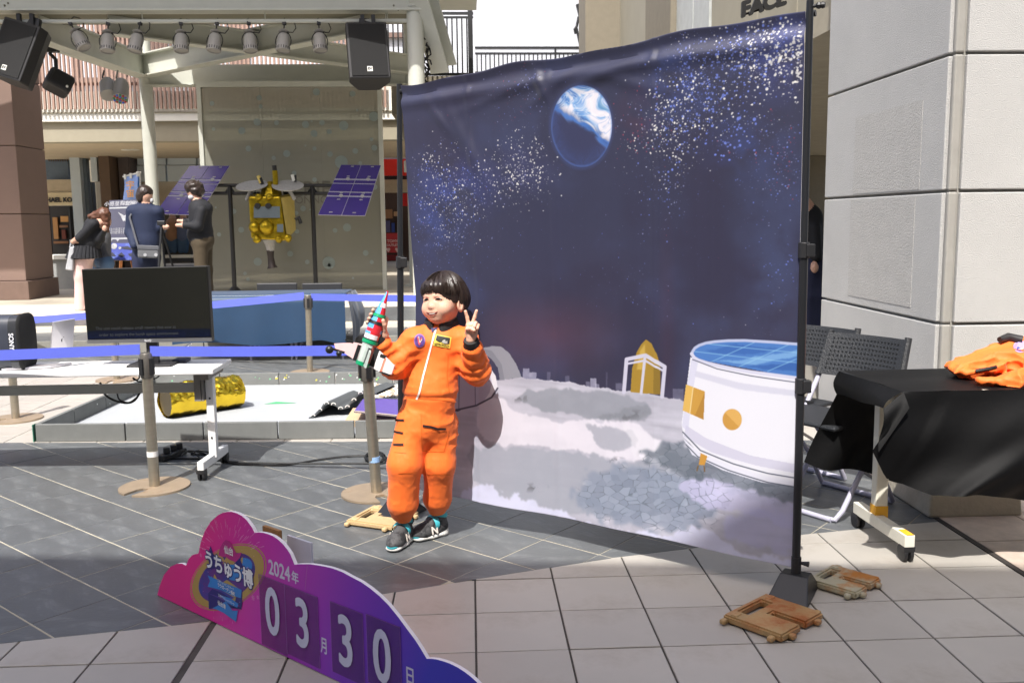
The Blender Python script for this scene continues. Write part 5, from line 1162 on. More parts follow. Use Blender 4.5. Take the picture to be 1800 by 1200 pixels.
    # white lander with blue solar lid
    can = [(1212, 628), (1250, 640), (1320, 655), (1425, 668), (1425, 852), (1345, 838), (1280, 818), (1225, 795), (1199, 768), (1196, 745), (1204, 690)]
    mix(c(236, 236, 246), inside(can)); mix(c(206, 204, 226), inside([(1204, 748), (1240, 770), (1320, 800), (1425, 822), (1425, 838), (1330, 818), (1250, 795), (1200, 768)])*.8); mix(c(206, 206, 232), inside([(1204, 690), (1214, 632), (1226, 636), (1214, 700), (1208, 760), (1197, 750)])*.6)
    mix(c(200, 200, 222), soft(inside([(1300, 672), (1425, 690), (1425, 700), (1300, 684), (1220, 662), (1222, 652)]), 2)*.6)
    mix(c(86, 92, 110), line([(1198, 760), (1230, 792), (1290, 815), (1350, 832), (1425, 846)], 2)); mix(c(232, 232, 246), inside([(1199, 772), (1230, 798), (1290, 820), (1350, 838), (1425, 852), (1425, 862), (1340, 848), (1270, 826), (1215, 800)])); mix(c(80, 88, 104), line([(1204, 782), (1225, 803), (1280, 826), (1350, 848), (1425, 862)], 1.8))
    lid = [(1217, 620), (1228, 608), (1255, 601), (1310, 598), (1425, 608), (1425, 664), (1320, 648), (1260, 638), (1226, 630)]
    lid = [p for p in spl(lid[:4]+[(1360, 601.5)]+lid[4:])]; mix(c(74, 124, 196), inside(lid)); mix(c(130, 178, 226), soft(inside([(1255, 634), (1300, 632), (1425, 612), (1425, 622), (1330, 640)], 2, 20), 2)*.8); mix(c(46, 92, 170), soft(inside([(1236, 618), (1290, 606), (1370, 612), (1310, 624)], 3, 21), 2)*.6); mix(c(40, 84, 160), soft(inside([(1310, 644), (1425, 634), (1425, 655)], 2, 22), 2)*.6)
    for a_, b_ in (((1220, 618), (1425, 640)), ((1240, 604), (1425, 622)), ((1250, 636), (1330, 600)), ((1300, 644), (1390, 604)), ((1350, 652), (1425, 620))): mix(c(150, 200, 232), line([a_, b_], 1.3)*inside(lid)*.8)
    mix(c(186, 194, 226), line([(1425, 607), (1360, 601), (1310, 598), (1280, 598.5), (1255, 600.5), (1240, 603), (1228, 607), (1220, 612), (1216, 618), (1215, 624)], 5)); mix(c(214, 214, 236), line([(1214, 622), (1219, 629), (1226, 633), (1242, 638), (1260, 642), (1290, 648), (1320, 653), (1370, 660), (1425, 668)], 6)); mix(c(84, 88, 108), line([(1216, 632), (1260, 648), (1320, 660), (1425, 676)], 1.6))
    mix(c(206, 156, 66), inside([(1204, 676), (1238, 688), (1236, 738), (1198, 722)])); mix(c(232, 190, 100), inside([(1204, 676), (1216, 680), (1211, 727), (1198, 722)])*.8); mix(c(176, 128, 50), inside([(1238, 690), (1236, 738), (1220, 731)])*.8); mix(c(244, 226, 180), line([(1217, 681), (1211, 727)], 1.5)+0*X)
    b_ = blob(1287.5, 737, 17, 18.5); mix(c(206, 154, 70), 1-ss(.97, 1.04, b_)); mix(c(232, 184, 104), (1-ss(.95, 1.0, b_))*ss(-2, 2, (X-1287)*.7+(Y-737))*.0+(1-ss(.95, 1.0, b_))*(((X-1287)+(Y-737)*-1) > 0)*.7)
    mix(c(206, 150, 60), inside([(1231, 797), (1243, 802), (1238, 818), (1227, 818)])); mix(c(120, 84, 36), line([(1226, 820), (1224, 828)], 2)+line([(1237, 820), (1238, 829)], 2)*1.0)
    # grey dish and white module at the left
    mix(c(150, 152, 164), inside([(838, 612), (856, 607), (872, 609), (888, 622), (900, 642), (909, 664), (872, 668), (868, 645), (850, 625)], 1.5, 30)); mix(c(120, 124, 138), inside([(838, 612), (850, 625), (868, 645), (872, 668), (880, 668), (874, 640), (856, 616)])*.6)
    mod = [(700, 630), (830, 628), (850, 640), (864, 660), (868, 680), (858, 700), (830, 712), (800, 720), (700, 722)]
    mix(c(196, 192, 212), inside(mod)); mix(c(236, 235, 244), inside([(848, 640), (864, 660), (868, 680), (858, 702), (842, 708), (854, 690), (858, 672)])); mix(c(228, 226, 240), inside([(820, 632), (845, 640), (820, 655)])*.5)
    for a_, b_ in (((826, 630), (830, 712)), ((800, 640), (802, 720)), ((770, 640), (770, 722))): mix(c(120, 116, 136), line([a_, b_], 1.4))
    mix(c(78, 76, 94), line([(700, 724), (800, 719), (832, 712), (858, 698), (868, 682)], 3))
    im = np.clip(im, 0, 1); im += (r_.rand(H_, W_, 1)-.5)*.012
    return np.clip(im, 0, 1)
def blob_in(px, py): return ((px-1020)/58)**2+((py-222)/76)**2 < 1
def im_mix(im, col, a): return np.asarray(col)*a+np.array([.22, .22, .34])*(1-a)
PRINT_GAIN = .74
arr = paint_backdrop()
lin = np.where(arr > .04045, ((arr+.055)/1.055)**2.4, arr/12.92)*PRINT_GAIN
arr = np.where(lin > .0031308, 1.055*lin**(1/2.4)-.055, lin*12.92)
img = bpy.data.images.new('star_print', arr.shape[1], arr.shape[0]); rgba = np.ones(arr.shape[:2]+(4,), np.float32); rgba[..., :3] = arr[::-1]
img.pixels.foreach_set(rgba.ravel()); img.update(); img.pack()
M_BDROP = mat('printed_cloth', (.5, .5, .5), .5, bump=.05, bscale=500, sheen=.15); n_ = M_BDROP.node_tree.nodes; l_ = M_BDROP.node_tree.links
ti = n_.new('ShaderNodeTexImage'); ti.image = img; ti.interpolation = 'Cubic'; ti.extension = 'EXTEND'; uvn = n_.new('ShaderNodeUVMap'); uvn.uv_map = 'UVMap'; l_.new(uvn.outputs['UV'], ti.inputs['Vector']); l_.new(ti.outputs['Color'], n_['Principled BSDF'].inputs['Base Color'])
NU, NV = 150, 130
def bcurve(v):
    for (a, c_), (e, f) in zip(((0, 0), (.12, .012), (.3, .024), (.5, .038), (.62, .03), (.8, .01), (1, 0)), ((.12, .012), (.3, .024), (.5, .038), (.62, .03), (.8, .01), (1, 0), (1.1, 0))):
        if v <= e: return c_+(f-c_)*(v-a)/(e-a)
    return 0
FOLDS = ((.12, .09, .9, .10, .012, .014), (.2, .16, 1.05, .22, .02, .014), (.42, .05, 1.2, .07, .012, .026), (.45, .06, -.5, .12, .014, .014), (.58, .05, -.25, .2, .014, .014), (.63, .07, .35, .16, .014, .013), (.3, .06, -.2, .2, .012, .012), (.7, .04, -.12, .22, .012, .010), (.86, .05, .1, .18, .012, .01), (.16, .3, 1.2, .35, .04, .012))
def bpos(u, v):
    uu = u + bcurve(v)*(1-u)**3
    px, py = uv2px(uu, v); py += 4*math.sin(uu*9.4+.6)*(1-v)**6*0 + (3.5*math.sin(u*5)*v**8)
    if v < .03: py += 3*math.sin(u*14)+2*math.sin(u*31)
    p = onplane(px, py, BO, bn)
    d = .012*math.sin(u*8.5+1.0)*(.3+.7*v)+.006*math.sin(u*21+v*2)*(.4+.6*v) - .03*math.sin(math.pi*u)*v
    d += .008*max(0, 1-abs(v-.045)/.02)*(1 if True else 0)
    d -= .012*max(0, 1-abs(v-.02)/.018)
    for cu, cv, a_, l, w_, amp in FOLDS:
        x, y = (u-cu)*1.84, (v-cv)*2.0; s_ = x*math.cos(a_)+y*math.sin(a_); t_ = -x*math.sin(a_)+y*math.cos(a_); d += .5*amp*math.exp(-(s_/l)**2-(t_/w_/1.6)**2)
    for cu, cv, a_, l, w_, amp in () and ((.12, .09, .9, .10, .012, .014), (.2, .16, 1.05, .22, .02, .012), (.42, .05, 1.2, .09, .012, .022), (.45, .06, -.5, .12, .012, .016), (.58, .05, -.25, .2, .012, .016), (.63, .07, .35, .16, .012, .014), (.3, .06, -.2, .2, .01, .012), (.7, .04, -.12, .22, .01, .012), (.86, .05, .1, .18, .01, .01)):
        x, y = (u-cu)*1.84, (v-cv)*2.0; s_ = x*math.cos(a_)+y*math.sin(a_); t_ = -x*math.sin(a_)+y*math.cos(a_); d += amp*math.exp(-(s_/l)**2-(t_/w_/1.3)**2)
    for cu, amp in ((.21, .004), (.44, .003), (.7, .006), (.705, -.004)): d += amp*math.exp(-((u-cu)/.006)**2)
    d += .03*(1-u)**6*math.sin(v*3+.3)
    return p + bn*d
bd_mb = MB(); bd_mb.grid(lambda u, v: bpos(u, v), NU, NV)
me = bd_mb.mesh('cloth', M_BDROP, True); 
uvl = me.uv_layers.new(name='UVMap'); 
vuv = [(i/NU, 1-j/NV) for j in range(NV+1) for i in range(NU+1)]
for lp in me.loops: uvl.data[lp.index].uv = vuv[lp.vertex_index]
bs = thing('backdrop', 'tall printed cloth backdrop of stars, earth and moon ground on black poles', 'backdrop', (LP+RP)/2)
put(me, 'printed_cloth', bs)
mb2 = MB(); mb2.add([Vector(p)-bn*.003 for p in bd_mb.v], bd_mb.f); part(mb2, 'cloth_back', mat('cloth_back', S(205, 205, 208), .8), bs, smooth=True)
tl_ = onplane(705, 153, LP, bn); tr_ = onplane(1421, 14, RP, bn)
M_POLE = mat('black_pole', S(30, 31, 34), .4, var=.1)
for pb__, top, zz, yk in ((RP, at(1424, 1, RP.y), (440, 678), 12), (LP, at(702, 148, LP.y), (452,), 160)):
    base = Vector((pb__.x, pb__.y, .0)); b = MB(); zm = at(1410, zz[0], pb__.y).z
    L = lambda z: Vector((base.x+(top.x-base.x)*z/top.z, base.y, z))
    b.tube([L(.06), L(zm)], .0148, 16); part(b, 'lower_pole', M_POLE, bs, smooth=True)
    b = MB(); b.tube([L(zm), L(top.z)], .0122, 16); part(b, 'upper_pole', M_POLE, bs, smooth=True)
    for y_ in zz:
        z_ = at(1410, y_, pb__.y).z; b = MB(); b.tube([L(z_-.028), L(z_+.028)], .0195, 16); b.box(L(z_)+bdir*(.02)-bn*.0, (.03, .03, .045)); part(b, 'pole_clamp', M_CAST, bs, bevel=.003)
    z_ = at(1410, yk, pb__.y).z; b = MB(); q = L(z_); b.ball(q+bdir*.03, .012, 8); b.tube([q, q+bdir*.045], .006, 8); b.tube([q+bdir*.04, q+bdir*.05], [.012, .009], 10); part(b, 'knob', M_CAST, bs)
b = MB(); b.tube([tl_-bdir*.02-bn*.022-Vector((0, 0, .016)), tr_+bdir*.02-bn*.022-Vector((0, 0, .016))], .011, 12); part(b, 'crossbar', M_POLE, bs, smooth=True)
for P_, k in ((RP, 1), (LP, 0)):
    ax = bdir; ay = bn; b = MB(); q = P_
    w0_, w1_ = (.075, .24), (.05, .055); z1_ = .085
    # bent-sheet foot: ridge along the cloth, skirts sloping to front and back
    X_ = lambda a_, c_, z_: q+ax*a_+ay*c_+Vector((0, 0, z_))
    b.add([X_(-.055, -.13, .003), X_(.055, -.13, .003), X_(.075, .13, .003), X_(-.075, .13, .003), X_(-.05, -.028, z1_), X_(.05, -.028, z1_), X_(.05, .028, z1_), X_(-.05, .028, z1_)], [(0,3,2,1),(4,5,6,7),(0,1,5,4),(1,2,6,5),(2,3,7,6),(3,0,4,7)]); part(b, 'foot', M_POLE, bs, bevel=.004)
    b = MB(); b.tube([X_(.0, .0, z1_-.01), X_(0, 0, z1_+.06)], .018, 12); b.tube([X_(.018, 0, z1_+.04), X_(.045, 0, z1_+.04)], [.006, .011], 8); part(b, 'socket', M_CAST, bs)

# ------------------------------------------------------------------ rusty iron counterweights
M_RUST = mat('rusty_iron', S(176, 146, 100), .48, metal=.1, var=.3, scale=14, bump=.1, bscale=60, col2=S(150, 88, 44), c2scale=7, c2lo=.42, c2hi=.62, rvar=.2)
M_RUST2 = mat('worn_iron', S(172, 166, 142), .42, metal=.2, var=.12, scale=6, bump=.08, bscale=50, col2=S(176, 112, 44), c2scale=5, c2lo=.5, c2hi=.62, rvar=.2)
M_RUST3 = mat('tan_iron', S(200, 172, 128), .55, metal=.1, var=.15, scale=7, bump=.25, bscale=50, col2=S(166, 106, 46), c2scale=7, c2lo=.55, c2hi=.7)
def weight(label, A, B_, C_, mm, th=.032):
    A, B_, C_ = Vector(A), Vector(B_), Vector(C_); v = (B_-A); hw = v.length; v.normalize(); u = Vector((-v.y, v.x, 0)); 
    if u.dot(C_-A) < 0: u = -u
    L = (C_-A).dot(u); o = thing('counterweight', label, 'weight', (A+B_)/2, 'rusty iron counterweights')
    us = [0, .11, .27, .46, 1]; vs_ = [0, .24, .45, .56, .76, 1]
    solid = lambda i, j: not (i == 1 and 1 <= j <= 3) and not (i == 3 and j == 2)
    bm = bmesh.new(); cache = {}
    def vert(i, j):
        if (i, j) not in cache: p = A+u*(us[i]*L)+v*(vs_[j]*hw); cache[(i, j)] = bm.verts.new((p.x, p.y, th))
        return cache[(i, j)]
    fs = [bm.faces.new([vert(i, j), vert(i+1, j), vert(i+1, j+1), vert(i, j+1)]) for i in range(len(us)-1) for j in range(len(vs_)-1) if solid(i, j)]
    r_ = bmesh.ops.extrude_face_region(bm, geom=fs)
    for g_ in [x for x in r_['geom'] if isinstance(x, bmesh.types.BMVert)]: g_.co.z = .004
    bmesh.ops.recalc_face_normals(bm, faces=bm.faces)
    es = [e for e in bm.edges if len(e.link_faces) == 2 and e.calc_face_angle(0) > .5]; bmesh.ops.bevel(bm, geom=es, offset=.0065, segments=2, affect='EDGES', clamp_overlap=True)
    me = bpy.data.meshes.new('plate'); bm.to_mesh(me); bm.free(); me.materials.append(mm); put(me, 'plate', o)
    for a_, c_ in ((.06, -.05), (.06, 1.05), (.86, -.05), (.86, 1.05), (1.03, .2), (1.03, .8)):
        b = MB(); q = A+u*(a_*L)+v*(c_*hw); b.box(q+Vector((0, 0, .014)), (.026, .022, .018), math.atan2(v.y, v.x)); part(b, 'lug', mm, o, bevel=.006)
    for a_, c_ in ((.16, .1), (.16, .9)):
        b = MB(); q = A+u*(a_*L)+v*(c_*hw); b.box(q+Vector((0, 0, th+.000)), (.036, .026, .010), math.atan2(v.y, v.x)); part(b, 'raised_boss', mm, o, bevel=.005)
    return o
weight('rust brown slotted iron weight lying in front of the right pole', gr(1270, 1094), gr(1345, 1056), gr(1384, 1127), M_RUST)
weight('grey and ochre worn iron weight lying behind the right pole', gr(1416, 1030), gr(1462, 1004), gr(1502, 1058), M_RUST2)
weight('tan iron weight under the left pole at the boy\'s feet', gr(608, 924), gr(657, 897), gr(690, 936), M_RUST3, .03)

# ------------------------------------------------------------------ cloud shaped date sign in front
s0, s1 = gr(277, 1047), gr(597, 1200); s0.z = s1.z = 0; sx = (s1-s0).normalized(); sn = Vector((sx.y, -sx.x, 0)); SZ = Vector((0, 0, 1))
def osg(px, py, lift=0.0): return onplane(px, py, s0, sn)+sn*lift
OUT = [(276.7, 1046.7), (280, 1031), (288, 1010), (300, 995), (311.7, 990), (320, 990), (327, 993.3), (331.7, 981.7), (338, 975), (349, 971.7), (353, 951.7), (360, 933), (370, 916.7), (383, 905), (391, 901), (400, 899), (408, 899), (416.7, 901.7), (425, 906), (433, 913), (443, 926.7), (447.7, 936), (455, 935), (463, 936), (471, 938), (480, 941.7), (488, 947), (496.7, 955), (504, 964), (510, 973), (517.7, 991.7), (525, 991), (533, 991), (545, 991), (556.7, 992.7), (570, 995), (583, 998), (600, 1004), (616.7, 1013), (634, 1022), (650, 1033), (667, 1047), (683, 1063), (700, 1084), (716.7, 1106.7), (729, 1123), (740, 1140), (750, 1157), (758, 1157), (766.7, 1158), (778, 1161), (790, 1165), (804, 1172), (816.7, 1180), (827, 1188), (836.7, 1196.7), (846, 1207), (852, 1220), (856, 1240)]
pl3 = [osg(*p) for p in OUT]; last = pl3[-1].copy(); last.z = .004; first = pl3[0].copy(); first.z = .004; pl3 = [first]+pl3[1:]+[last]
sgn = thing('cloud_sign', 'magenta to violet cloud shaped date sign standing on the tiles', 'sign', s0)
def sign_mat():
    m = mat('sign_print', S(176, 24, 116), .28, var=.02, spec=.5); n = m.node_tree.nodes; l = m.node_tree.links
    g_ = n.new('ShaderNodeNewGeometry'); dt = n.new('ShaderNodeVectorMath'); dt.operation = 'DOT_PRODUCT'; dt.inputs[1].default_value = (sx.x, sx.y, -.45); l.new(g_.outputs['Position'], dt.inputs[0])
    a_ = s0.dot(Vector((sx.x, sx.y, 0))); mr = n.new('ShaderNodeMapRange'); mr.inputs['From Min'].default_value = a_-.25; mr.inputs['From Max'].default_value = a_+1.36; l.new(dt.outputs['Value'], mr.inputs['Value'])
    r_ = n.new('ShaderNodeValToRGB'); e = r_.color_ramp.elements; e[0].color = S(236, 34, 132)+(1,); e[1].position = 1; e[1].color = S(52, 48, 190)+(1,)
    for ps, cl in ((.3, S(226, 34, 140)), (.55, S(190, 40, 176)), (.78, S(126, 42, 190))): x_ = e.new(ps); x_.color = cl+(1,)
    l.new(mr.outputs['Result'], r_.inputs['Fac']); l.new(r_.outputs['Color'], n['Principled BSDF'].inputs['Base Color']); return m
b = MB(); n = len(pl3); th_ = .012
b.add([p+sn*0 for p in pl3]+[p-sn*th_ for p in pl3], [tuple(range(n))], 0); b.add([p+sn*0 for p in pl3]+[p-sn*th_ for p in pl3], [tuple(range(2*n-1, n-1, -1))]+[(i, n+i, n+(i+1) % n, (i+1) % n) for i in range(n)], 1)
part(b, 'board', [sign_mat(), mat('foam_white', S(232, 226, 232), .6)], sgn)
b = MB(); v1_, v2_ = osg(540, 992, .0006), osg(536, 1036, .0006); b.add([v1_, v1_+sx*.0018, v2_+sx*.0018, v2_], [(0, 1, 2, 3)]); part(b, 'board_seam', mat('seam', S(176, 110, 176), .5), sgn)
M_LAV = mat('print_lavender', S(206, 204, 226), .4); M_GLD = mat('print_gold', S(178, 150, 82), .4, var=.05)
def flat(name, polys, mm, lift, par=sgn):
    b = MB()
    for pts in polys: b.add([osg(p[0], p[1], lift) for p in pts], [tuple(range(len(pts)))])
    return part(b, name, mm, par)
ucx = lambda a, c_, t, k=1.0: (401.5+k*(74*math.cos(t)*.819+50*math.sin(t)*.574)+a, 1013.5+k*(-74*math.cos(t)*.574+50*math.sin(t)*.819)+c_)
EL = lambda k, a=0, c_=0: [ucx(a, c_, 2*math.pi*i/56, k) for i in range(56)]
em = thing('x', '', '', (0, 0, 0)); bpy.data.objects.remove(em)
flat('emblem_rim', [EL(1.0)], M_GLD, .0004); flat('emblem_gap', [EL(.975)], MATS['sign_print'], .0008); ring = flat('emblem_ring', [EL(.945)], M_GLD, .0012)
M_GALX = mat('print_galaxy', S(36, 60, 150), .35, var=.35, scale=9, col2=S(110, 40, 130), c2scale=6, c2lo=.42, c2hi=.62)
M_SKYB = mat('print_sky_blue', S(50, 128, 206), .4, var=.1, scale=12); M_NAVY = mat('print_navy', S(42, 34, 116), .4); M_MAG = mat('print_magenta', S(176, 32, 126), .4); M_TEAL = mat('print_teal', S(40, 130, 160), .4)
flat('galaxy', [EL(.74, -2, 1)], M_GALX, .0016); flat('galaxy_glow', [[ucx(20, -14, 2*math.pi*i/30, .34) for i in range(30)]], M_SKYB, .0019)
flat('gold_hills', [[(380, 988), (386, 965), (396, 985)], [(392, 990), (400, 976), (420, 992)], [(410, 990), (428, 978), (426, 1000)], [(374, 1020), (378, 1008), (390, 1030)], [(380, 1030), (400, 1018), (424, 1036), (414, 1050)]], M_GLD, .0021)
flat('nose_cone', [[(385, 975), (388, 962), (393, 953), (398, 948), (404, 950), (411, 960), (417, 972), (426, 970), (422, 980), (415, 987), (405, 983), (398, 978), (392, 978)]], M_MAG, .0024)
flat('banner_tail', [[(371, 958), (376, 974), (386, 978), (384, 996), (372, 1000), (366, 978)], [(414, 986), (426, 970), (424, 984), (430, 998), (420, 996)]], M_NAVY, .0023)
flat('ribbon', [[(366, 1010), (392, 1022), (418, 1032), (426, 1036), (424, 1050), (410, 1046), (390, 1036), (366, 1030), (370, 1020)], [(386, 1044), (405, 1050), (420, 1060), (418, 1067), (400, 1058)], [(374, 1068), (398, 1056), (410, 1072), (419, 1072), (416, 1092), (394, 1076), (382, 1070)]], M_SKYB, .0022)
flat('dark_ribbon', [[(367, 1042), (390, 1048), (426, 1066), (427, 1036), (420, 1034), (414, 1056), (390, 1040), (374, 1034)], [(367, 1042), (426, 1070), (424, 1064), (396, 1066), (384, 1068), (368, 1069)]], M_NAVY, .0020)
b = MB(); UX, UZ = sx, SZ
def sl(s, px, py, size, lift, bold=0, xs=1.0, sp=1.0, mbb=None, sk=0.0): letters(mbb, s, osg(px, py, 0), (UX+UZ*sk), UZ, size, bold, lift, xs=xs, spacing=sp)
ppm = 505.0
b = MB(); sl('うちゅう博', 402, 1001, .068, .0027, .0062, .88, .90, b, -.04); part(b, 'title_outline', M_NAVY, sgn)
M_WHP = mat('print_white', S(226, 228, 232), .6); b = MB(); sl('うちゅう博', 402, 1001, .068, .0031, .0020, .88, .90, b, -.04); part(b, 'title_lettering', M_WHP, sgn); b = MB(); sl('仙台', 403.5, 968, .030, .0031, .0007, .9, 1, b)
sl('三井ショッピングパーク', 398, 1027, .0105, .0031, .0001, .85, .95, b, -.1); sl('ララガーデン長町', 399, 1035, .0155, .0031, .0003, .85, .95, b, -.1)
sl('三井アウトレットパーク', 399, 1053, .0105, .0031, .0001, .85, .95, b, -.1); sl('仙台港', 391, 1062, .0185, .0031, .0004, .85, 1, b, -.1); part(b, 'title_lettering', mat('print_white', (.7, .7, .7)), sgn)
b = MB(); rr2 = random.Random(5)
for k in range(46):
    a_ = R(rr2.uniform(-75, 75)); r0, r1 = rr2.uniform(.95, 1.25), 0; cx_, cy_ = 402, 978; d0 = rr2.uniform(34, 62); ln_ = rr2.uniform(6, 17); dx, dy = math.sin(a_)*.9, -math.cos(a_)
    p, q = osg(cx_+dx*d0, cy_+dy*d0, .0014), osg(cx_+dx*(d0+ln_), cy_+dy*(d0+ln_), .0014); w_ = (q-p).normalized().cross(sn)*.0007; b.add([p-w_*.4, p+w_*.4, q+w_, q-w_], [(0, 1, 2, 3)])
for k in range(16):
    x_, y_ = rr2.uniform(375, 425), rr2.uniform(1070, 1105); p = osg(x_, y_, .0014); q = osg(x_-1, y_-rr2.uniform(2, 8), .0014); w_ = sx*.0007; b.add([p-w_, p+w_, q+w_*.4, q-w_*.4], [(0, 1, 2, 3)])
for x_, y_, s_ in ((446, 1050, .008), (454, 1049, .006), (437, 1000, .008), (354, 975, .006)): sl('✳', x_, y_, s_*2.2, .0024, 0, 1, 1, b)
for k in range(40):
    x_, y_ = rr2.uniform(352, 450), rr2.uniform(925, 1060); p = osg(x_, y_, .0028); s_ = rr2.uniform(.0006, .0016); b.add([p+sx*s_, p+SZ*s_, p-sx*s_, p-SZ*s_], [(0, 1, 2, 3)])
o = part(b, 'firework_print', mat('print_pink', S(226, 170, 210), .5), sgn); o['kind'] = 'stuff'
b = MB(); sl('2024', 491, 1003, .068, .0006, .0014, .82, 1.02, b); sl('年', 519, 1016, .042, .0006, .0010, .9, 1, b); part(b, 'date_lettering', M_LAV, sgn); b = MB(); sl('月', 570, 1136, .056, .0006, .0010, .62, 1, b); part(b, 'date_lettering', M_LAV, sgn); b = MB(); sl('日', 721, 1189, .056, .0006, .0010, .72, 1, b); part(b, 'date_lettering', M_LAV, sgn)
def pocket_mat():
    m = mat('acrylic_pocket', S(96, 44, 120), .12, var=.2, scale=3, spec=.6); n = m.node_tree.nodes; l = m.node_tree.links
    tr = n.new('ShaderNodeBsdfTransparent'); mx = n.new('ShaderNodeMixShader'); mx.inputs[0].default_value = .28; l.new(tr.outputs[0], mx.inputs[1]); l.new(n['Principled BSDF'].outputs[0], mx.inputs[2]); l.new(mx.outputs[0], n['Material Output'].inputs['Surface']); return m
M_POCK = pocket_mat(); M_PEDGE = mat('pocket_edge', S(150, 96, 168), .3)
for ch, cx_, cy_, qd in (('0', 480.5, 1078, ((465, 1013), (511, 1028), (498, 1150), (451, 1123))), ('3', 533, 1099, ((508.5, 1032), (566.5, 1048), (556.5, 1166), (499.5, 1148.5))), ('3', 609, 1131, ((590, 1060), (648, 1080), (635, 1198), (575, 1176.5))), ('0', 673, 1157, ((652, 1082), (712.5, 1103), (703, 1214), (638, 1199.5)))):
    c4 = [osg(p[0], p[1], .0) for p in qd]; c0 = sum(c4, Vector())/4; hw_ = abs((c4[1]-c4[0]).dot(sx))/2; hh_ = ((c4[0].z-c4[3].z)+(c4[1].z-c4[2].z))/4
    b = MB(); X_ = lambda a_, z_, l_: c0+sx*a_+SZ*z_+sn*l_; b.add([X_(-hw_, -hh_, .0008), X_(hw_, -hh_, .0008), X_(hw_, hh_, .0008), X_(-hw_, hh_, .0008), X_(-hw_, -hh_, .0028), X_(hw_, -hh_, .0028), X_(hw_, hh_, .0028), X_(-hw_, hh_, .0028)], [(0,3,2,1),(4,5,6,7),(0,1,5,4),(1,2,6,5),(2,3,7,6),(3,0,4,7)]); pk_ = part(b, 'number_pocket', M_POCK, sgn)
    b = MB(); e_ = .0011
    for a0, z0_, a1, z1_ in ((-hw_, -hh_, -hw_+e_, hh_), (hw_-e_, -hh_, hw_, hh_), (-hw_, hh_-e_, hw_, hh_)): b.add([X_(a0, z0_, .003), X_(a1, z0_, .003), X_(a1, z1_, .003), X_(a0, z1_, .003)], [(0, 1, 2, 3)])
    part(b, 'pocket_edge', M_PEDGE, pk_)
    b = MB(); letters(b, ch, X_(0, 0, 0)*0+osg(cx_, cy_, 0), sx, SZ, .222, .0036, .0036, xs=.70); part(b, 'numeral', mat('numeral_lavender', S(196, 198, 224), .45), pk_)
# prop behind the sign
q = osg(520, 960, -.10); q.z = 0; b = MB(); o9 = s0-sn*.09; a0 = onplane(505, 960, o9, sn); a1 = onplane(546, 948, o9, sn); b.bb(0, 1, 0, 1, 0, 1)
b = MB(); A_ = Vector((a0.x, a0.y, .003)); B2 = Vector((a1.x, a1.y, .003)); zt_ = onplane(520, 947, o9, sn).z; d_ = -sn*.008; b.add([A_, B2, B2+d_, A_+d_]+[p+Vector((0, 0, zt_)) for p in (A_, B2, B2+d_, A_+d_)], [(0,3,2,1),(4,5,6,7),(0,1,5,4),(1,2,6,5),(2,3,7,6),(3,0,4,7)]); part(b, 'back_board', mat('back_board_grey', S(196, 196, 206), .7), sgn)
o9 = s0-sn*.03; a0 = onplane(462, 940, o9, sn); a1 = onplane(490, 935, o9, sn); A_ = Vector((a0.x, a0.y, .003)); B2 = Vector((a1.x, a1.y, .003)); zt_ = a1.z; d_ = -sn*.012; b = MB(); b.add([A_, B2, B2+d_, A_+d_]+[p+Vector((0, 0, zt_)) for p in (A_, B2, B2+d_, A_+d_)], [(0,3,2,1),(4,5,6,7),(0,1,5,4),(1,2,6,5),(2,3,7,6),(3,0,4,7)]); part(b, 'brace', mat('brace_wood', S(150, 108, 62), .7), sgn)

# ------------------------------------------------------------------ covered desk on the right, chairs, folded suit
d2 = thing('folding_desk', 'cream legged caster desk under the black cloth beside the panelled building', 'desk', (1.75, 3.68, 0))
M_CREAM = mat('cream_paint', S(226, 222, 206), .45); M_YEL = mat('yellow_tape', S(240, 176, 40), .5)
Ln, Lf = gr(1598, 990), gr(1506, 925); Ln.z = Lf.z = .09; mid = Ln.lerp(Lf, .62)
zt2 = .70
b = MB(); b.beam(Lf, Ln, .042, .052); part(b, 'foot', M_CREAM, d2, bevel=.004)
lp_ = at(1549, 800, mid.y); b = MB(); b.bb(lp_.x-.026, lp_.x+.026, mid.y-.025, mid.y+.025, .11, zt2-.05); part(b, 'leg', M_CREAM, d2, bevel=.004)
b = MB(); z0_, z1_ = at(1549, 907, mid.y).z, at(1549, 886, mid.y).z; b.bb(lp_.x-.0275, lp_.x+.0275, mid.y-.0265, mid.y+.0265, z0_, z1_); part(b, 'tape', M_YEL, d2)
b = MB(); q = Ln.lerp(Lf, .15)+Vector((0, 0, .0275)); b.beam(q, Ln.lerp(Lf, .0)+Vector((0, 0, .0275))*1, .03, .001); part(b, 'tape', M_YEL, d2)
b = MB(); b.bb(lp_.x-.04, lp_.x+.09, Ln.y+.1, Lf.y-.05, zt2-.065, zt2-.03); part(b, 'bracket', M_CREAM, d2)
b = MB(); b.beam((3.12, Lf.y, .09), (3.12, Ln.y, .09), .042, .052); part(b, 'foot', M_CREAM, d2, bevel=.004); b = MB(); b.bb(3.094, 3.146, mid.y-.025, mid.y+.025, .11, zt2-.05); part(b, 'leg', M_CREAM, d2, bevel=.004); caster(d2, 3.12, Ln.y+.02, .066, .036); caster(d2, 3.12, Lf.y-.02, .066, .036)
xl2, xr2, yn2, yf2 = 1.70, 3.35, 3.45, 3.92
b = MB(); b.bb(xl2, xr2, yn2, yf2, zt2-.03, zt2-.004); part(b, 'top', M_CREAM, d2)
dv = (Ln-Lf).normalized(); caster(d2, Ln.x-dv.x*.02, Ln.y-dv.y*.02, .066, .036); caster(d2, Lf.x+dv.x*.02, Lf.y+dv.y*.02, .066, .036)
M_BCL = mat('black_cloth', S(12, 12, 13), .6, var=.15, scale=4, bump=.15, bscale=18, spec=.15)
kc = MB()
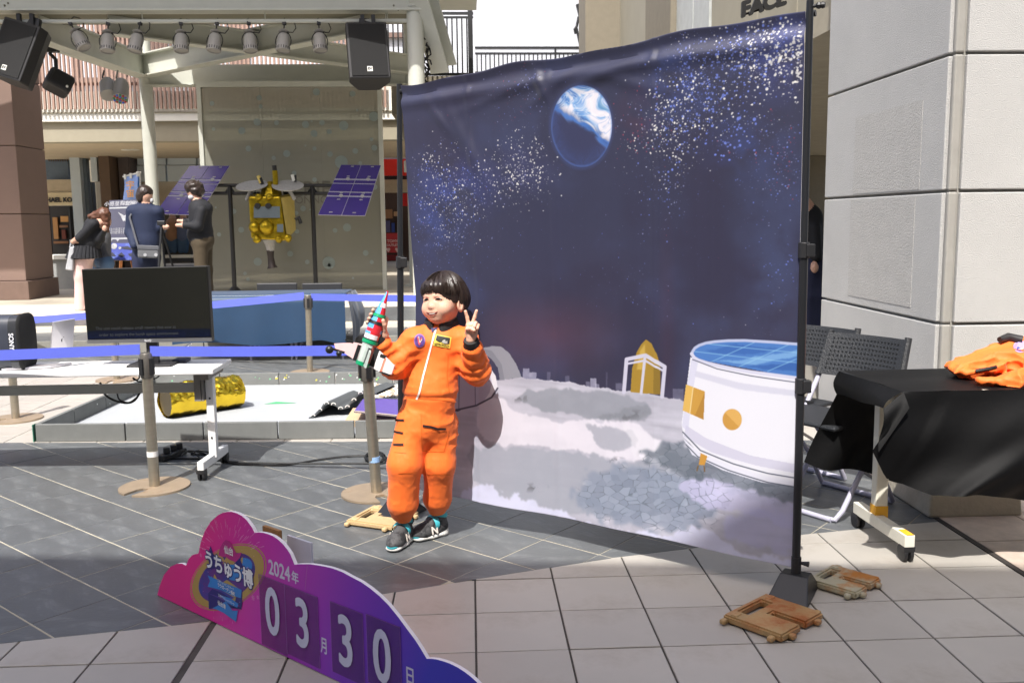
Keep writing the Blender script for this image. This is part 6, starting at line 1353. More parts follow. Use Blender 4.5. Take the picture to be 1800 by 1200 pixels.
p00, p10, p11, p01 = at(1475, 656, 3.93), at(1830, 654, 3.93), at(1880, 706, 3.43), at(1588, 693, 3.43)
zz_ = zt2+.002
for p in (p00, p10, p11, p01): p.z = zz_
p10.x = p11.x = xr2
kc.grid(lambda u, v: bil([p00, p10, p11, p01], u, v)+Vector((0, 0, .004*math.sin(u*30+v*5)*v+.003*math.sin(v*11+u*6))), 30, 12)
hem = [(1538, 795), (1560, 842), (1633, 867), (1720, 872), (1800, 880), (1900, 884)]
def hemp(u):
    x = 1538+u*360
    for (a, c_), (e, f) in zip(hem, hem[1:]):
        if x <= e: return x, c_+(f-c_)*(x-a)/(e-a)
    return x, hem[-1][1]
def front(u, v):
    top = p01.lerp(p11, u); hx, hy = hemp(u); bot = at(hx, hy, 3.36+.05*math.sin(u*9)); 
    p = top.lerp(bot, v); w_ = (v*(1-v)*4)
    p.y += -.025*w_*(1 if u > .1 else .5)+.024*math.sin(u*11+v*1.2)*v+.006*math.sin(u*34+v*3)*v+.008*w_*math.sin(v*7+u*9); return p
kc.grid(front, 60, 30)
e0, e1, e2 = at(1470, 692, 3.99), at(1512, 705, 3.7), at(1553, 718, 3.42)
def endf(u, v):
    top = p00.lerp(p01, u); bt_ = e0.lerp(e1, u*2) if u < .5 else e1.lerp(e2, u*2-1); p = top.lerp(bt_, v); p.x -= .02*math.sin(v*math.pi); p.z += .003*math.sin(u*9)*v; return p
kc.grid(endf, 20, 6)
bk4 = [at(1472, 690, 4.0), at(1640, 700, 4.0), at(1600, 850, 3.97), at(1414, 812, 4.08)]
kc.grid(lambda u, v: bil(bk4, u, v)+Vector((0, .03*math.sin(u*11+v*3)*v, -.012*math.sin(u*8)*v)), 24, 12)
fold = [p01, at(1587, 694, 3.40), at(1538, 795, 3.34), at(1553, 718, 3.40)]
kc.grid(lambda u, v: bil([p01, p01.lerp(at(1600, 720, 3.38), .9), at(1545, 795, 3.36), at(1553, 718, 3.41)], u, v)+Vector((0, -.012*math.sin(u*6)*v, 0)), 8, 8)
o = part(kc, 'black_tablecloth', M_BCL, None, smooth=55); props(o, 'creased black cloth hanging over the caster desk at right', 'tablecloth')
def fchair(loc, rz, label):
    o = thing('mesh_back_chair', label, 'chair', loc, 'mesh back folding chairs', rz); w = .43; mp = mat('chair_shell', S(38, 40, 43), .5, bump=.5, bscale=160)
    def back(u, v): x = (u-.5)*w; return Vector((x*(1+.06*v), .235+.075*(1-v)-.05*(1-(2*u-1)**2)*-.6, .585+.205*(1-v)))
    b = MB(); b.grid(lambda u, v: back(u, v), 12, 6); b.grid(lambda u, v: back(1-u, v)+Vector((0, -.02, 0)), 12, 6); part(b, 'backrest', mp, o, local=True, smooth=40)
    b = MB()
    for i in range(19):
        for j in range(8):
            p = back(.09+.82*i/18, .12+.72*j/7)+Vector((0, -.0225, 0)); b.add([p+Vector((-.005, 0, -.005)), p+Vector((.005, 0, -.005)), p+Vector((.005, 0, .005)), p+Vector((-.005, 0, .005))], [(0, 1, 2, 3)])
    q = part(b, 'perforations', M_BLK, o, local=True); q['kind'] = 'stuff'
    for s in (-1, 1):
        b = MB(); b.tube([(s*w*.5, .31, .80), (s*w*.51, .27, .66), (s*w*.52, .225, .58)], .017, 10); part(b, 'side_rail', mp, o, local=True, smooth=True)
        b = MB(); b.tube([(s*w*.52, .25, .60), (s*w*.52, .12, .40), (s*w*.52, -.16, .05), (s*w*.50, -.20, .014), (s*w*.4, -.21, .012)], .0125, 10); part(b, 'leg', M_SIL, o, local=True, smooth=True)
        b = MB(); b.tube([(s*w*.47, -.08, .42), (s*w*.47, .14, .2), (s*w*.47, .26, .014)], .0125, 10); part(b, 'leg', M_SIL, o, local=True, smooth=True)
        b = MB(); b.box((s*w*.52, .16, .43), (.03, .05, .05)); part(b, 'hinge', M_CAST, o, local=True, bevel=.006)
    b = MB(); b.box((0, -.02, .425), (w*.92, .36, .022)); part(b, 'seat', mp, o, local=True, bevel=.01)
    for y_, z_ in ((-.21, .012), (.26, .014)): b = MB(); b.tube([(-w*.47, y_, z_), (w*.47, y_, z_)], .0125, 10); part(b, 'foot_bar', M_SIL, o, local=True, smooth=True)
    return o
q = at(1510, 640, 4.42); ch1 = fchair((q.x-.22, 4.26, 0), R(-58), 'mesh back chair half hidden by the black covered desk')
q = at(1440, 640, 4.80); fchair((q.x-.24, 4.66, 0), R(-58), 'mesh back chair mostly hidden by the right backdrop pole')
# folded orange suit on the desk
S_OR = (.97, .175, .02)
M_SUIT = mat('orange_cloth', S_OR, .66, var=.04, scale=7, bump=.22, bscale=34, sheen=.1, stretch=(1, 1, .45))
M_CUFF = mat('black_cuff', S(34, 32, 32), .55)
sd = SDF(.035); T0 = lambda px, py, Y: tuple(at(px, py, Y))
for (px, py, Y), r_ in (((1722, 650, 3.72), (.085, .09, .03)), ((1765, 640, 3.70), (.09, .1, .045)), ((1805, 636, 3.68), (.10, .12, .06)), ((1785, 664, 3.55), (.07, .06, .025)), ((1850, 650, 3.6), (.12, .14, .06)), ((1792, 610, 3.78), (.045, .06, .03))): sd.ell(T0(px, py, Y), r_)
sd.cone(T0(1682, 648, 3.70), T0(1768, 618, 3.76), .026, .034, sq=((0, 0, 1), .7)); sd.cone(T0(1722, 668, 3.54), T0(1815, 676, 3.5), .022, .03); sd.cone(T0(1700, 656, 3.62), T0(1760, 644, 3.6), .016, .024)
def crumple(P): 
    q = P.copy(); a = vnoise(P, 9, 3); b_ = vnoise(P, 20, 5); w1 = vnoise(P*np.array([.5, 1, 1.2]), 16, 8); return -.034*(1-np.abs(2*vnoise(P*np.array([.7, 1.2, 1]), 7, 3)-1))**3-.005*(1-np.abs(2*b_-1))**3-.010*(1-np.abs(2*w1-1))**4+.014
sd.disp = crumple
ps = thing('folded_suit', 'orange flight suit lying crumpled on the black covered desk', 'suit', (1.9, 3.65, zt2))
me = sd.mesh(.0055, 'fabric', M_SUIT); 
for v in me.vertices: v.co.z = max(v.co.z, zt2+.004)
put(me, 'fabric', ps)
b = MB(); b.tube([at(1757, 597, 3.74), at(1772, 592, 3.76), at(1796, 598, 3.74)], [.012, .018, .02], 10); b.tube([at(1715, 652, 3.6), at(1740, 648, 3.58), at(1752, 645, 3.56)], .008, 8); part(b, 'collar', M_CUFF, ps, smooth=True)
bv = bvh_of(me)
b = MB(); b2 = MB(); b3 = MB()
def prj(px, py, lift=.003):
    d = (at(px, py, 4)-Vector((0, 0, CAM_H))).normalized(); h = bv.ray_cast(Vector((0, 0, CAM_H)), d); return (h[0]-d*lift) if h[0] is not None else at(px, py, 3.6)
for mbx, r_, lf in ((b, 13, .003), (b2, 9.5, .0045), (b3, 6, .006)): mbx.add([prj(1794+r_*math.cos(t*.2618)*1.0, 609+r_*.8*math.sin(t*.2618), lf) for t in range(24)], [tuple(range(24))])
pa_ = part(b, 'mission_patch', mat('patch_lav', S(170, 150, 200), .6), ps); part(b2, 'patch_field', mat('patch_blue', S(60, 70, 150), .6), pa_); part(b3, 'patch_mark', M_WT, pa_)
# ------------------------------------------------------------------ the boy
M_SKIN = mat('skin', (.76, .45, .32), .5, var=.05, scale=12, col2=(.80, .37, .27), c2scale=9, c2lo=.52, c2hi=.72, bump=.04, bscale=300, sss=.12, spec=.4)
M_HAIR = mat('black_hair', S(46, 36, 31), .36, var=.25, scale=30, stretch=(6, 6, 1), bump=.14, bscale=40, spec=.5)
M_FLESH = mat('lip', (.68, .29, .22), .45); M_EYE = mat('eye_dark', S(26, 20, 18), .2); M_BROW = mat('brow', S(84, 58, 44), .7); M_TEETH = mat('teeth', S(228, 220, 208), .3)
boy = thing('person', 'smiling boy in an orange flight suit holding a bottle rocket and making a V sign', 'person', (-.27, 3.82, 0))
J = lambda px, py, Y: np.array(at(px, py, Y))
YBD = 3.82
shR, elR, wrR = J(726, 600, 3.83), J(694, 642, 3.82), J(669, 604, 3.78)
shL, elL, wrL = J(820, 602, 3.84), J(837, 652, 3.80), J(830, 611, 3.72)
hipR, knR, anR = J(727, 742, 3.84), J(712, 815, 3.80), J(708, 900, 3.84)
hipL, knL, anL = J(777, 744, 3.87), J(772, 815, 3.86), J(768, 888, 3.93)
su = SDF(.035)
chest, waist, pelv = J(771, 628, 3.84), J(756, 684, 3.845), J(752, 735, 3.85)
bx = (Vector((1, -.16, 0)).normalized(), 1.0)
fb_ = Vector((-.2, -1, 0)).normalized()
su.cone(J(777, 600, 3.85), waist, .092, .106, sq=(fb_, .74)); su.cone(waist, pelv, .104, .102, sq=(fb_, .78)); su.ell(J(752, 745, 3.85), (.101, .080, .08))
su.cone(J(738, 598, 3.84), J(812, 600, 3.855), .05, .05, .04); su.cone(J(781, 578, 3.855), J(779, 600, 3.85), .046, .07, .03)
su.cone(shR, elR, .054, .052, .04); su.cone(elR, wrR, .051, .040, .03)
su.cone(shL, elL, .053, .053, .04); su.cone(elL, wrL, .053, .041, .03)
su.cone(hipR, knR, .071, .068, .035); su.cone(knR, J(708, 884, 3.83), .068, .062, .03); su.cone(J(708, 884, 3.83), anR, .060, .044, .015)
su.cone(hipL, knL, .067, .065, .035); su.cone(knL, J(769, 874, 3.91), .065, .061, .03); su.cone(J(769, 874, 3.91), anL, .058, .042, .015)
def suit_folds(P):
    d = np.zeros(P.shape[:-1])
    r1 = 1-np.abs(2*vnoise(P*np.array([1, 1, 1.7]), 11, 2)-1); r2_ = 1-np.abs(2*vnoise(P*np.array([1.3, 1, 1.0]), 23, 6)-1); r3 = vnoise(P*np.array([1, 1, .35]), 16, 9)
    near = np.zeros_like(d)
    for c_, s_ in ((elR, .09), (elL, .09), (anR, .045), (anL, .045), (pelv, .08), (J(800, 715, 3.84), .08), (J(803, 760, 3.85), .07), (shL, .06), (shR, .06)):
        near = np.maximum(near, np.exp(-((P-c_)**2).sum(-1)/(2*s_*s_)))
    d -= (r1**5)*.0065*(.06+near) + (r2_**6)*.003*(.2+near) + (r3-.5)*.005 + .0022*(1-np.abs(2*vnoise(P*np.array([1.4, 1.4, .5])+r1[..., None]*.01, 26, 12)-1))**8
    for a_, b_, n_, amp in ((elR, wrR, 4, .004), (elL, wrL, 4, .004)):
        ba = b_-a_; h = ((P-a_)@ba)/(ba@ba); m = np.exp(-(((P-a_-np.clip(h, 0, 1)[..., None]*ba)**2).sum(-1))/.012)
        d -= amp*np.sin(h*18+3*r1)*m*(h > -.2)
    z = P[..., 2]
    zw = at(752, 697, 3.8).z; d += .005*np.exp(-((z-zw)/.008)**2)-.004*np.exp(-((z-zw-.02)/.012)**2)     # waist seam
    return d
su.disp = suit_folds
me_suit = su.mesh(.0058, 'flight_suit', M_SUIT); o_suit = put(me_suit, 'flight_suit', boy); bv_s = bvh_of(me_suit)
CAMV = Vector((0, 0, CAM_H))
def cast(bv, px, py, lift=.003, Yf=3.8):
    d = (at(px, py, 4)-CAMV).normalized(); h = bv.ray_cast(CAMV, d)
    return (h[0]-d*lift) if h[0] is not None else at(px, py, Yf)-d*lift
def decal(bv, pts, name, mm, par, lift=.003, nsub=1):
    b = MB(); cx, cy = sum(p[0] for p in pts)/len(pts), sum(p[1] for p in pts)/len(pts); n = len(pts); rings = 4
    vs = [cast(bv, cx, cy, lift)]; fs = []
    for k in range(1, rings+1): vs += [cast(bv, cx+(p[0]-cx)*k/rings, cy+(p[1]-cy)*k/rings, lift) for p in pts]
    fs += [(0, 1+i, 1+(i+1) % n) for i in range(n)]
    for k in range(rings-1): fs += [(1+k*n+i, 1+(k+1)*n+i, 1+(k+1)*n+(i+1) % n, 1+k*n+(i+1) % n) for i in range(n)]
    return part(b.add(vs, fs), name, mm, par, smooth=60)
def strip(bv, pts, wpx, name, mm, par, lift=.003, dens=6):
    b = MB(); P2 = []
    for (x0, y0), (x1, y1) in zip(pts, pts[1:]):
        for k in range(dens): P2.append((x0+(x1-x0)*k/dens, y0+(y1-y0)*k/dens))
    P2.append(pts[-1]); vs = []
    for i, (x, y) in enumerate(P2):
        a = P2[max(0, i-1)]; c_ = P2[min(len(P2)-1, i+1)]; L = math.hypot(c_[0]-a[0], c_[1]-a[1]) or 1; nx, ny = -(c_[1]-a[1])/L, (c_[0]-a[0])/L
        vs += [cast(bv, x+nx*wpx/2, y+ny*wpx/2, lift), cast(bv, x-nx*wpx/2, y-ny*wpx/2, lift)]
    return part(b.add(vs, [(2*i, 2*i+1, 2*i+3, 2*i+2) for i in range(len(P2)-1)]), name, mm, par, smooth=60)
M_ZIP = mat('zip_white', S(236, 226, 216), .5); M_PKT = mat('pocket_trim', S(46, 34, 34), .5)
strip(bv_s, [(766, 578), (760, 600), (752, 630), (744, 660), (737, 690), (732, 702)], 3.2, 'zip', M_ZIP, o_suit, .0035)
strip(bv_s, [(694, 738), (702, 738), (710, 738)], 3.6, 'pocket_trim', M_PKT, o_suit, .004); strip(bv_s, [(692, 758), (708, 761)], 3.6, 'pocket_trim', M_PKT, o_suit, .004); strip(bv_s, [(691, 781), (709, 781)], 3.8, 'pocket_trim', M_PKT, o_suit, .004)
strip(bv_s, [(743, 748), (757, 750), (770, 754), (784, 754)], 3.8, 'pocket_trim', M_PKT, o_suit, .004)
M_SEAM = mat('suit_seam', (.78, .15, .012), .7)
for pts in ([(711, 697), (735, 700), (770, 702), (802, 706)], [(740, 726), (742, 792), (780, 794), (790, 760)], [(692, 794), (714, 796)], [(788, 622), (786, 660), (790, 690)], [(700, 832), (733, 830)], [(744, 834), (792, 834)]): strip(bv_s, pts, 1.3, 'seam', M_SEAM, o_suit, .002)
# mission patches
EP = lambda cx, cy, rx, ry, n=20, a=0: [(cx+rx*math.cos(2*math.pi*k/n), cy+ry*math.sin(2*math.pi*k/n)) for k in range(n)]
p1 = decal(bv_s, EP(737.5, 598.5, 9.8, 12), 'round_patch', mat('patch_violet', S(130, 100, 172), .6), o_suit, .004); decal(bv_s, EP(737.5, 598.5, 8, 10), 'patch_field', mat('patch_plum', S(96, 66, 142), .6), p1, .0055)
strip(bv_s, [(734, 592), (737, 606), (741, 593)], 2.4, 'patch_mark', mat('patch_red', S(214, 90, 96), .6), p1, .0068); strip(bv_s, [(736, 591), (738, 602), (742, 596)], 1.0, 'patch_mark', M_ZIP, p1, .0076)
Q = [(766.5, 587), (793.5, 593), (791, 612.5), (761, 607)]
QQ = lambda u, v: (Q[0][0]*(1-u)*(1-v)+Q[1][0]*u*(1-v)+Q[2][0]*u*v+Q[3][0]*(1-u)*v, Q[0][1]*(1-u)*(1-v)+Q[1][1]*u*(1-v)+Q[2][1]*u*v+Q[3][1]*(1-u)*v)
p2 = decal(bv_s, [QQ(u, v) for u, v in ((0, 0), (.5, 0), (1, 0), (1, .5), (1, 1), (.5, 1), (0, 1), (0, .5))], 'name_patch', mat('patch_yellow', S(236, 206, 84), .6), o_suit, .004)
decal(bv_s, [QQ(u, v) for u, v in ((.07, .07), (.5, .07), (.93, .07), (.93, .6), (.7, .66), (.5, .56), (.3, .62), (.07, .5))], 'patch_picture', mat('patch_black', S(40, 42, 40), .6, var=.2), p2, .0055)
decal(bv_s, [QQ(u, v) for u, v in ((.45, .6), (.5, .4), (.62, .28), (.7, .5), (.78, .35), (.82, .62), (.65, .66))], 'patch_mark', mat('patch_grey', S(170, 170, 162), .6), p2, .0068)
lt_b = MB(); o1_, o2_ = cast(bv_s, *QQ(.1, .83), .0058), cast(bv_s, *QQ(.9, .83), .0058); letters(lt_b, 'ASTRONAUT', (o1_+o2_)/2, (o2_-o1_).normalized(), (0, 0, 1), .0125, .0003, .001, xs=.85); part(lt_b, 'patch_lettering', M_PKT, p2)
# collar and cuffs
hc = J(777, 524, 3.845); HC = Vector(hc)
cs = SDF(.012); 
ck = J(776, 571, 3.855); 
for k in range(28):
    a_ = 2*math.pi*k/28; p = ck+np.array([.062*math.cos(a_)+.0, .056*math.sin(a_)-.0, .012+.010*math.sin(a_)+ .004*math.cos(a_*3)]); 
    if -2.0 < a_-4.5 < -.0 and abs(a_-4.42) < .22: continue
    cs.cone(p-np.array([0, 0, .022]), p+np.array([0, 0, .008]), .011, .008, .012)
me = cs.mesh(.0035, 'collar', M_CUFF); put(me, 'collar', o_suit)
b = MB(); b.add([cast(bv_s, *p, .005) for p in ((757, 576), (770, 576), (759, 584))], [(0, 1, 2)]); part(b, 'undershirt', mat('shirt_navy', S(52, 50, 92), .7), o_suit)
wv = wrR+(wrR-elR)*.42; wvL = wrL+(wrL-elL)*.34
for a_, b_, ra, rb, nm in ((wrR-(wrR-elR)*.1, wv, .041, .030, 'cuff'), (wrL-(wrL-elL)*.12, wvL, .039, .030, 'cuff')):
    pts = [Vector(a_).lerp(Vector(b_), t/6) for t in range(7)]; bb_ = MB(); bb_.tube(pts, [ra-(ra-rb)*t/6+.0018*math.sin(t*2.7) for t in range(7)], 20); part(bb_, nm, M_CUFF, o_suit, smooth=True)

# head, neck and hands: one skin mesh
fy = R(-33); Fw = Vector((math.sin(fy), -math.cos(fy), .02)).normalized(); Rt = Vector((-Fw.y, Fw.x, 0)).normalized()*-1   # Rt: towards the viewer's right
Rt = Vector((math.cos(fy), math.sin(fy), 0)).normalized(); Uh = Rt.cross(-Fw).normalized()
if Uh.z < 0: Uh = -Uh
tilt = Matrix.Rotation(R(5), 3, Fw); Rt = tilt @ Rt; Uh = tilt @ Uh
HM = Matrix((Rt, -Fw, Uh)).transposed()      # local x right (viewer), y back, z up
hp = lambda x, y, z: np.array(HC + HM @ Vector((x, y, z)))
hd = SDF(.02)
hd.ell(hp(0, .012, .012), (.076, .092, .086), HM); hd.ell(hp(0, -.020, -.040), (.059, .060, .058), HM, k=.03); hd.ell(hp(0, -.040, -.078), (.034, .030, .022), HM, k=.03)
for s in (-1, 1): hd.ell(hp(s*.038, -.046, -.042), (.029, .029, .029), HM, k=.022)
hd.ell(hp(0, -.074, -.030), (.0125, .014, .0105), HM, k=.010); hd.cone(hp(0, -.068, -.004), hp(0, -.078, -.030), .006, .0085, .014)
for s in (-1, 1): hd.ell(hp(s*.0105, -.075, -.033), (.007, .008, .006), HM, k=.006)
hd.ell(hp(0, -.067, -.056), (.024, .014, .013), HM, k=.014); hd.ell(hp(0, -.071, -.0665), (.014, .0085, .0055), HM, k=.006); hd.ell(hp(0, -.0735, -.0515), (.015, .0075, .0042), HM, k=.006)
for s in (-1, 1):
    hd.ell(hp(s*.031, -.083, .000), (.016, .012, .008), HM, k=.010, cut=True)
    hd.ell(hp(s*.031, -.064, -.002), (.017, .012, .010), HM, k=.006)
    hd.cone(hp(s*.018, -.073, .014), hp(s*.045, -.060, .016), .005, .004, .012)
    E_ = lambda a, c_: hp(s*(.079+a), .022+c_*.7, 0)
    hd.ell(hp(s*.079, .014, -.034), (.010, .021, .030), HM, k=.005); hd.ell(hp(s*.088, .005, -.031), (.006, .011, .019), HM, k=.004, cut=True)
pass
nk = J(777, 580, 3.865); hd.cone(hp(0, .02, -.05), nk, .048, .050, .02)
me_head = hd.mesh(.0026, 'head', M_SKIN)
def hand_sdf(fingers, palm, k=.006):
    h = SDF(k)
    for pts, r0 in palm: 
        for a_, b_ in zip(pts, pts[1:]): h.cone(np.array(a_), np.array(b_), r0, r0, .010)
    for pts, r0, r1 in fingers:
        n = len(pts)-1
        for i in range(n): h.cone(np.array(pts[i]), np.array(pts[i+1]), r0+(r1-r0)*i/n, r0+(r1-r0)*(i+1)/n, .0035 if i else .006)
    return h
jl = lambda px, py, d=0: J(px, py, 3.69+d)
Lh = hand_sdf([([jl(823.5, 570), jl(821.3, 558), jl(818.2, 547.5, -.004)], .0078, .0064), ([jl(830.5, 569), jl(834.5, 557), jl(837.6, 546.5, -.002)], .0080, .0064),
               ([jl(835.5, 572, .002), jl(836, 567.5, -.022), jl(833.5, 574, -.034), jl(832.5, 580, -.026)], .0078, .0066), ([jl(839.5, 575, .004), jl(840.5, 571.5, -.018), jl(838.8, 577, -.028), jl(837.5, 582.5, -.02)], .0070, .0058),
               ([jl(821, 585, -.002), jl(821.5, 578, -.018), jl(827.5, 577.5, -.034), jl(833.5, 580.5, -.040)], .0088, .0066)],
              [([jl(823.5, 572), jl(824.5, 588)], .0115), ([jl(830, 571.5), jl(830, 589)], .0125), ([jl(836.5, 574.5, .002), jl(834.5, 588)], .0115), ([jl(829, 586), tuple(wvL)], .019)])
# rocket axis, and the other hand closed round its neck
rt_, rb_ = at(681, 513, 3.77), at(637, 642, 3.74); rd = (rt_-rb_).normalized(); RLn = (rt_-rb_).length
rx_ = rd.cross(Vector((0, 1, 0))).normalized()*-1
if rx_.x < 0: rx_ = -rx_
rz_ = rx_.cross(rd).normalized()
if rz_.y > 0: rz_ = -rz_                   # rz_: towards the camera
rp = lambda t, a, r_: np.array(rb_+rd*(RLn*t)+(rx_*math.cos(a)+rz_*math.sin(a))*r_)
gy = .57
def wrapf(t, a0, a1, r_, n=5): return [rp(t+.012*k, a0+(a1-a0)*k/n, r_) for k in range(n+1)]
Rh = hand_sdf([(wrapf(.665, R(-40), R(-200), .032), .0082, .0068), (wrapf(.605, R(-40), R(-205), .035), .0082, .0068), (wrapf(.545, R(-40), R(-205), .037), .0080, .0066), (wrapf(.49, R(-35), R(-195), .038), .0072, .006),
               ([rp(.42, R(-20), .044), rp(.52, R(0), .039), rp(.59, R(26), .035), rp(.635, R(44), .031)], .0100, .0078)],
              [([rp(.47, R(-30), .041), rp(.66, R(-42), .036)], .012), ([rp(.42, R(-25), .048), rp(.58, R(-60), .038)], .013), ([rp(.46, R(-22), .046), tuple(wv)], .019)])
me_b = join_meshes([me_head, Lh.mesh(.0021, 'hl', M_SKIN), Rh.mesh(.0021, 'hr', M_SKIN)], 'body'); me_b.polygons.foreach_set('use_smooth', [True]*len(me_b.polygons))
o_body = put(me_b, 'body', boy); bv_b = bvh_of(me_b)
def hpx(x, y, z):
    x = max(x, -.0445)
    p = HC + HM @ Vector((x, y, z)) - CAMV; w = p.dot(CF); return (900+F_PX*p.dot(CR)/w, 600+F_PX*p.dot(CD)/w)
for s in (-1, 1):
    e_ = [(-.019, -.0015), (-.012, .0026), (-.003, .0046), (.006, .0042), (.014, .0012), (.019, -.0032), (.010, -.0026), (-.002, -.0028), (-.012, -.0024)]
    P_ = [hpx(s*.031+s*x*(.98 if s > 0 else .74), -.07, -.0015+z*1.3) for x, z in e_]; decal(bv_b, P_, 'eye', M_EYE, o_body, .0012)
    decal(bv_b, [hpx(s*.031+s*.010+.0022*math.cos(t), -.07, -.0032+.0016*math.sin(t)) for t in [k*.785 for k in range(8)]], 'eye_white', M_TEETH, o_body, .0017)
    strip(bv_b, [hpx(s*.031+x, -.07, z) for x, z in ((-.016, .0062), (-.004, .0088), (.008, .0082), (.017, .0048))], .75, 'eyelid_crease', M_FLESH, o_body, .0008)
    strip(bv_b, [hpx(s*(.016+.032*t), -.07, .0195+.0045*math.sin(t*2.8)) for t in (0, .33, .66, 1)], 1.1, 'brow', M_BROW, o_body, .0012)
    decal(bv_b, [hpx(s*.0062+.0026*math.cos(t), -.09, -.0375+.0014*math.sin(t)) for t in [k*.785 for k in range(8)]], 'nostril', M_BROW, o_body, .0008)
decal(bv_b, [hpx(x*1.22, -.08, z) for x, z in ((-.024, -.0520), (-.014, -.0540), (0, -.0545), (.014, -.0540), (.024, -.0520), (.017, -.0620), (.007, -.0655), (-.007, -.0655), (-.017, -.0620))], 'mouth', mat('mouth_dark', S(110, 44, 40), .5), o_body, .0012)
decal(bv_b, [hpx(x*1.22, -.08, z) for x, z in ((-.014, -.0565), (0, -.0572), (.014, -.0565), (.010, -.0592), (0, -.0606), (-.010, -.0592))], 'teeth', M_TEETH, o_body, .0018)
strip(bv_b, [hpx(x*1.2, -.08, z) for x, z in ((-.024, -.0512), (-.012, -.0530), (-.003, -.0526), (.003, -.0526), (.012, -.0530), (.024, -.0512))], .8, 'lip', M_FLESH, o_body, .0016)
strip(bv_b, [hpx(x*1.2, -.08, z) for x, z in ((-.016, -.0632), (-.006, -.0668), (.006, -.0668), (.016, -.0632))], 1.3, 'lip', M_FLESH, o_body, .0016)
# bowl-cut hair: shell round the skull, cut away below the fringe line
hr = SDF(.012); hr.ell(hp(0, .022, .020), (.089, .102, .0935), HM); hr.ell(hp(.004, .052, -.010), (.088, .078, .070), HM, k=.03)
hr.cone(hp(-.034, -.056, .050), hp(.04, -.056, .050), .018, .018, .02)
# carve: everything in front-below the fringe, sides below the ear line, nape
hr.ell(hp(0, -.098, -.060), (.092, .085, .092), HM, k=.006, cut=True)
hr.ell(hp(0, -.012, -.105), (.16, .088, .093), HM, k=.006, cut=True); hr.ell(hp(0, .05, -.125), (.16, .16, .072), HM, k=.008, cut=True)
def strands(P):
    L = (P-np.array(HC))@np.array(HM); a_ = np.arctan2(L[..., 0], -(L[..., 1]-.02)); q = np.stack([a_*9, L[..., 2]*6, np.hypot(L[..., 0], L[..., 1])*4], -1)
    q2 = np.stack([a_*30, L[..., 2]*10, 0*a_], -1); return (vnoise(q, 1, 3)-.5)*.006+(vnoise(q2, 1, 4)-.5)*.005
hr.disp = strands
put(hr.mesh(.0026, 'hair', M_HAIR), 'hair', boy)
b = MB(); r5 = random.Random(11)
for k in range(150):      # loose fringe strands
    a_ = R(r5.uniform(-115, 115)); top = hp(.088*math.sin(a_)*.96, .016-.098*math.cos(a_)*.98, .045+r5.uniform(-.005, .02)); zf = .028-.034*(abs(a_)/2.0)**1.5+r5.uniform(-.003, .003)
    bot = hp(.089*math.sin(a_), .014-.0985*math.cos(a_), zf); m_ = (top+bot)/2+np.array(HM @ Vector((.004*math.sin(a_), -.005*math.cos(a_), 0))); b.tube([tuple(top), tuple(m_), tuple(bot)], [.0017, .0017, .0006], 4, cap=False)
for k in range(420):
    a_ = R(r5.uniform(-180, 180)); L1 = r5.uniform(.5, 1.0); pts = []; w0 = r5.uniform(.15, .5); aj = r5.uniform(-.05, .05)
    zlow = (.030-.034*(abs(a_)/2.0)**1.5) if abs(a_) < 2.0 else -.045
    for q in range(7):
        t = w0+(1.0-w0)*L1*q/6; el = t*math.pi*.5; z_ = .020+.0945*math.cos(el); 
        if t > .62: z_ = min(z_, .055+(zlow-.055)*(t-.62)/.38)
        h_ = math.sqrt(max(.02, 1-((max(z_, .02)-.020)/.0935)**2)); pts.append(tuple(hp(.0905*h_*math.sin(a_+aj*t), .022-.1035*h_*math.cos(a_+aj*t), z_)))
    b.tube(pts, [.0011]*6+[.0005], 3, cap=False)
o = part(b, 'fringe', M_HAIR, boy, smooth=True); o['kind'] = 'stuff'
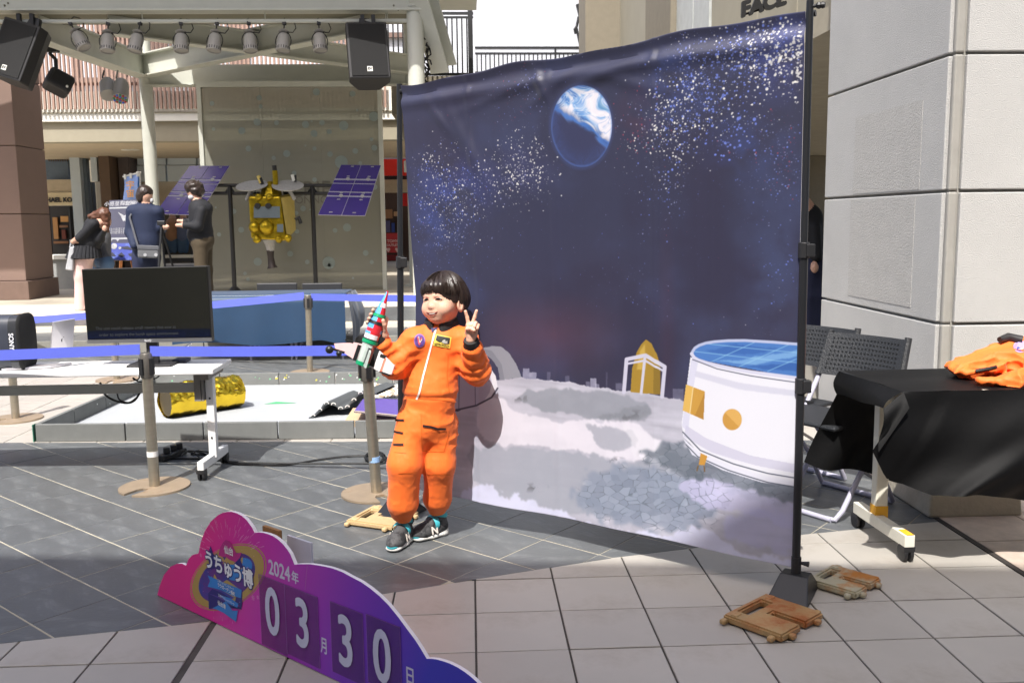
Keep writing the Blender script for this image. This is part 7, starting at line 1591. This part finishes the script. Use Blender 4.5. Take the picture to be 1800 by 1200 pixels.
# legs in socks, shoes
M_SHOE = mat('shoe_mesh', S(74, 74, 75), .7, var=.25, scale=70, bump=.15, bscale=300, col2=S(40, 40, 42), c2scale=16, c2lo=.5, c2hi=.56); M_SOLE = mat('sole_white', S(214, 212, 206), .55); M_TEALS = mat('shoe_teal', S(70, 178, 190), .5); M_SOCK = mat('sock_black', S(28, 28, 32), .8)
def shoe(toe, heel, zlift, label_):
    toe, heel = Vector(toe), Vector(heel); d = (toe-heel); L = d.length; d.normalize(); sx_ = Vector((d.y, -d.x, 0)); M_ = Matrix((sx_, d, SZ)).transposed()
    P_ = lambda x, y, z: np.array(heel + M_ @ Vector((x, y*L, z)))
    s = SDF(.012); s.ell(P_(0, .72, .034), (.036, .055, .026), M_); s.cone(P_(0, .22, .040), P_(0, .70, .036), .036, .036); s.cone(P_(0, .18, .045), P_(0, .20, .082), .034, .030); s.cone(P_(0, .36, .070), P_(0, .6, .046), .028, .028); s.ell(P_(0, .30, .108), (.024, .03, .018), M_, k=.005, cut=True); s.ell(P_(0, .5, -.03), (.2, .3, .042), M_, k=.003, cut=True)
    o = put(s.mesh(.0032, 'shoe', M_SHOE), 'shoe', boy)
    q = SDF(.006); q.cone(P_(0, .20, .012), P_(0, .5, .012), .036, .034, sq=(SZ, .36)); q.cone(P_(0, .5, .012), P_(0, .80, .014), .036, .035, .02, sq=(SZ, .38)); q.cone(P_(0, .18, .02), P_(0, .18, .024), .036, .035, .01)
    q.ell(P_(0, .5, -.045), (.3, .4, .047), M_, k=.002, cut=True); put(q.mesh(.0032, 'sole', M_SOLE), 'sole', o)
    t = SDF(.006); t.ell(P_(0, .86, .026), (.027, .026, .020), M_); put(t.mesh(.0032, 'toe_cap', M_TEALS), 'toe_cap', o)
    b = MB(); ring = lambda y, z, r_: [Vector(P_(r_*math.cos(a_)*1.04, y, z+r_*math.sin(a_)*.92)) for a_ in [R(x) for x in range(-30, 211, 20)]]
    A_, B2 = ring(.36, .066, .040), ring(.47, .058, .038); n_ = len(A_); b.add(A_+B2, [(i, i+1, n_+i+1, n_+i) for i in range(n_-1)]); part(b, 'strap', M_TEALS, o, smooth=True)
    b = MB(); b.lathe([(.033, 0), (.036, .008), (.034, .018)], (0, 0, 0), 18); b.v = [tuple(P_(v[0], .21+v[1]/L*1.05, .088+v[2]+.25*v[1])) for v in b.v]; part(b, 'heel_tab', M_TEALS, o, smooth=True)
    for sd_ in (1, -1):
        b = MB(); letters(b, 'N', P_(sd_*.0385, .50 if sd_ > 0 else .5, .042), M_ @ Vector((0, sd_, .0)), (M_ @ Vector((-sd_*.18, 0, 1))).normalized(), .046, .0012, .001, extrude=.0012); part(b, 'side_letter', M_ZIP, o)
    b = MB()
    for y_, z_ in ((.54, .066), (.60, .061), (.66, .055)): b.tube([tuple(P_(-.022, y_, z_-.008)), tuple(P_(0, y_+.02, z_)), tuple(P_(.022, y_, z_-.008))], .003, 6)
    part(b, 'laces', M_CAST, o, smooth=True)
gt = lambda px, py: gr(px, py)
shoe(gt(686, 973), gt(719, 946), 0, 'r'); shoe(gt(725, 953), gt(785, 936), 0, 'l')
for a_, b_ in ((anR+np.array([0, 0, .02]), np.array(gr(717, 948))+np.array([0, 0, .085])), (anL+np.array([0, 0, .02]), np.array(gr(772, 938))+np.array([0, .0, .085]))):
    b = MB(); b.tube([tuple(a_), tuple((a_+b_)/2), tuple(b_)], [.036, .031, .030], 16); part(b, 'sock', M_SOCK, boy, smooth=True)

# ------------------------------------------------------------------ bottle rocket in his hand
rk = thing('toy_rocket', 'handmade bottle rocket in striped tapes with card fins held by the boy', 'toy rocket', rb_)
RC = dict(b=mat('tape_blue', S(92, 166, 226), .35), r=mat('tape_red', S(206, 44, 54), .35), w=mat('tape_wht', S(232, 226, 226), .4), g=mat('tape_grn', S(20, 150, 100), .35), k=mat('tape_blk', S(30, 32, 34), .4), c=mat('bottle_clear', S(176, 188, 182), .2, var=.15, scale=20), p=mat('card_pink', S(238, 196, 196), .6), o=mat('tape_salmon', S(232, 128, 108), .4), y=M_ZIP)
Rprof = [(0, .025), (.10, .028), (.30, .030), (.45, .032), (.56, .030), (.66, .024), (.80, .0155), (1.0, .004)]
def rr_at(t):
    for (a, c_), (e, f) in zip(Rprof, Rprof[1:]):
        if t <= e: return c_+(f-c_)*(t-a)/(e-a)
    return .004
Trk = Matrix((rx_, rz_, rd)).transposed()
def band(t0, t1, cols, lift=0, name='tape_band', tilt_=0):      # cols: list of (angle fraction, colour) starting at the viewer's left
    a = math.pi
    for fr, cl in cols:
        a1 = a - 2*math.pi*fr; b = MB(); n_ = max(3, int(26*fr)); vs = []; m_ = 3
        for i in range(m_+1):
            t = t0+(t1-t0)*i/m_
            for k in range(n_+1):
                an = a+(a1-a)*k/n_; vs.append(rb_+rd*(RLn*(t+tilt_*math.cos(an)))+(rx_*math.cos(an)+rz_*math.sin(an))*(rr_at(t)+lift))
        b.add(vs, [(i*(n_+1)+k, i*(n_+1)+k+1, (i+1)*(n_+1)+k+1, (i+1)*(n_+1)+k) for i in range(m_) for k in range(n_)]); part(b, name, RC[cl], rk, smooth=True); a = a1
band(0, .34, [(.2, 'c'), (.14, 'c'), (.2, 'o'), (.46, 'c')], 0, 'bottle'); band(.0, .05, [(1, 'g')], .004); band(.30, .345, [(1, 'g')], .004); band(.335, .36, [(1, 'k')], .003); band(.36, .42, [(.38, 'w'), (.62, 'o')], .001); band(.42, .455, [(.2, 'b'), (.25, 'r'), (.55, 'b')], .001)
band(.455, .50, [(.06, 'b'), (.34, 'r'), (.6, 'b')], .001); band(.50, .56, [(.22, 'b'), (.28, 'r'), (.5, 'b')], .001); band(.56, .60, [(1, 'k')], .003); band(.60, .66, [(.24, 'b'), (.26, 'r'), (.5, 'b')]); band(.66, .70, [(1, 'g')], .003); band(.70, .79, [(.26, 'b'), (.24, 'r'), (.5, 'b')]); band(.79, .85, [(.18, 'b'), (.82, 'w')], .0015); band(.85, .905, [(.24, 'b'), (.26, 'r'), (.5, 'b')]); band(.905, 1.0, [(.25, 'b'), (.25, 'r'), (.5, 'b')])
b = MB(); b.ball(rt_, .0045, 8); part(b, 'tip', RC['r'], rk, smooth=True)
def fin(a, poly, cl, trims, th=.004):
    dr = rx_*math.cos(a)+rz_*math.sin(a); nn_ = rd.cross(dr).normalized(); X_ = lambda r_, t, s: rb_+rd*(RLn*t)+dr*r_+nn_*s
    b = MB(); b.prism(poly, lambda r_, t: X_(r_, t, -th), lambda r_, t: X_(r_, t, th)); f = part(b, 'fin', RC[cl], rk)
    for r0, t0, r1, t1, c2 in trims:
        b = MB(); b.prism([(r0, t0), (r1, t0), (r1, t1), (r0, t1)], lambda r_, t: X_(r_, t, -th-.0015), lambda r_, t: X_(r_, t, th+.0015)); part(b, 'fin_tape', RC[c2], f)
fin(R(172), [(.028, .03), (.028, .26), (.06, .25), (.135, .155), (.125, .10), (.09, .085)], 'p', [(.03, .03, .045, .24, 'k'), (.065, .235, .10, .255, 'k'), (.085, .07, .135, .1, 'k')])
fin(R(18), [(.028, .02), (.028, .28), (.06, .24), (.13, .14), (.132, .02), (.09, .0)], 'w', [(.03, .03, .05, .27, 'k'), (.08, .005, .09, .19, 'o'), (.09, .03, .132, .15, 'p'), (.06, .18, .085, .225, 'k'), (.08, -.01, .125, .015, 'k')])
fin(R(75), [(.028, .02), (.028, .26), (.06, .2), (.07, .0)], 'c', [(.028, .03, .045, .25, 'k')]); fin(R(-80), [(.028, .02), (.028, .28), (.08, .2), (.11, .1), (.1, .0)], 'w', [(.03, .03, .05, .26, 'k')])
b = MB(); b.ball(rp(.06, R(176), .145), .017, 10); part(b, 'fin_weight', RC['k'], rk, smooth=True); b = MB(); b.ball(rp(.065, R(150), .115), .012, 10); part(b, 'fin_weight', RC['k'], rk, smooth=True)

# ------------------------------------------------------------------ people on the raised level
def mesh_person(s, name, label, mats, loc, h=.013, cat='person'):
    o = thing('person', label, cat, loc); put(s.mesh(h, 'body', mats), 'body', o); return o
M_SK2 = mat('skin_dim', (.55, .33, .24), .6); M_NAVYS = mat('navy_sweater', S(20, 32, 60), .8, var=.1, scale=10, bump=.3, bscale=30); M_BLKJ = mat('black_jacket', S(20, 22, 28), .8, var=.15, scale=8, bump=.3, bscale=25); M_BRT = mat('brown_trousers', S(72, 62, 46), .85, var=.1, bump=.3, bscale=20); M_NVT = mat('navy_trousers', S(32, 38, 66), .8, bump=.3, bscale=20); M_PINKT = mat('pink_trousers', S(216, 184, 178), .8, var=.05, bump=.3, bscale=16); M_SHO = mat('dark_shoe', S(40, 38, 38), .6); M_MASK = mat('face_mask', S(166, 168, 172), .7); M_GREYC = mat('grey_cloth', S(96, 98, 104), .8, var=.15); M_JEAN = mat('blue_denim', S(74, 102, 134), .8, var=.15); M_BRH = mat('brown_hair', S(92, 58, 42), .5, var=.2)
K = lambda px, py, Y: np.array(at(px, py, Y))
zf = .2
def foot(P_): q = P_.copy(); q[2] = zf+.04; return q
# man in navy sweater, back to the camera, head turned right
Y1 = 12.5; s = SDF(.05); 
s.ell(K(257, 344, Y1), (.078, .095, .112), m=0); s.cone(K(256, 352, Y1), K(255, 366, Y1), .055, .06, m=0, k=.03)
s.cone(K(255, 378, Y1), K(256, 425, Y1), .17, .175, m=1, sq=((0, 1, 0), .68)); s.cone(K(256, 425, Y1), K(258, 450, Y1), .175, .17, m=1, sq=((0, 1, 0), .7)); s.cone(K(236, 370, Y1), K(276, 371, Y1), .075, .07, m=1)
s.cone(K(231, 372, Y1), K(228, 408, Y1), .068, .06, m=1); s.cone(K(228, 408, Y1), K(236, 432, Y1-.15), .056, .05, m=1)
s.cone(K(279, 373, Y1), K(284, 402, Y1+.05), .066, .06, m=1); s.cone(K(283, 402, Y1+.05), K(289, 398, Y1-.2), .056, .045, m=1); s.cone(K(288, 399, Y1-.2), K(294, 399, Y1-.26), .034, .03, m=0, k=.02)
for px, dx in ((245, 0), (269, 0)): s.cone(K(px, 452, Y1), K(px, 500, Y1+.02), .095, .075, m=2); s.cone(K(px, 500, Y1+.02), foot(K(px+dx, 545, Y1)), .074, .055, m=2); s.cone(foot(K(px, 545, Y1)), foot(K(px+2, 545, Y1-.14)), .045, .04, m=3, k=.02)
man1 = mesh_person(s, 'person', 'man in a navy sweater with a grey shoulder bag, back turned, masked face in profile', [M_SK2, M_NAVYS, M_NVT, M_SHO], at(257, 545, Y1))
hq = SDF(.03); hq.ell(K(255, 339, Y1+.01), (.098, .115, .105)); hq.ell(K(249, 346, Y1+.0), (.07, .10, .09)); hq.ell(K(268, 352, Y1-.03), (.06, .09, .075), cut=True, k=.015); hq.disp = lambda P: (vnoise(P, 40, 2)-.5)*.012; put(hq.mesh(.01, 'hair', M_HAIR), 'hair', man1)
b = MB(); b.ball(K(267, 353, Y1-.03), .036, 12, 0, (.6, .8, .9)); part(b, 'face_mask', M_MASK, man1, smooth=True)
sbg = thing('shoulder_bag', 'grey shoulder bag with two small badges hanging at the navy man\'s hip', 'bag', at(260, 442, Y1-.2))
b = MB(); b.prism([(0, 0), (1, 0), (1, 1), (0, 1)], lambda u, v: at(242+u*37, 431+v*22+u*1.5, Y1-.18), lambda u, v: at(242+u*37, 431+v*22+u*1.5, Y1-.27)); part(b, 'body', mat('bag_grey', S(92, 94, 98), .7, var=.1), sbg, bevel=.02)
b = MB(); b.prism([(0, 0), (1, 0), (1, 1), (0, 1)], lambda u, v: at(241.5+u*38, 430.5+v*8+u*1.5, Y1-.2), lambda u, v: at(241.5+u*38, 430.5+v*8+u*1.5, Y1-.277)); part(b, 'flap', mat('bag_grey2', S(80, 82, 88), .7), sbg, bevel=.01)
b = MB(); b.tube([at(243, 434, Y1-.2), at(236, 410, Y1-.16), at(228, 382, Y1-.1), at(236, 366, Y1-.02)], .014, 6); part(b, 'strap', MATS['bag_grey2'], sbg)
for px in (255, 274): b = MB(); b.tube([at(px, 448, Y1-.272), at(px, 448, Y1-.281)], .022, 10); part(b, 'badge', M_MASK, sbg)
# man in black jacket, facing left
Y2 = 12.3; s = SDF(.05)
s.ell(K(341, 335, Y2), (.095, .08, .112), m=0); s.cone(K(344, 345, Y2), K(349, 358, Y2), .055, .06, m=0, k=.03)
s.cone(K(352, 372, Y2), K(352, 412, Y2), .16, .165, m=1, sq=((1, 0, 0), .88)); s.cone(K(352, 412, Y2), K(353, 416, Y2), .165, .15, m=1); s.cone(K(345, 364, Y2), K(362, 366, Y2), .085, .085, m=1)
s.cone(K(354, 370, Y2-.16), K(347, 398, Y2-.2), .065, .06, m=1); s.cone(K(347, 398, Y2-.2), K(326, 396, Y2-.22), .056, .045, m=1); s.cone(K(326, 396, Y2-.22), K(311, 396, Y2-.24), .034, .024, m=0, k=.02)
s.cone(K(350, 372, Y2+.16), K(345, 397, Y2+.1), .06, .055, m=1); s.cone(K(345, 397, Y2+.1), K(325, 390, Y2-.1), .05, .04, m=1); s.cone(K(325, 390, Y2-.1), K(313, 388, Y2-.14), .03, .02, m=0, k=.02)
s.ell(K(356, 424, Y2), (.145, .15, .12), m=2)
for px, pk_, pf, dy in ((352, 354, 361, -.08), (360, 362, 369, .1)): s.cone(K(px, 430, Y2+dy), K(pk_, 475, Y2+dy), .1, .08, m=2); s.cone(K(pk_, 475, Y2+dy), foot(K(pf, 545, Y2+dy)), .08, .065, m=2); s.cone(foot(K(pf, 545, Y2+dy)), foot(K(pf-12, 545, Y2+dy)), .045, .04, m=3, k=.02)
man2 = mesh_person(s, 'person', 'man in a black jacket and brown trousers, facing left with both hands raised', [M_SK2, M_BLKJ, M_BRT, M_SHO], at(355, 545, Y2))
hq = SDF(.03); hq.ell(K(341, 330, Y2), (.115, .11, .105)); hq.ell(K(347, 336, Y2), (.085, .1, .085)); hq.ell(K(330, 350, Y2-.0), (.07, .12, .075), cut=True, k=.015); hq.disp = lambda P: (vnoise(P, 28, 2)-.5)*.03; put(hq.mesh(.01, 'hair', M_HAIR), 'hair', man2)
b = MB(); b.ball(K(336, 347, Y2-.05), .045, 12, 0, (.9, .7, .8)); part(b, 'face_mask', M_MASK, man2, smooth=True)
b = MB(); b.tube([at(346, 360, Y2-.1), at(352, 352, Y2-.02), at(360, 354, Y2+.06)], .03, 8); part(b, 'collar', M_NAVYS, man2, smooth=True)
# woman bending over, tote in her hand
Y3 = 13.0; s = SDF(.05)
s.cone(K(156, 428, Y3), K(168, 398, Y3), .15, .14, m=1, sq=((0, 1, 0), .9)); s.cone(K(168, 398, Y3), K(178, 386, Y3), .13, .09, m=1); s.ell(K(184, 388, Y3-.05), (.085, .09, .11), m=0)
s.cone(K(156, 425, Y3), K(146, 438, Y3), .16, .15, m=1); s.ell(K(148, 448, Y3), (.15, .14, .11), m=2)
s.cone(K(164, 394, Y3-.16), K(140, 418, Y3-.17), .065, .055, m=1); s.cone(K(140, 418, Y3-.17), K(128, 425, Y3-.16), .045, .032, m=0, k=.03)
s.cone(K(170, 395, Y3+.05), K(176, 420, Y3-.08), .07, .055, m=1); s.cone(K(176, 420, Y3-.08), K(184, 405, Y3-.2), .045, .035, m=1); s.ell(K(184, 401, Y3-.22), (.03, .03, .04), m=0, k=.02)
for px, pk_, pf, dy in ((146, 143, 140, -.06), (150, 148, 146, .1)): s.cone(K(px, 450, Y3+dy), K(pk_, 485, Y3+dy), .115, .088, m=2); s.cone(K(pk_, 485, Y3+dy), foot(K(pf, 524, Y3+dy)), .085, .075, m=2); s.cone(foot(K(pf, 524, Y3+dy)), foot(K(pf+10, 526, Y3+dy)), .04, .035, m=3, k=.02)
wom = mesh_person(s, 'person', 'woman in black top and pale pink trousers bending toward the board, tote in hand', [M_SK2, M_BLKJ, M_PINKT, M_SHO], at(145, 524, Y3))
hq = SDF(.04); hq.cone(K(170, 380, Y3-.05), K(182, 376, Y3-.06), .07, .09); hq.cone(K(184, 378, Y3-.08), K(187, 404, Y3-.1), .075, .04); hq.cone(K(166, 382, Y3-.06), K(158, 380, Y3-.08), .05, .03); hq.disp = lambda P: (vnoise(P, 35, 2)-.5)*.02; put(hq.mesh(.01, 'hair', M_BRH), 'hair', wom)
b = MB()
for k in range(16):
    a_ = math.pi*(.95+1.1*k/15); p0 = Vector(K(150, 432, Y3))+Vector((.16*math.cos(a_), .15*math.sin(a_), 0)); p1_ = p0+Vector((.05*math.cos(a_)-.03, .05*math.sin(a_), -.17)); b.tube([p0, p1_], [.03, .034], 8)
part(b, 'pleated_hem', M_BLKJ, wom, smooth=True)
b = MB(); q4 = [at(122, 434, Y3-.2), at(130, 434, Y3-.2), at(127, 476, Y3-.2), at(114, 474, Y3-.2)]; b.add(q4+[p+Vector((0, .12, 0)) for p in q4], [(0,1,2,3),(7,6,5,4),(0,4,5,1),(1,5,6,2),(2,6,7,3),(3,7,4,0)])
tt = thing('tote_bag', 'white tote bag hanging from the bending woman\'s hand', 'bag', at(122, 475, Y3-.2)); part(b, 'body', M_MASK, tt, bevel=.015); b = MB(); b.tube([at(123, 435, Y3-.16), at(125, 426, Y3-.16), at(129, 426, Y3-.15), at(129, 435, Y3-.16)], .01, 6); part(b, 'handle', M_MASK, tt)
# someone crouching in front of the board
Y4 = 13.4; s = SDF(.05)
s.cone(K(176, 452, Y4), K(178, 418, Y4), .15, .13, m=0); s.ell(K(181, 404, Y4), (.08, .09, .1), m=2); s.cone(K(176, 428, Y4-.1), K(186, 452, Y4-.2), .06, .05, m=0); s.cone(K(176, 456, Y4), K(188, 462, Y4-.2), .11, .09, m=1); s.cone(K(188, 462, Y4-.2), foot(K(182, 500, Y4-.1)), .085, .06, m=1); s.cone(K(172, 458, Y4+.1), K(170, 480, Y4), .11, .09, m=1); s.cone(K(170, 480, Y4), foot(K(172, 500, Y4)), .09, .06, m=1)
mesh_person(s, 'person', 'person in grey top and blue jeans crouching between the bending woman and the board', [M_GREYC, M_JEAN, M_BRH], at(176, 505, Y4))
tr_ = thing('tripod', 'slim black tripod standing between the two talking men', 'tripod', at(300, 470, 12.0))
for pts in (((283, 396), (305, 472)), ((283, 396), (293, 500)), ((284, 396), (277, 500))): b = MB(); p, q = at(*pts[0], 12.0), at(*pts[1], 12.0+.15*(pts[1][0]-290)/12); q = p+(q-p)*((.2-p.z)/(q.z-p.z)); b.tube([p, q], .014, 8); part(b, 'leg', M_BLK, tr_)
b = MB(); b.box(at(284, 392, 12.0), (.1, .06, .06)); part(b, 'head', M_BLK, tr_, bevel=.01)
# passer-by seen in the gap beside the corner building
Y5 = 9.6; s = SDF(.05); s.ell(K(1414, 365, Y5), (.085, .095, .115), m=0); s.cone(K(1420, 385, Y5), K(1420, 440, Y5), .16, .16, m=1, sq=((0, 1, 0), .7)); s.cone(K(1432, 400, Y5-.1), K(1436, 450, Y5-.12), .06, .05, m=1); s.ell(K(1432, 470, Y5-.15), (.04, .04, .06), m=0, k=.02)
for px in (1422, 1438): s.cone(K(px, 450, Y5), K(px, 520, Y5), .1, .08, m=2); s.cone(K(px, 520, Y5), np.array([K(px, 580, Y5)[0], Y5, .04]), .08, .06, m=2)
mesh_person(s, 'person', 'dark dressed person mostly hidden behind the right backdrop pole', [M_SK2, M_BLKJ, M_NVT], (K(1430, 500, Y5)[0], Y5, 0), .016)
# mannequins behind the shop window
for k, (px, col, lab) in enumerate(((303, mat('coat_tan', S(168, 128, 100), .8), 'mannequin in a tan top behind the far shop window'), (322, mat('coat_blue', S(98, 112, 146), .8), 'mannequin in bluish clothes behind the far shop window'))):
    Y6 = 26.2; s = SDF(.05); s.ell(K(px, 382, Y6), (.09, .09, .12), m=0); s.cone(K(px, 394, Y6), K(px, 414, Y6), .18, .17, m=1); s.cone(K(px-4, 416, Y6), K(px-4, 440, Y6), .11, .08, m=2); s.cone(K(px+4, 416, Y6), K(px+4, 440, Y6), .11, .08, m=2)
    o = thing('mannequin', lab, 'mannequin', at(px, 445, Y6)); put(s.mesh(.02, 'body', [M_SK2, col, M_JEAN]), 'body', o)
